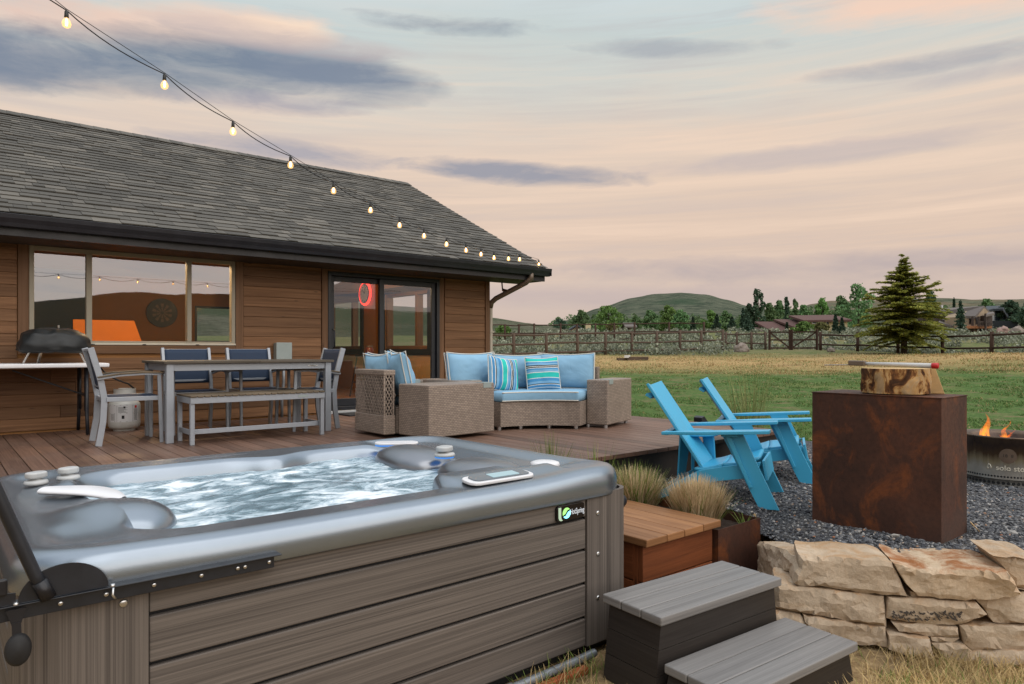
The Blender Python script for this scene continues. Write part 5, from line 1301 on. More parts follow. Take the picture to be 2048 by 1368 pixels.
ax = thing('splitting_maul', 'splitting maul with a grey handle and red butt lying on the log', 'maul', (4.80, 1.86, 1.485)); h0, h1 = V((4.72, 2.06, 1.510)), V((4.76, 1.585, 1.502))
mb = MB(); mb.tube([h0, h0.lerp(h1, .5), h1.lerp(h0, .08)], [.011, .014, .0155], 12); mb.build('handle', M['offwhite'], ax, smooth=True)
mb = MB(); mb.tube([h1.lerp(h0, .08), h1.lerp(h0, .07), h1.lerp(h0, .005), h1], [.0155, .018, .018, .013], 14); mb.build('butt', M['red'], ax, smooth=True)
mb = MB(); mb.bar(h0+V((-.01, .045, .004)), h0+V((0, -.055, .002)), .055, .034); mb.build('head', M['downspout'], ax, bevel=.006)
mb = MB(); mb.prism([h0+V((-.09, .04, -.012)), h0+V((.06, .04, -.012)), h0+V((.02, .19, -.016)), h0+V((-.06, .19, -.016))], (0, 0, .006)); mb.build('blade', M['steel'], ax, bevel=.001)

# ------------------------------------------------------------------ fire pit
fc = (7.29, 1.89, GZ)
fp = thing('fire_pit', 'round heat stained steel fire pit burning on the gravel', 'fire pit', fc, 0, None, local=True)
def ringholes(mb, r, z, n_, rad, a0, a1):
    for i in range(n_):
        a = a0+(a1-a0)*i/(n_-1); m_ = Matrix.Rotation(a, 3, 'Z') @ Matrix.Rotation(PI/2, 3, 'Y')
        mb.lathe([(rad, 0), (rad*.9, .0015), (0, .0015)], 10, (r*math.cos(a), r*math.sin(a), z), mat=m_)
MB().lathe([(.345, .075), (.345, .405), (.352, .412), (.356, .425), (.350, .434), (.335, .432), (.315, .415), (.300, .40), (.300, .12), (0, .11)], 72, (0, 0, 0)).build('barrel', M['firesteel'], fp, smooth=True)
MB().lathe([(.325, .0), (.325, .074), (.344, .0745)], 72, (0, 0, 0)).build('base_ring', M['firesteel'], fp, smooth=True)
for r_, z_, n_, rad in ((.3452, .098, 48, .0085), (.3252, .040, 30, .0135), (.3252, .006, 16, .016)): mb = MB(); ringholes(mb, r_, z_, n_, rad, PI*.75, PI*1.75); mb.build('air_holes', M['rubber'], fp)
tf = math.atan2(-fc[1], -fc[0])+.0
def bend(off_a, z, size=1):
    def f(p): a = tf+off_a+p.x/.345; return V(((.3455+p.z)*math.cos(a), (.3455+p.z)*math.sin(a), z+p.y))
    return f
text('lettering', 'solo stove', .062, None, M['embossed'], fp, .0022, 1.0, bend(.16, .170))
mb = MB()
bf = bend(-.36, .172)
for P in ([(-.012, -.022), (-.012, .0), (0, .026), (.008, .018)], [(.006, .024), (.016, .0), (.015, -.022)], [(-.006, -.02), (-.006, -.006)]): mb.tube([bf(V((x, y, .001))) for x, y in P], .0022, 6)
mb.build('emblem', M['embossed'], fp, smooth=True)
mb = MB(); bf = bend(.03, .275); P = [bf(V((.062*math.cos(2*PI*i/40), .062*math.sin(2*PI*i/40), .0004))) for i in range(41)]
cpt = bf(V((0, 0, .0004)))
for i in range(40):
    m1_, m2_ = bf(V((.031*math.cos(2*PI*i/40), .031*math.sin(2*PI*i/40), .0004))), bf(V((.031*math.cos(2*PI*(i+1)/40), .031*math.sin(2*PI*(i+1)/40), .0004)))
    mb.poly([cpt, m1_, m2_]); mb.poly([m1_, P[i], P[i+1], m2_])
mb.build('stamp', M['stain'], fp); text('stamp_number', '18  8', .038, None, M['charred'], fp, .0006, 1.0, bend(.03, .275))
mb = MB()
for i in range(9): a = i*2.4; mb.tube([(.20*math.cos(a), .20*math.sin(a), .17+.02*(i % 3)), (-.16*math.cos(a+.5), -.16*math.sin(a+.5), .24+.03*(i % 4))], .032, 8)
tag(mb.build('burning_logs', M['charred']), 'charred logs burning down inside the steel fire pit', 'firewood').location = fc
t = NT('flame'); tc = t.n('TexCoord'); sp = t.n('SeparateXYZ'); t.L.new(tc.outputs['UV'], sp.inputs[0])
ec = t.ramp(sp.outputs[1], [(0, (1, .62, .12)), (.35, (1, .40, .04)), (.75, (1, .16, .01)), (1, (.8, .06, .0))]); em = t.n('Emission'); t.set(em, 0, ec); em.inputs[1].default_value = 2.6
tr = t.n('BsdfTransparent'); mx = t.n('MixShader'); nz = t.noise(t.coord('Object', (14, 14, 6)), 1.6, 3)
lw = t.n('LayerWeight'); lw.inputs[0].default_value = .5
fac = t.math('MULTIPLY', t.math('MULTIPLY', t.math('SUBTRACT', 1.05, sp.outputs[1]), t.math('SUBTRACT', 1.0, lw.outputs['Facing'])), t.rng(nz, .38, .62, .05, 1.15), None, True)
t.set(mx, 0, fac); t.L.new(tr.outputs[0], mx.inputs[1]); t.L.new(em.outputs[0], mx.inputs[2]); t.L.new(mx.outputs[0], t.out.inputs[0]); M['flame'] = t.mat
fl = thing('fire', 'orange flames flickering above the rim of the steel fire pit', 'fire', (fc[0], fc[1], GZ+.3))
for k_, (dx, dy, h, w) in enumerate(((-.10, .13, .40, .085), (-.05, -.01, .34, .062), (.0, -.05, .26, .045), (.12, .05, .24, .06), (.06, -.20, .33, .07), (.12, -.22, .34, .06), (.0, -.26, .26, .05), (-.12, .03, .22, .05), (-.14, .20, .2, .05))):
    def ff(u, v):
        a = 2*PI*u; s = v; r_ = w*(1-s)**.75*(.55+1.0*s*(1-s)*2)*(1+.25*noise.noise(V((math.cos(a)*1.3+k_, math.sin(a)*1.3, s*4))))
        ox = .05*noise.noise(V((k_*3.1, s*3.2, 1)))*s*2; oy = .06*noise.noise(V((k_*2.3, s*3.0, 8)))*s*2
        return (fc[0]+dx+ox+r_*math.cos(a), fc[1]+dy+oy+r_*math.sin(a)*.7, GZ+.22+h*s)
    MB().grid(20, 18, ff).build('flame', M['flame'], fl, merge=.0001, smooth=True)

# ------------------------------------------------------------------ stone retaining wall, stone by stone
def wp(zx, zy, base=WALLP, d=WALLD):
    """(metres along the wall, height) of a point measured on the wall face"""
    px, py = 1500+zx/3.352, 960+zy/3.352; s = (px-1024)/1388; rx, ry = FX+s*RX, FY+s*RY
    det = rx*(-d[1])+d[0]*ry; k_ = (base[0]*(-d[1])+d[0]*base[1])/det; t_ = (rx*base[1]-ry*base[0])/det
    return t_, H-(py-700)/1388*k_
ROCKS = [
 ('pale rounded sandstone block beside the steel planter, top course', 'stone', [(60, 412), (200, 450), (300, 510), (322, 560), (280, 605), (205, 655), (60, 640)], .30, 'S', 0),
 ('broad buff sandstone block with a flat ochre top, in the top course', 'stone', [(332, 500), (950, 545), (985, 610), (1050, 770), (880, 772), (288, 692), (300, 612), (328, 590)], .34, None, 0),
 ('big pale sandstone block with rust stained top, in the top course', 'stone_rust', [(962, 552), (1110, 590), (1710, 602), (1800, 740), (1740, 770), (1440, 800), (1120, 770), (1040, 700), (985, 600)], .40, None, .02),
 ('pinkish sandstone block at the right picture edge, top course', 'stone', [(1650, 525), (1960, 540), (1990, 760), (1806, 745), (1725, 605)], .40, None, -.06),
 ('long smooth buff sandstone block under the ochre topped block', 'stone', [(165, 690), (440, 722), (895, 778), (918, 985), (450, 910), (165, 858)], .32, None, 0),
 ('wedge shaped sandstone block with black charcoal smudges', 'stone', [(925, 782), (1510, 812), (1582, 900), (1380, 972), (918, 930)], .3, None, .01),
 ('sandstone block with a slanting left edge in the middle course at right', 'stone', [(1512, 792), (1980, 765), (1990, 968), (1640, 966)], .34, None, -.02),
 ('thin flat sandstone slab under the charcoal smudged block', 'stone', [(950, 942), (1390, 980), (1405, 1050), (1190, 1042), (990, 1000)], .3, None, .015),
 ('tawny sandstone block in the lower course at right', 'stone', [(1405, 970), (1980, 972), (1990, 1128), (1480, 1132), (1430, 1090)], .34, None, .01),
 ('triangular brown sandstone block at the foot of the wall', 'stone', [(918, 1012), (1185, 1040), (1228, 1178), (1060, 1172), (920, 1112)], .3, None, .05),
 ('low brown sandstone block half sunk in dry grass', 'stone', [(355, 903), (905, 985), (915, 1110), (430, 1070), (380, 980)], .3, None, .02),
 ('dark brown sandstone block beside the composite steps at the wall foot', 'stone', [(120, 862), (345, 898), (425, 1030), (120, 1040)], .3, None, .0),
 ('tan sandstone footing block at the bottom right of the wall', 'stone', [(1210, 1075), (1430, 1092), (1480, 1133), (1990, 1130), (1990, 1260), (1460, 1235), (1280, 1180)], .34, None, .03),
 ('small thin sandstone chip wedged under the flat slab', 'stone', [(1205, 1046), (1392, 1052), (1355, 1080), (1215, 1068)], .2, None, .02),
 ('small rusty stone chip wedged below the rust topped block', 'stone_rust', [(1080, 756), (1215, 780), (1215, 798), (1085, 792)], .2, None, -.02)]
GR = 'sandstone blocks of the retaining wall'
from mathutils.geometry import delaunay_2d_cdt
for ri, (lb, mt, poly, depth, kind, proud) in enumerate(ROCKS):
    if kind == 'S': b, d = (3.735, 1.95), (.68, .733)
    else: b, d = WALLP, WALLD
    n_ = (-d[1], d[0]) if kind != 'S' else (.733, -.68)
    pts = [wp(zx, zy, b, d) for zx, zy in poly]
    inw = V((n_[0], n_[1], 0))
    if kind != 'S' and inw.dot(V((WALLN[0], WALLN[1], 0))) < 0: inw = -inw
    cx = sum(p[0] for p in pts)/len(pts); cz = sum(p[1] for p in pts)/len(pts)
    W3 = lambda t_, z_, q: V((b[0]+d[0]*t_, b[1]+d[1]*t_, z_))+inw*q
    # densify the outline
    D2 = []
    for i in range(len(pts)):
        p, q = pts[i], pts[(i+1) % len(pts)]; L = math.dist(p, q); k_ = max(1, int(L/.028))
        for j in range(k_): s = j/k_; D2.append((p[0]+(q[0]-p[0])*s, p[1]+(q[1]-p[1])*s))
    seed = ri*3.7
    D2 = [(x+.009*noise.fractal(V((x*16, z*16, seed)), 1, 2, 3), z+.008*noise.fractal(V((x*16, z*16, seed+5)), 1, 2, 3)) for x, z in D2]
    # rings: front bevel to the back
    lays = [(-proud+.000, .985), (-proud+.006, 1.0), (.035, 1.0), (.09, 1.0), (.16, .99), (depth*.8, .97), (depth, .9)]
    bm = bmesh.new(); vl = []
    for q, s in lays:
        vl.append([bm.verts.new(W3(cx+(x-cx)*s, cz+(z-cz)*s, q)) for x, z in D2])
    for a, c_ in zip(vl, vl[1:]):
        for i in range(len(D2)): j = (i+1) % len(D2); bm.faces.new((a[i], a[j], c_[j], c_[i]))
    # front face filled with an inner point cloud so that it can be broken up
    minx, maxx = min(x for x, z in D2), max(x for x, z in D2); minz, maxz = min(z for x, z in D2), max(z for x, z in D2)
    ins = []
    def inside(x, z):
        c_ = False
        for i in range(len(D2)):
            (x1, z1), (x2, z2) = D2[i], D2[i-1]
            if (z1 > z) != (z2 > z) and x < (x2-x1)*(z-z1)/(z2-z1)+x1: c_ = not c_
        return c_
    z = minz
    while z < maxz:
        x = minx
        while x < maxx:
            xx, zz = x+rnd.uniform(-.006, .006), z+rnd.uniform(-.006, .006)
            if inside(xx, zz) and min(math.dist((xx, zz), p) for p in D2) > .014: ins.append((xx, zz))
            x += .026
        z += .026
    sc2 = [(cx+(x-cx)*.985, cz+(z-cz)*.985) for x, z in D2]
    allp = [V(p) for p in sc2+ins]; ed = [(i, (i+1) % len(sc2)) for i in range(len(sc2))]
    vo, _, fo, ov_, _, _ = delaunay_2d_cdt(allp, ed, [], 1, 1e-5)
    vm = []
    for p, og in zip(vo, ov_):
        if og and og[0] < len(sc2): vm.append(vl[0][og[0]])
        else:
            fr = noise.fractal(V((p.x*5, p.y*9, seed)), 1, 2, 5); st_ = abs(noise.noise(V((p.x*2.2+p.y*3, p.y*7, seed+2))))
            vm.append(bm.verts.new(W3(p.x, p.y, -proud-.010-.020*fr-.018*st_)))
    for f in fo:
        try: bm.faces.new([vm[i] for i in f])
        except ValueError: pass
    try: bm.faces.new(vl[-1])
    except ValueError: pass
    for v in bm.verts:
        nn = noise.noise_vector(v.co*7+V((seed, 0, 0)))*.007+noise.noise_vector(v.co*23)*.0035; v.co += nn
    bmesh.ops.triangulate(bm, faces=[f for f in bm.faces if len(f.verts) > 4])
    bmesh.ops.recalc_face_normals(bm, faces=bm.faces)
    me = bpy.data.meshes.new('sandstone_block'); bm.to_mesh(me); bm.free(); me.materials.append(M[mt])
    o = bpy.data.objects.new('sandstone_block', me); col.objects.link(o); tag(o, lb, 'stone', GR)
    if 'charcoal' in lb:
        mb = MB(); sm = random.Random(5)
        for i in range(90):
            t0, z0 = wp(950+460*((i*.618) % 1), 865+60*sm.random()); L, w = .003+.011*sm.random()**1.5, .0015+.004*sm.random(); an = sm.uniform(-1.2, 1.2)
            P = []
            for k_ in range(7): a = 2*PI*k_/7; r1_, r2_ = L*(.6+.6*sm.random()), w*(.6+.6*sm.random()); P.append(W3(t0+r1_*math.cos(a)*math.cos(an)-r2_*math.sin(a)*math.sin(an), z0+r1_*math.cos(a)*math.sin(an)+r2_*math.sin(a)*math.cos(an), -.038))
            mb.poly(P)
        so2 = mb.build('charcoal_smudge', plain('charcoal_marks', (.075, .062, .052), .95, 0, .4, 60, .1), o); sw = so2.modifiers.new('wrap', 'SHRINKWRAP'); sw.target = o; sw.wrap_method = 'PROJECT'; sw.use_negative_direction = True; sw.use_positive_direction = True; sw.offset = .0015; sw.wrap_mode = 'ABOVE_SURFACE'
# ------------------------------------------------------------------ gravel terrace
gv = NT('grey_gravel'); co = gv.coord('Object'); vo = gv.n('TexVoronoi', feature='F1'); gv.L.new(co, vo.inputs['Vector']); vo.inputs['Scale'].default_value = 75
vd = gv.n('TexVoronoi', feature='DISTANCE_TO_EDGE'); gv.L.new(co, vd.inputs['Vector']); vd.inputs['Scale'].default_value = 75
sp = gv.n('SeparateColor'); gv.L.new(vo.outputs['Color'], sp.inputs[0])
k = gv.ramp(sp.outputs[0], [(0, (.040, .042, .048)), (.45, (.095, .098, .108)), (.8, (.18, .185, .195)), (1, (.36, .35, .34))]); k = gv.mix(gv.rng(vd.outputs['Distance'], 0, .25, .8, 0), k, (.012, .012, .014)); k = gv.mix(gv.rng(gv.noise(co, 1.4, 5), .45, .7, 0, .35), k, (.20, .17, .14))
gv.bump(vd.outputs['Distance'], 1.0, .02); gmat = gv.base(k, .8, 0, .3)
edge = [(3.86, 1.93), (4.10, 1.62), (4.48, 1.06), (4.9, .42), (5.3, -.2), (6.6, -1.6), (9.2, -.6), (9.7, 1.5), (9.4, 3.3), (8.4, 4.6), (7.9, 5.4), (7.3, 5.6), (7.06, 5.6), (7.06, 4.9), (6.96, 3.95), (4.44, 3.95), (4.43, 3.8), (4.43, 2.57), (4.27, 2.36)]
def inp(x, y, P=edge):
    c = False
    for i in range(len(P)):
        (x1, y1), (x2, y2) = P[i], P[i-1]
        if (y1 > y) != (y2 > y) and x < (x2-x1)*(y-y1)/(y2-y1)+x1: c = not c
    return c
mb = MB()
def gvz(x, y): return max(GZ, gz(x, y))-.13*(1-sstep(.04, .42, (x-3.735)*.73-(y-1.95)*.68))*sstep(1.85, 2.1, y)*sstep(2.75, 2.6, y)+.014+.010*noise.noise(V((x*3, y*3, 0)))
bm = bmesh.new()
st_ = .05; gx = {}
for i in range(int(7/st_)):
    for j in range(int(8/st_)):
        x, y = 3.0+i*st_, -1.8+j*st_
        if all(inp(x+a*st_, y+b*st_) for a in (0, 1) for b in (0, 1)):
            mb.poly([(x+a*st_, y+b*st_, gvz(x+a*st_, y+b*st_)) for a, b in ((0, 0), (1, 0), (1, 1), (0, 1))])
struct('gravel', mb, gmat, merge=True, smooth=True)
# loose pebbles on the gravel (uncountable)
pm = NT('pebbles'); gi = pm.n('NewGeometry').outputs['Random Per Island']
pm.base(pm.ramp(gi, [(0, (.030, .032, .038)), (.3, (.075, .078, .088)), (.62, (.14, .145, .155)), (.86, (.22, .22, .22)), (.95, (.42, .40, .37)), (.985, (.36, .25, .17)), (1, (.34, .12, .05))]), .75, 0, .3)
ico = bmesh.new(); bmesh.ops.create_icosphere(ico, subdivisions=1, radius=1); IV = [v.co.copy() for v in ico.verts]; IF = [[v.index for v in f.verts] for f in ico.faces]; ico.free()
mb = MB(); cnt = 0
while cnt < 15000:
    th = math.radians(50)-math.radians(rnd.uniform(6, 41)); r = 4.1+rnd.random()**1.35*4.8; x, y = r*math.cos(th), r*math.sin(th)
    if not inp(x, y) or (4.59 < x < 5.07 and 1.5 < y < 2.33) or math.hypot(x-fc[0], y-fc[1]) < .33: continue
    s = rnd.choice((.006, .008, .010, .012)); s = s*(2.2 if rnd.random() < .006 else 1); R_ = Matrix.Rotation(rnd.random()*6.3, 3, 'Z') @ Matrix.Rotation(rnd.random(), 3, 'X') @ Matrix.Diagonal((s*rnd.uniform(.8, 1.5), s, s*rnd.uniform(.5, .9)))
    n = len(mb.v); z = gvz(x, y)+s*.25
    mb.v += [tuple(R_ @ (p*rnd.uniform(.8, 1.15))+V((x, y, z))) for p in IV]
    for f in IF: mb.face([n+i for i in f])
    cnt += 1
tag(mb.build('pebbles', pm.mat), kind='stuff')
# wood chip and leaf litter by the steel block
tag(MB().prism([(5.02, 1.44, GZ+.03), (5.12, 1.50, GZ+.035), (5.14, 1.53, GZ+.06), (5.05, 1.50, GZ+.07)], (0, 0, .008)).build('bark_chip', M['logends']), 'curled tan bark chip on the gravel at the foot of the rusted block', 'bark chip')

# ------------------------------------------------------------------ grass
dryb = leafmat('dry_grass_blades', (.34, .235, .10), (.72, .54, .27)); lawnb = leafmat('lawn_blades', (.055, .12, .025), (.16, .25, .07)); fieldb = leafmat('field_blades', (.25, .165, .07), (.52, .38, .18))
mb = MB(); cnt = 0
while cnt < 15000:
    px = rnd.uniform(1080, 2150); a = math.atan((px-1024)/1388); r = rnd.uniform(2.6, 4.6); th = math.radians(50)-a; x, y = r*math.cos(th), r*math.sin(th)
    if terrace(x, y) > .05 or (x < 2.85 and y > 2.43): continue
    u, v = x-2.51, y-1.95
    if -.06 < u < 1.0 and -.45-.07*u < v < .40: continue
    if 3.1 < x < 4.42 and y > 2.53: continue
    dens = noise.noise(V((x*2.2, y*2.2, 4)))
    if dens < -.12 and rnd.random() < .85: continue
    g = rnd.random() < (.10 if noise.noise(V((x*3, y*3, 9))) < .25 else .5)
    blade(mb, (x, y, gz(x, y)-.004), rnd.random()*6.28, .03+.07*rnd.random()**1.4, .02+.09*rnd.random(), .0036, 1 if g else 0, 3, 1.4); cnt += 1
for i in range(160):                                          # weeds by the conduit
    x, y = 2.05+rnd.random()*.5, 2.36+rnd.uniform(-.05, .11); blade(mb, (x, y, 0.0), rnd.random()*6.28, .05+.08*rnd.random(), .03+.08*rnd.random(), .004, 1 if rnd.random() < .5 else 0, 4)
tag(mb.build('dry_grass', [dryb, greenb]), kind='stuff')
mb = MB(); cnt = 0
while cnt < 58000:
    px = rnd.uniform(960, 2120); a = math.atan((px-1024)/1388); r = 7.6+rnd.random()**1.25*19.5; th = math.radians(50)-a; x, y = r*math.cos(th), r*math.sin(th)
    if inp(x, y) or (x < 7.1 and y > 3.7): continue
    d = noise.noise(V((x*.8, y*.8, 2)))+.5*noise.noise(V((x*2.4, y*2.4, 6)))
    if d < .0: continue
    far = sstep(22, 27, r); m_ = 1 if rnd.random() < far*.8+.06 else 0
    blade(mb, (x, y, gz(x, y)-.008), rnd.random()*6.28, .020+.040*rnd.random(), .03+.05*rnd.random(), .005+.00062*r, m_, 2, 1.2); cnt += 1
tag(mb.build('lawn_grass', [lawnb, fieldb]), kind='stuff')
mb = MB(); cnt = 0
while cnt < 26000:
    px = rnd.uniform(960, 2120); a = math.atan((px-1024)/1388); r = 24+rnd.random()*17.5; th = math.radians(50)-a; x, y = r*math.cos(th), r*math.sin(th)
    d = noise.noise(V((x*.35, y*.35, 12)))+.6*noise.noise(V((x*1.1, y*1.1, 16)))
    if d < -.10 and rnd.random() < .8: continue
    g = 1 if rnd.random() < (.6 if noise.noise(V((x*.5, y*.5, 21))) > .05 else .12) else 0
    blade(mb, (x, y, gz(x, y)-.01), rnd.random()*6.28, .025+.09*rnd.random()**2, .04+.09*rnd.random(), .03, g, 2, 1.2); cnt += 1
tag(mb.build('field_grass', [fieldb, paleb]), kind='stuff')

# ------------------------------------------------------------------ fences
railm = wood('weathered_rail', (.042, .026, .018), (.135, .096, .070), .85, .6, 10, .35, .4); darkrail = wood('dark_rail', (.030, .016, .011), (.075, .042, .028), .85, .6, 10, .3, .4)
def fence(label, pts, h, rails, mat, pr=.065, rr=.045, name='rail_fence', posts=True):
    P = [V((x, y, gz(x, y))) for x, y in pts]; t = thing(name, label, 'fence', P[0])
    for i, p in enumerate(P):
        mb = MB(); mb.tube([p+V((0, 0, -.3)), p+V((rnd.uniform(-.02, .02), rnd.uniform(-.02, .02), h*(1+.05*rnd.random())))], pr, 8); mb.build('post', mat, t, smooth=True)
    for a, b in zip(P, P[1:]):
        for f in rails:
            j = rnd.uniform(-.03, .03); d = (b-a).normalized()*.12; k_ = rnd.uniform(.85, 1.2)
            mb = MB(); q0, q1 = a-d+V((0, 0, h*f+j)), b+d+V((0, 0, h*f+rnd.uniform(-.04, .04))); mb.tube([q0, q0.lerp(q1, .33)+V((0, 0, rnd.uniform(-.02, .02))), q0.lerp(q1, .66)+V((0, 0, rnd.uniform(-.025, .015))), q1], [rr*k_, rr*.95, rr*.9, rr*.8], 7); mb.build('rail', mat, t, smooth=True)
    return t
fpx = [900, 963, 1027, 1093, 1155, 1211, 1264, 1314, 1360, 1403, 1445]
fence('three rail weathered log fence crossing the field behind the sofa', [pol(p, 36.5+(p-1027)*.018) for p in fpx], 1.32, (.93, .55, .17), railm, .085, .06)
fpx2 = [960, 1010, 1038, 1068, 1121, 1154, 1191, 1229, 1269, 1338, 1408]
fence('taller dark rail fence standing beyond the weathered log fence', [pol(p, 60+(p-1010)*.01) for p in fpx2], 1.75, (.96, .55, .2), darkrail, .085, .055)
fence('two rail log fence between the boulder and the corral gate', [pol(p, 46.5) for p in (1452, 1474, 1503, 1531)], 1.12, (.88, .35), railm, .075, .055)
fence('two rail brown log fence running right from the corral gate past the spruce', [pol(p, r) for p, r in ((1641, 45.5), (1715, 44.6), (1796, 43.6), (1885, 42.0), (1983, 40.2), (2090, 38.5), (2210, 36.8))], 1.08, (.86, .32), darkrail, .09, .055)
gt_ = thing('corral_gate', 'brown double rail gate with diagonal braces in the log fence', 'gate', (*pol(1586, 46), gz(*pol(1586, 46))))
gp_ = [V((*pol(p, 46), gz(*pol(p, 46)))) for p in (1539, 1580, 1583.5, 1634)]
for a, b, fl in ((gp_[0], gp_[1], 1), (gp_[2], gp_[3], 0)):
    mb = MB()
    for q in (a, b): mb.bar(q+V((0, 0, -.05)), q+V((0, 0, 1.25)), .13, .10)
    for f in (.12, .62, 1.10): mb.bar(a+V((0, 0, f)), b+V((0, 0, f)), .06, .09)
    s0, s1 = (a+V((0, 0, 1.10)), b+V((0, 0, .12))) if fl else (a+V((0, 0, .12)), b+V((0, 0, 1.1)))
    mb.bar(s0+V((.02, .02, 0)), s1+V((.02, .02, 0)), .05, .09); mb.build('gate_leaf', darkrail, gt_)
# ------------------------------------------------------------------ boulders, junk
def rock(name, label, c, r, seed, mat, cat='boulder'):
    bm = bmesh.new(); bmesh.ops.create_icosphere(bm, subdivisions=4, radius=1)
    for v in bm.verts: v.co *= 1+.30*noise.fractal(v.co*1.1+V((seed, 0, 0)), 1, 2, 4); v.co = V((v.co.x*r[0], v.co.y*r[1], v.co.z*r[2]))
    me = bpy.data.meshes.new(name); bm.to_mesh(me); bm.free(); me.materials.append(mat); me.polygons.foreach_set('use_smooth', [True]*len(me.polygons)); o = bpy.data.objects.new(name, me); col.objects.link(o); o.location = c; return tag(o, label, cat)
def gp3(px, r, dz=0): x, y = pol(px, r); return (x, y, gz(x, y)+dz)
rock('boulder', 'grey brown boulder lying before the log fence left of the corral gate', gp3(1484, 43.5, .15), (.50, .42, .38), 1, M['boulder'])
rock('boulder', 'small pale rock at the right post of the corral gate', gp3(1662, 43, .08), (.22, .22, .17), 4, M['boulder'])
rock('boulder', 'pinkish rounded boulder on the sage slope at right', gp3(2006, 76, .5), (.55, .5, .48), 7, plain('pink_rock', (.30, .20, .17), .9, 0, .2, 4, .3))
rock('boulder', 'large pale grey boulder at the right picture edge on the sage slope', gp3(2034, 74, .45), (.62, .58, .56), 11, M['boulder'])
t = thing('scrap_timber', 'low heap of grey scrap timber lying on the dry field', 'timber', gp3(1258, 33)); q = V(gp3(1262, 33))
mb = MB(); mb.rbox(q+V((.25, -.2, .09)), .95, .25, .16, -.7); mb.rbox(q+V((-.3, .3, .06)), .5, .12, .10, -.3); mb.build('planks', railm, t); mb = MB(); mb.rbox(q+V((-.12, .12, .18)), .28, .2, .12, .4); mb.build('white_block', M['white'], t)

# ------------------------------------------------------------------ trees
def leafy(name, c1, c2, c3=None):
    t = NT(name); gi = t.n('NewGeometry').outputs['Random Per Island']; oi = t.n('ObjectInfo').outputs['Random']
    k = t.mix(gi, c1, c2); h = t.n('HueSaturation'); t.set(h, 'Color', k); t.set(h, 'Value', t.rng(oi, 0, 1, .75, 1.25)); t.set(h, 'Hue', t.rng(oi, 0, 1, .485, .515))
    if name.startswith('sage'):
        h2 = t.n('HueSaturation'); t.set(h2, 'Color', h.outputs[0]); t.set(h2, 'Value', t.rng(t.noise(t.coord('Object'), .8, 3, .6), .32, .68, .55, 1.35)); h = h2
    d = t.n('BsdfTranslucent'); t.L.new(h.outputs[0], d.inputs[0]); t.base(h.outputs[0], .7, 0, .15); mx = t.n('MixShader'); mx.inputs[0].default_value = .38 if 'spruce' in name else .2
    t.L.new(t.b.outputs[0], mx.inputs[1]); t.L.new(d.outputs[0], mx.inputs[2]); t.L.new(mx.outputs[0], t.out.inputs[0]); return t.mat
LF = dict(green=leafy('cottonwood_leaves', (.075, .15, .062), (.19, .30, .13)), bright=leafy('aspen_leaves', (.090, .175, .045), (.20, .32, .10)), dark=leafy('dark_leaves', (.045, .088, .058), (.11, .175, .105)),
          conifer=leafy('conifer_needles', (.026, .056, .038), (.08, .125, .08)), spruce=leafy('golden_spruce_needles', (.13, .165, .035), (.42, .39, .085)), yellow=leafy('yellow_leaves', (.10, .11, .04), (.24, .22, .10)), sage=leafy('sage_leaves', (.13, .155, .105), (.37, .39, .30)))
barkm = plain('tree_bark', (.085, .060, .045), .9, 0, .25, 6, .3); palebark = plain('pale_bark', (.22, .20, .17), .9, 0, .2, 6, .2)
def quad(mb, p, s, R_, asp=1.0, m=0):
    d = V((R_.gauss(0, 1), R_.gauss(0, 1), R_.gauss(0, .8)+.3)).normalized(); a = d.orthogonal().normalized()*s*asp; b = d.cross(a).normalized()*s
    mb.poly([p-a*.9, p-b*.55+a*.1, p+a, p+b*.6-a*.1], None, m)
def deciduous(px, r, h, w, leaf, label, cat='tree', nb=1.0, poplar=False, name='broadleaf_tree', group='broadleaf trees beyond the fence', seed=0, lift=.12):
    c = V(gp3(px, r)); R_ = random.Random(int(px*7+r)+seed); t = thing(name, label, cat, c, 0, group)
    mb = MB(); th = h*.022+.04; top = c+V((R_.uniform(-.05, .05)*w, 0, h*.82)); mb.tube([c+V((0, 0, -.3)), c.lerp(top, .5)+V((R_.uniform(-.03, .03)*w, R_.uniform(-.03, .03)*w, 0)), top], [th, th*.6, th*.15], 7)
    lobes = []
    n_ = 15 if not poplar else 12
    for i in range(n_):
        f = lift+(.92-lift)*((i+.5)/n_); wid = (math.sin(PI*min(1, (f-.02)*1.02)**.8)*.5 if not poplar else .32*math.sin(PI*(.12+.8*f)))*w; a = i*2.4+R_.random()
        rr_ = wid*(.35+.65*R_.random()); p = c+V((math.cos(a)*rr_, math.sin(a)*rr_, h*f)); lobes.append((p, w*(.17+.12*R_.random())*(.7 if poplar else 1)*(1.12-.5*f), h*(.065+.045*R_.random())))
        if i % 2 == 0: mb.tube([c.lerp(top, max(.15, f*.75)), p], [th*.3, th*.08], 5)
    mb.build('trunk', barkm, t, smooth=True)
    mb = MB(); s = max(.10, r*.0019)
    per = int(90*nb)
    for p, lw, lh in lobes:
        for i in range(per):
            d = V((R_.gauss(0, 1), R_.gauss(0, 1), R_.gauss(0, 1))).normalized()*(.55+.45*R_.random()**.5); q = p+V((d.x*lw, d.y*lw, d.z*lh*1.15)); quad(mb, q, s*(.7+.7*R_.random()), R_)
    tip = c+V((0, 0, h*.86))
    for i in range(per): q = tip+V((R_.gauss(0, .07)*w, R_.gauss(0, .07)*w, R_.uniform(-.1, .14)*h)); quad(mb, q, s*.8, R_)
    mb.build('crown', LF[leaf], t)
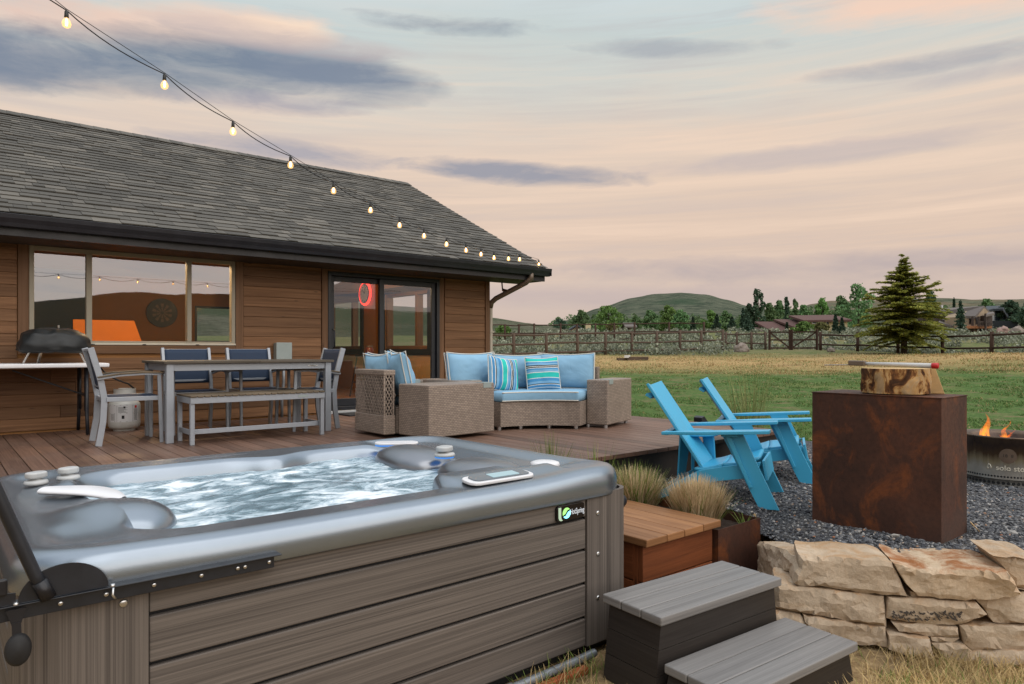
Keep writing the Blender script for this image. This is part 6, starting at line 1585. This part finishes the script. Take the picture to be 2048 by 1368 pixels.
def conifer(px, r, h, w, leaf, label, seed=0, group='conifers beyond the fence'):
    c = V(gp3(px, r)); R_ = random.Random(int(px*3+r)+seed); t = thing('conifer_tree', label, 'conifer', c, 0, group)
    mb = MB(); mb.tube([c+V((0, 0, -.3)), c+V((0, 0, h*.98))], [h*.022, .02], 7); mb.build('trunk', barkm, t, smooth=True)
    mb = MB(); s = max(.10, r*.0019); lev = 19
    for l in range(lev):
        f = .06+.92*l/lev; rad = w/2*(1-f)**.82*(.8+.35*R_.random())
        for b in range(9):
            a = R_.random()*6.28; L = rad*(.65+.45*R_.random())
            for k_ in range(6): s_ = (k_+.6)/6; q = c+V((math.cos(a)*L*s_, math.sin(a)*L*s_, h*f-L*.16*s_*s_+R_.gauss(0, .01)*h)); quad(mb, q, s*(1.1-.4*s_), R_, 1.2)
    for i in range(10): quad(mb, c+V((R_.gauss(0, .01)*w, R_.gauss(0, .01)*w, h*(.93+.08*R_.random()))), s*.6, R_)
    mb.build('crown', LF[leaf], t)
def px_h(y0, y1, r, px): return (y0-y1)/1388*r*math.cos(math.atan((px-1024)/1388))
def tree_at(px, ytop, ybot, wpx, r, kind, leaf, label, **k_):
    cs = math.cos(math.atan((px-1024)/1388)); x, y = pol(px, r); zb = gz(x, y); ztop = H+(700-ytop)/1388*r*cs; h = max(1.5, ztop-zb); w = wpx/1388*r*cs
    (conifer if kind == 'c' else deciduous)(px, r, h, w, leaf, label, **k_)
TR = [
 (1121, 638, 661, 34, 150, 'd', 'dark', 'dark rounded tree left of the brown farmhouse roof'),
 (1162, 620, 660, 34, 165, 'd', 'green', 'mid green tree rising behind the farmhouse with the chimney'),
 (1216, 611, 661, 66, 140, 'd', 'bright', 'large bright green tree beside the farmhouse chimney'),
 (1272, 633, 661, 24, 160, 'd', 'green', 'low green tree right of the small brown roof'),
 (1300, 621, 661, 40, 165, 'd', 'green', 'rounded green tree below the left slope of the far hill'),
 (1336, 611, 662, 42, 170, 'd', 'bright', 'tall light green tree directly below the far hill crest'),
 (1362, 620, 662, 36, 160, 'd', 'green', 'leafy green tree beside a slim pale trunk below the far hill'),
 (1422, 621, 663, 32, 170, 'd', 'bright', 'bright green tree above the dark conifer pair below the far hill'),
 (1452, 622, 663, 30, 190, 'd', 'green', 'hazy green tree between two conifers, right of the far hill crest'),
 (1540, 606, 664, 34, 180, 'd', 'green', 'green tree just right of the tall dark poplar'),
 (1499, 607, 665, 24, 150, 'd', 'dark', 'dark green tree at the left foot of the tall poplar'),
 (1560, 601, 645, 32, 190, 'd', 'green', 'green tree standing above the left end of the long brown roof'),
 (1609, 610, 642, 28, 190, 'd', 'green', 'low green tree above the middle of the long brown roof'),
 (1645, 596, 634, 30, 200, 'd', 'bright', 'light green tree above the cream walled house'),
 (1686, 592, 660, 44, 150, 'd', 'green', 'broad green cottonwood left of the big one beside the golden spruce'),
 (1716, 566, 662, 62, 145, 'd', 'green', 'biggest cottonwood, with a ragged top, immediately left of the golden spruce'),
 (1862, 582, 660, 36, 140, 'd', 'dark', 'dark cottonwood peeking out right of the golden spruce'),
 (1975, 598, 632, 40, 190, 'd', 'green', 'cottonwood showing above the grey and black roofs at right'),
 (2022, 600, 650, 44, 120, 'd', 'dark', 'dark spreading tree right of the white gabled house'),
 (2062, 596, 652, 50, 115, 'd', 'dark', 'dark spreading tree cut off by the right picture edge')]
for px, yt, yb_, wp_, r, kd, lf_, lb in TR: tree_at(px, yt, yb_, wp_, r, kd, lf_, lb)
tree_at(1517, 578, 665, 34, 150, 'd', 'dark', 'tall dark columnar poplar with several tips', poplar=True)
tree_at(1574, 594, 645, 14, 185, 'd', 'dark', 'slim poplar above the brown roof, the left one of two', poplar=True)
tree_at(1590, 597, 640, 16, 185, 'd', 'green', 'slim pointed poplar above the brown roof, the right one of two', poplar=True)
for px, yt, yb_, wp_, r, lb in ((1386, 633, 664, 18, 150, 'narrow dark conifer below the left half of the far hill'), (1434, 628, 665, 30, 125, 'broad dark conifer below the far hill, first from the fence corner'), (1464, 633, 666, 30, 128, 'dark pointed conifer right of the broad one'),
                                  (1486, 615, 667, 22, 120, 'taller slim conifer beside the tall poplar'), (1496, 630, 669, 32, 112, 'pale blue green conifer in front of the tall poplar'), (1671, 627, 666, 22, 96, 'small dark spruce before the cream walled house, taller of the pair'),
                                  (1684, 635, 666, 18, 95, 'small dark spruce before the cream walled house, shorter of the pair'), (1921, 600, 662, 34, 88, 'dark blue spruce before the grey roofed house'), (1908, 596, 625, 12, 180, 'small conifer tip on the skyline above the grey roof'), (1574, 652, 668, 10, 100, 'tiny grey conifer before the long brown roof')):
    tree_at(px, yt, yb_, wp_, r, 'c', 'conifer', lb)
GBU = 'bushes beyond the fence'
for px, yt, yb_, wp_, r, lf_, lb in ((1643, 645, 668, 28, 92, 'yellow', 'yellowish bush before the cream walled house'), (1611, 653, 669, 42, 90, 'bright', 'bright green bush before the long brown roof'), (1008, 650, 670, 44, 75, 'bright', 'green bush beside the cabin downspout beyond the fence'), (1224, 652, 668, 24, 110, 'yellow', 'bright yellow green bush under the large tree by the chimney')):
    tree_at(px, yt, yb_, wp_, r, 'd', lf_, lb, name='shrub', cat='bush', group=GBU, lift=.02)
# the golden spruce in the yard
def big_spruce():
    r = 41.5; c = V(gp3(1808, r)); R_ = random.Random(5); h = 5.0; w = 4.5
    t = thing('spruce_tree', 'full golden green spruce standing in the yard at the log fence', 'spruce', c)
    mb = MB(); mb.tube([c+V((0, 0, -.2)), c+V((.02, 0, h*.45)), c+V((.05, .02, h*.97))], [.17, .11, .02], 9)
    fo = MB()
    def bough(p0, a, L, droop, rise):
        pts = [p0+V((math.cos(a)*L*s, math.sin(a)*L*s, rise*L*s-droop*L*s*s)) for s in (0, .25, .5, .75, 1)]
        mb.tube(pts, [.03, .024, .018, .012, .005], 5)
        n_ = int(10+L*24)
        for i in range(n_):
            s = .12+.88*(i/n_); p = p0+V((math.cos(a)*L*s, math.sin(a)*L*s, rise*L*s-droop*L*s*s)); sp = .10+.30*L*(1-s*.75)*.55
            for sd__ in (-1, 1):
                for k_ in range(3):
                    o_ = (k_+R_.random())*sp/3*sd__; q = p+V((-math.sin(a)*o_, math.cos(a)*o_, -.05*abs(o_)+R_.gauss(0, .025)))
                    dr = V((math.cos(a+sd__*.6), math.sin(a+sd__*.6), -.12+R_.gauss(0, .22))).normalized(); sd2 = dr.cross(V((R_.gauss(0, .4), R_.gauss(0, .4), 1))).normalized(); l_ = .07+.06*R_.random()
                    fo.poly([q-dr*l_*.5, q+sd2*.034, q+dr*l_, q-sd2*.034])
    KP = ((0, .7), (.13, .80), (.25, 1.0), (.45, .95), (.62, .74), (.78, .40), (.90, .15), (1, .02))
    def prof_(f):
        for (a_, b_), (c_, d_) in zip(KP, KP[1:]):
            if a_ <= f <= c_: return b_+(d_-b_)*(f-a_)/(c_-a_)
        return .05
    lev = 25
    for l in range(lev):
        f = .13+.83*(l/(lev-1)); z = h*f
        rad = w/2*prof_(f)
        nb = 9 if f < .85 else 5; a0 = R_.random()*6.28
        for b in range(nb):
            a = a0+2*PI*b/nb+R_.gauss(0, .25); L = max(.18, rad*(.62+.48*R_.random())); bough(c+V((0, 0, z+R_.gauss(0, .13))), a, L, .34-.22*f+R_.gauss(0, .08), .17+.22*f+R_.gauss(0, .09))
    for i in range(60):
        q = c+V((.05+R_.gauss(0, .05), .02+R_.gauss(0, .05), h*(.9+.1*R_.random()))); fo.poly([q, q+V((.03, 0, .02)), q+V((R_.gauss(0, .04), 0, .12)), q+V((-.03, 0, .02))])
    mb.build('trunk', barkm, t, smooth=True); fo.build('crown', LF['spruce'], t)
big_spruce()
# the far wood that closes the view behind the single trees
mb = MB(); R_ = random.Random(8)
for i in range(330):
    px = R_.choice((R_.uniform(1100, 1530), R_.uniform(1140, 1520), R_.uniform(1540, 1730), R_.uniform(1850, 2100))); r = R_.uniform(185, 250)
    c = V(gp3(px, r)); cs = math.cos(math.atan((px-1024)/1388)); yt = R_.uniform(634, 652)-(6 if noise.noise(V((px*.03, 0, 0))) > 0 else 0)-(18 if px > 1540 else 0); zt = H+(700-yt)/1388*r*cs; w = R_.uniform(2.0, 3.6)
    for k_ in range(95):
        f = R_.random(); wd = w*(.25+.75*math.sin(PI*min(1, .12+.86*f))); a = R_.random()*6.28; q = V((c.x+wd*math.cos(a)*R_.random()**.5, c.y+wd*math.sin(a)*R_.random()**.5, c.z+(zt-c.z)*f)); quad(mb, q, .42*(.6+.7*R_.random()), R_)
tag(mb.build('far_wood', LF['green']), kind='stuff')
# sagebrush: an uncountable cover
mb = MB(); R_ = random.Random(3); cnt = 0
while cnt < 820:
    px = R_.uniform(940, 2130); u = R_.random(); r = 40+u**1.3*85
    if px < 1450 and r < 40: continue
    x, y = pol(px, r)
    if 1450 < px and r < 49: continue
    if px > 1640 and 48 < r < 58 and R_.random() < .8: continue
    if noise.noise(V((x*.07, y*.07, 30))) < -.22 and px > 1450: continue
    s = R_.uniform(.5, 1.25); c = V((x, y, gz(x, y))); q_ = max(.07, r*.0016)
    for i in range(int(64 if r < 70 else 40)):
        d = V((R_.gauss(0, 1), R_.gauss(0, 1), abs(R_.gauss(0, 1)))).normalized()*(.5+.5*R_.random()); quad(mb, c+V((d.x*s*.75, d.y*s*.75, d.z*s*.72)), q_*(.7+.6*R_.random()), R_, 1.3)
    cnt += 1
for i in range(520):                                             # a belt along the foot of the near fences
    px = R_.uniform(960, 2120); r = (37.5+(px-1027)*.018 if px < 1450 else 47 if px < 1640 else 46-(px-1640)*.016)+R_.uniform(.3, 2.2); c = V(gp3(px, r)); s = R_.uniform(.25, .6)
    if px > 1450 and R_.random() < .55: continue
    for k_ in range(30): d = V((R_.gauss(0, 1), R_.gauss(0, 1), abs(R_.gauss(0, 1)))).normalized()*(.5+.5*R_.random()); quad(mb, c+V((d.x*s*.8, d.y*s*.8, d.z*s*.75)), .07*(.7+.6*R_.random()), R_, 1.3)
for i in range(500):                                             # on the left hill's foot
    px = R_.uniform(200, 1130); r = R_.uniform(72, 100); x, y = pol(px, r)
tag(mb.build('sagebrush', LF['sage']), kind='stuff')

# ------------------------------------------------------------------ houses beyond
def gable(mb, p, ux, L, W, z0, z1, ov=.5, th=.25):
    """gable roof: ridge along ux, eaves z0, ridge z1"""
    ux = V(ux).normalized(); uy = V((-ux.y, ux.x, 0)); p = V(p)
    for s in (-1, 1):
        a = p+uy*s*(W/2+ov); k_ = (z1-z0)/(W/2); e = z0-k_*ov
        mb.prism([a-ux*(L/2+ov)+V((0, 0, e)), a+ux*(L/2+ov)+V((0, 0, e)), p+ux*(L/2+ov)+V((0, 0, z1)), p-ux*(L/2+ov)+V((0, 0, z1))][::s], (0, 0, -th))
def gwall(mb, p, ux, L, W, zb, z0, z1, th=.25):
    ux = V(ux).normalized(); uy = V((-ux.y, ux.x, 0)); p = V(p); P = [p-uy*W/2+V((0, 0, zb)), p+uy*W/2+V((0, 0, zb)), p+uy*W/2+V((0, 0, z0-th)), p+V((0, 0, z1-th)), p-uy*W/2+V((0, 0, z0-th))]
    mb.prism([q-ux*L/2 for q in P], ux*L)
roof_b = plain('brown_roof', (.100, .050, .042), .9, 0, .2, 2, .1); roof_g = plain('grey_shake_roof', (.135, .115, .105), .9, 0, .22, 2, .1); roof_d = plain('charcoal_roof', (.045, .055, .066), .8, 0, .15, 2, .1)
cream = plain('cream_wall', (.52, .43, .26), .8, 0, .08, 1, .05); brownw = plain('brown_wall', (.055, .038, .032), .8, 0, .15, 1, .05); whitew = plain('white_wall', (.60, .60, .60), .8, 0, .06, 1, .05); glassd = plain('dark_window', (.03, .04, .05), .12, 0, .1, 1, 0); cedar = plain('cedar_deck', (.24, .095, .035), .8, 0, .15, 1, .05); tanw = plain('tan_wall', (.33, .25, .165), .8, 0, .08, 1, .05)
DEP = V((FX, FY, 0)); LAT = V((RX, RY, 0))
def hp(px, r, y): """point at column px, ground distance r and picture height y"""; x, yy = pol(px, r); return V((x, yy, H+(700-y)/1388*(x*FX+yy*FY)))
def pw(r, px): return r*math.cos(math.atan((px-1024)/1388))/1388           # metres per pixel there
def hwin(parent, p, w, h, nrm, fm, name='window'):
    n_ = V(nrm).normalized(); s = V((-n_.y, n_.x, 0)); mb = MB(); mb.obox(V(p), s*w/2, n_*.06, V((0, 0, h/2))); f = mb.build(name, fm, parent); mb = MB(); mb.obox(V(p)+n_*.065, s*(w/2-.08), n_*.01, V((0, 0, h/2-.08))); mb.build('pane', glassd, f)
def low(p, dz=1.2): return V((p.x, p.y, gz(p.x, p.y)-dz))
# farmhouse with chimney
r = 128; c = hp(1150, r, 655); s = pw(r, 1150); t = thing('farmhouse', 'brown roofed farmhouse with a pale chimney behind the log fence', 'house', low(c)); zb = low(c).z
mb = MB(); gwall(mb, (c.x, c.y, 0), DEP, 7, 34*s, zb, H+(700-662)*s, H+(700-652)*s); mb.build('wall', tanw, t)
mb = MB(); gable(mb, (c.x, c.y, 0), DEP, 7, 34*s, H+(700-661)*s, H+(700-650.5)*s, .5); rf = mb.build('roof', roof_d, t)
c2 = c-LAT*22*s-DEP*3; mb = MB(); gwall(mb, (c2.x, c2.y, 0), DEP, 5, 20*s, zb, H+(700-668)*s, H+(700-661)*s); mb.build('wing_wall', tanw, t); mb = MB(); gable(mb, (c2.x, c2.y, 0), DEP, 5, 20*s, H+(700-668)*s, H+(700-659.5)*s, .5); mb.build('wing_roof', roof_b, t)
mb = MB(); q = c+LAT*26*s; mb.obox(q+V((0, 0, -.2)), LAT*5*s, DEP*.6, V((0, 0, 9.5*s))); mb.build('chimney', cream, rf)
for dx in (-9, 6): hwin(t, c+LAT*dx*s-DEP*3.6+V((0, 0, -12*s)), 8*s, 6*s, -DEP, brownw)
r = 150; c = hp(1257, r, 652); s = pw(r, 1257); t = thing('small_house', 'small house showing a brown roof between green trees', 'house', low(c)); zb = low(c).z
mb = MB(); gwall(mb, (c.x, c.y, 0), LAT, 16*s, 6, zb, H+(700-653)*s, H+(700-646.5)*s); mb.build('wall', brownw, t); mb = MB(); gable(mb, (c.x, c.y, 0), LAT, 16*s, 6, H+(700-653)*s, H+(700-645.5)*s, .4); mb.build('roof', roof_g, t)
hwin(t, c-DEP*3.02-V((0, 0, .7)), 4*s, 4*s, -DEP, tanw)
# long house with stepped brown roofs
r = 116; t = thing('long_house', 'long cream house with three stepped brown shed roofs', 'house', low(hp(1620, r, 660)))
def shed(x0, x1, yl, yr, ybot, front, slope_px, lean=0):
    a, b = hp(x0, r, ybot), hp(x1, r, ybot); s = pw(r, (x0+x1)/2)
    mb = MB(); mb.prism([hp(x0-lean, r, yl+slope_px), hp(x1, r, yr+slope_px), hp(x1, r, yr)+DEP*6, hp(x0, r, yl)+DEP*6], (0, 0, -.3)); mb.build('roof', roof_b, t)
    mb = MB(); k_ = hp(x0, r, yl+slope_px+1.2); P = [low(a)+DEP*.6+LAT*.4, low(b)+DEP*.6-LAT*.4, hp(x1, r, yr+slope_px+2.0)+DEP*.6-LAT*.4, hp(x0, r, yl+slope_px+2.0)+DEP*.6+LAT*.4]; mb.prism(P, DEP*5); return mb.build('wall', cream, t)
shed(1608, 1704, 627, 625.5, 662, 0, 13.5, 0); shed(1576, 1630, 635, 635, 664, 0, 19, -14); shed(1536, 1592, 640, 640, 666, 0, 25, -14); shed(1523, 1542, 652, 652, 667, 0, 12)
for x0, x1, y0, y1 in ((1627, 1650, 642.5, 647), (1655, 1663, 642, 655), (1688, 1697, 642, 656)): p = hp((x0+x1)/2, r, (y0+y1)/2)+DEP*.55; s = pw(r, x0); hwin(t, p, (x1-x0)*s, (y1-y0)*s, -DEP, whitew)
# grey-roofed house with deck
r = 104; s = pw(r, 1930); t = thing('lodge_house', 'brown and tan house with a big grey shake roof and cedar deck', 'house', low(hp(1930, r, 655)))
gdir = (LAT*.86-DEP*.5).normalized()
pr0 = hp(1968, r-2, 611.5); pr1 = hp(1880, r+10, 617)
mb = MB()
e0, e1 = hp(1948, r-5, 632), hp(1906, r+5, 632)
mb.prism([hp(1876, r+3, 623), hp(1903, r+1, 631.5), hp(1950, r-5, 632), pr0, pr1], (0, 0, -.3)); mb.prism([pr0, hp(1980, r-1, 623), hp(1900, r+14, 626), pr1], (0, 0, -.3)); rf = mb.build('roof', roof_g, t)
mb = MB(); q = [hp(1952, r-4.3, 655), hp(1977, r-1.6, 655), hp(1977, r-1.6, 624), hp(1967.5, r-2, 614.5), hp(1952, r-4.3, 631)]; mb.prism([low(q[0]), low(q[1])]+q[2:], DEP*6-LAT*.0); mb.build('wall', tanw, t)
mb = MB(); q = [hp(1879, r+3, 655), hp(1906, r+1, 655), hp(1906, r+1, 631), hp(1880, r+3, 624)]; mb.prism([low(q[0]), low(q[1]), q[2]+V((0, 0, -.4)), q[3]+V((0, 0, -.4))], DEP*5); mb.prism([low(hp(1907, r+1.5, 655)), low(hp(1953, r-3.5, 655)), hp(1953, r-3.5, 633.5), hp(1907, r+1.5, 632.5)], DEP*2); mb.build('wall', brownw, t)
mb = MB(); mb.prism([hp(1877, r-1, 644), hp(1905, r-1, 651.5), hp(1905, r+3, 648), hp(1879, r+3, 641)], (0, 0, -.25)); mb.build('lower_roof', roof_g, t); mb = MB(); mb.prism([low(hp(1879, r+.5, 655)), low(hp(1908, r+.5, 655)), hp(1908, r+.5, 653), hp(1879, r+.5, 647)], DEP*2); mb.build('garage_wall', tanw, t)
mb = MB(); mb.prism([hp(1931, r-7, 652.3), hp(1984, r-4, 652), hp(1981, r-1, 650), hp(1931, r-3, 650)], (0, 0, -.28)); dk = mb.build('deck', cedar, t)
mb = MB()
for i in range(12): p = hp(1957+i*2.3, r-6.4+i*.22, 649); mb.bar(p+V((0, 0, -.25)), p+V((0, 0, .42)), .06, .06)
mb.bar(hp(1956, r-6.4, 644), hp(1983, r-4.1, 644), .1, .1); mb.build('railing', brownw, dk)
for x in (1945, 1957, 1971): mb = MB(); p = hp(x, r-5.4, 645); mb.bar(low(p, .2), hp(x, r-5.4, 633 if x < 1960 else 627), .2, .2); mb.build('post', brownw, t)
for x0, x1, y0, y1, dd in ((1935, 1944, 634, 648, -3.2), (1948, 1953, 635, 649, -4.6), (1883, 1887, 636, 640, 2.2)): p = hp((x0+x1)/2, r+dd, (y0+y1)/2); hwin(t, p-DEP*.3, (x1-x0)*s, (y1-y0)*s, -DEP, brownw if x0 > 1900 else whitew)
mb = MB(); mb.prism([hp(1972, r-6, 629.5), hp(1989, r-4, 626), hp(1986, r-2, 623), hp(1975, r-3, 625)], (0, 0, -.25)); mb.build('porch_roof', roof_g, t)
mb = MB(); mb.prism([low(hp(1974, r-4, 655)), low(hp(1985, r-3, 655)), hp(1985, r-3, 629), hp(1974, r-4, 631)], DEP*2); mb.build('porch', brownw, t)
mb = MB(); p = hp(1884, r+7, 614); mb.tube([p+V((0, 0, -.6)), p+V((0, 0, .25))], .12, 8); mb.build('flue', whitew, rf)
# white gabled house with dark roof
r = 122; t = thing('white_house', 'white gabled house with a charcoal roof and black terrace at right', 'house', low(hp(2000, r, 652))); s = pw(r, 2000)
mb = MB(); mb.prism([hp(1972, r, 621), hp(1986, r-3, 617.5), hp(2006, r-4, 616.5), hp(2011, r+2, 611), hp(1972, r+4, 612)], (0, 0, -.3)); mb.prism([hp(2006, r-4, 616.5), hp(2017, r-3, 633), hp(2019, r+4, 630), hp(2011, r+2, 611)], (0, 0, -.3)); mb.build('roof', roof_d, t)
mb = MB(); mb.prism([low(hp(1986, r-2, 655)), low(hp(2014, r-2, 655)), hp(2014, r-2, 630), hp(2005, r-2, 619), hp(1988, r-2, 620.5)], DEP*5); mb.build('wall', whitew, t)
hwin(t, hp(1995, r-2.4, 626), 10*s, 10*s, -DEP, roof_d); hwin(t, hp(1995, r-2.4, 637), 10*s, 8*s, -DEP, roof_d); hwin(t, hp(2008, r-2.4, 636), 5*s, 12*s, -DEP, roof_d)
mb = MB(); mb.prism([low(hp(1984, r-6, 655)), low(hp(2036, r-6, 652)), hp(2036, r-6, 642), hp(1984, r-6, 641.5)], DEP*4); mb.build('terrace', plain('black_terrace', (.018, .022, .028), .7, 0, .2, 1, .05), t)

# ------------------------------------------------------------------ string lights
GS = 'string light bulbs'
def bulb_master():
    t = thing('light_bulb', '', 'light bulb', (0, 0, 0), 0, GS, local=True)
    mb = MB(); mb.lathe([(0, .0), (.008, .0), (.011, -.006), (.012, -.026), (.013, -.040), (.011, -.042), (0, -.042)], 12); mb.build('socket', M['bulb_cap'], t, smooth=True)
    mb = MB(); mb.lathe([(.010, -.040), (.012, -.048), (.021, -.060), (.0255, -.076), (.022, -.093), (.012, -.101), (0, -.103)], 18); gl = mb.build('glass', M['bulb_glass'], t, smooth=True)
    mb = MB(); mb.lathe([(0, -.046), (.0038, -.048), (.0065, -.064), (.007, -.080), (.004, -.088), (0, -.089)], 8); mb.build('filament', M['filament'], gl, smooth=True)
    return t
b0 = bulb_master()
LA, LB = V((.63, 4.95, 0)), V((7.28, 8.10, 0))
def on_line(px):
    s = (px-1024)/1388; rx, ry = FX+s*RX, FY+s*RY; d = LB-LA; det = rx*(-d.y)+d.x*ry; k_ = (LA.x*(-d.y)+d.x*LA.y)/det; return k_
BL = [(133, 22), (329, 149), (466, 244), (581, 313), (667, 366), (741, 406), (799, 437), (848, 459), (893, 476.5), (932, 489), (962, 497.5), (988, 505), (1017, 507.5), (1039, 509)]
where = ['at the upper left picture corner, the largest of all', 'against the dark cloud, second from the upper left', 'against the pale sky just above the roof ridge', 'just breaking the roof ridge line', 'over the shingles below the ridge, first wholly on the roof', 'over the upper middle shingles, second on the roof', 'over the shingles, third on the roof counting from the ridge',
         'over the shingles, fourth on the roof counting from the ridge', 'over the lower shingles above the sliding door, fifth on the roof', 'over the shingles right of the door head, sixth on the roof', 'close above the gutter, fifth from the roof corner', 'close above the gutter, fourth from the roof corner', 'close above the gutter, third from the roof corner', 'close above the gutter, second from the roof corner']
P = []
for (px, y), w_ in zip(BL, where):
    k_ = on_line(px); s = (px-1024)/1388; p = V((k_*(FX+s*RX), k_*(FY+s*RY), H+(700-y)/1388*k_)); P.append(p)
P.append(V((7.42, 8.18, 3.03)))
where.append('at the very roof corner, end of the string')
for i, (p, w_) in enumerate(zip(P, where)):
    lb = 'lit round bulb hanging '+w_ if i < 14 else 'lit round bulb '+w_
    if i == 0: b0.location = p; b0['label'] = lb
    else: dup(b0, p, i*1.1, lb)
    if i < 14 and i > 0: pass
wire = thing('string_light_cable', 'black string light cable sagging from the upper left to the roof corner', 'cable', P[0])
mb = MB(); start = P[0]+(P[0]-P[1])*2.4+V((0, 0, .25)); allP = [start]+P
for a, b in zip(allP, allP[1:]):
    n_ = 10; L = (b-a).length; sag = .055*L; pts = [a.lerp(b, i/n_)+V((0, 0, .004-sag*4*(i/n_)*(1-i/n_)*(1.25-.5*i/n_))) for i in range(n_+1)]; mb.tube(pts, .0042, 6)
mb.build('cord', M['black'], wire, smooth=True)
mb = MB(); mb.tube([p+V((0, 0, .012)) for p in allP], .0024, 5); mb.build('steel_wire', M['black'], wire, smooth=True)
# the second string behind the camera, seen mirrored in the window
Q = [V((.1206*19+.82*i-.82*2, -1.5, 3.35)) for i in range(8)]
for i, p in enumerate(Q): dup(b0, p, i, 'lit round bulb of the string behind the viewpoint, mirrored in the picture window', 'bulbs of the string behind the viewpoint')
w2 = thing('string_light_cable', 'black string light cable mirrored in the picture window', 'cable', Q[0]); mb = MB()
ext = [Q[0]-V((4, 0, -.1))]+Q+[Q[-1]+V((5, 0, .1))]
for a, b in zip(ext, ext[1:]):
    pts = [a.lerp(b, i/8)+V((0, 0, -.07*4*(i/8)*(1-i/8))) for i in range(9)]; mb.tube(pts, .005, 5)
mb.build('cord', M['black'], w2); mb = MB(); mb.tube([q+V((0, 0, .014)) for q in ext], .003, 5); mb.build('steel_wire', M['black'], w2)
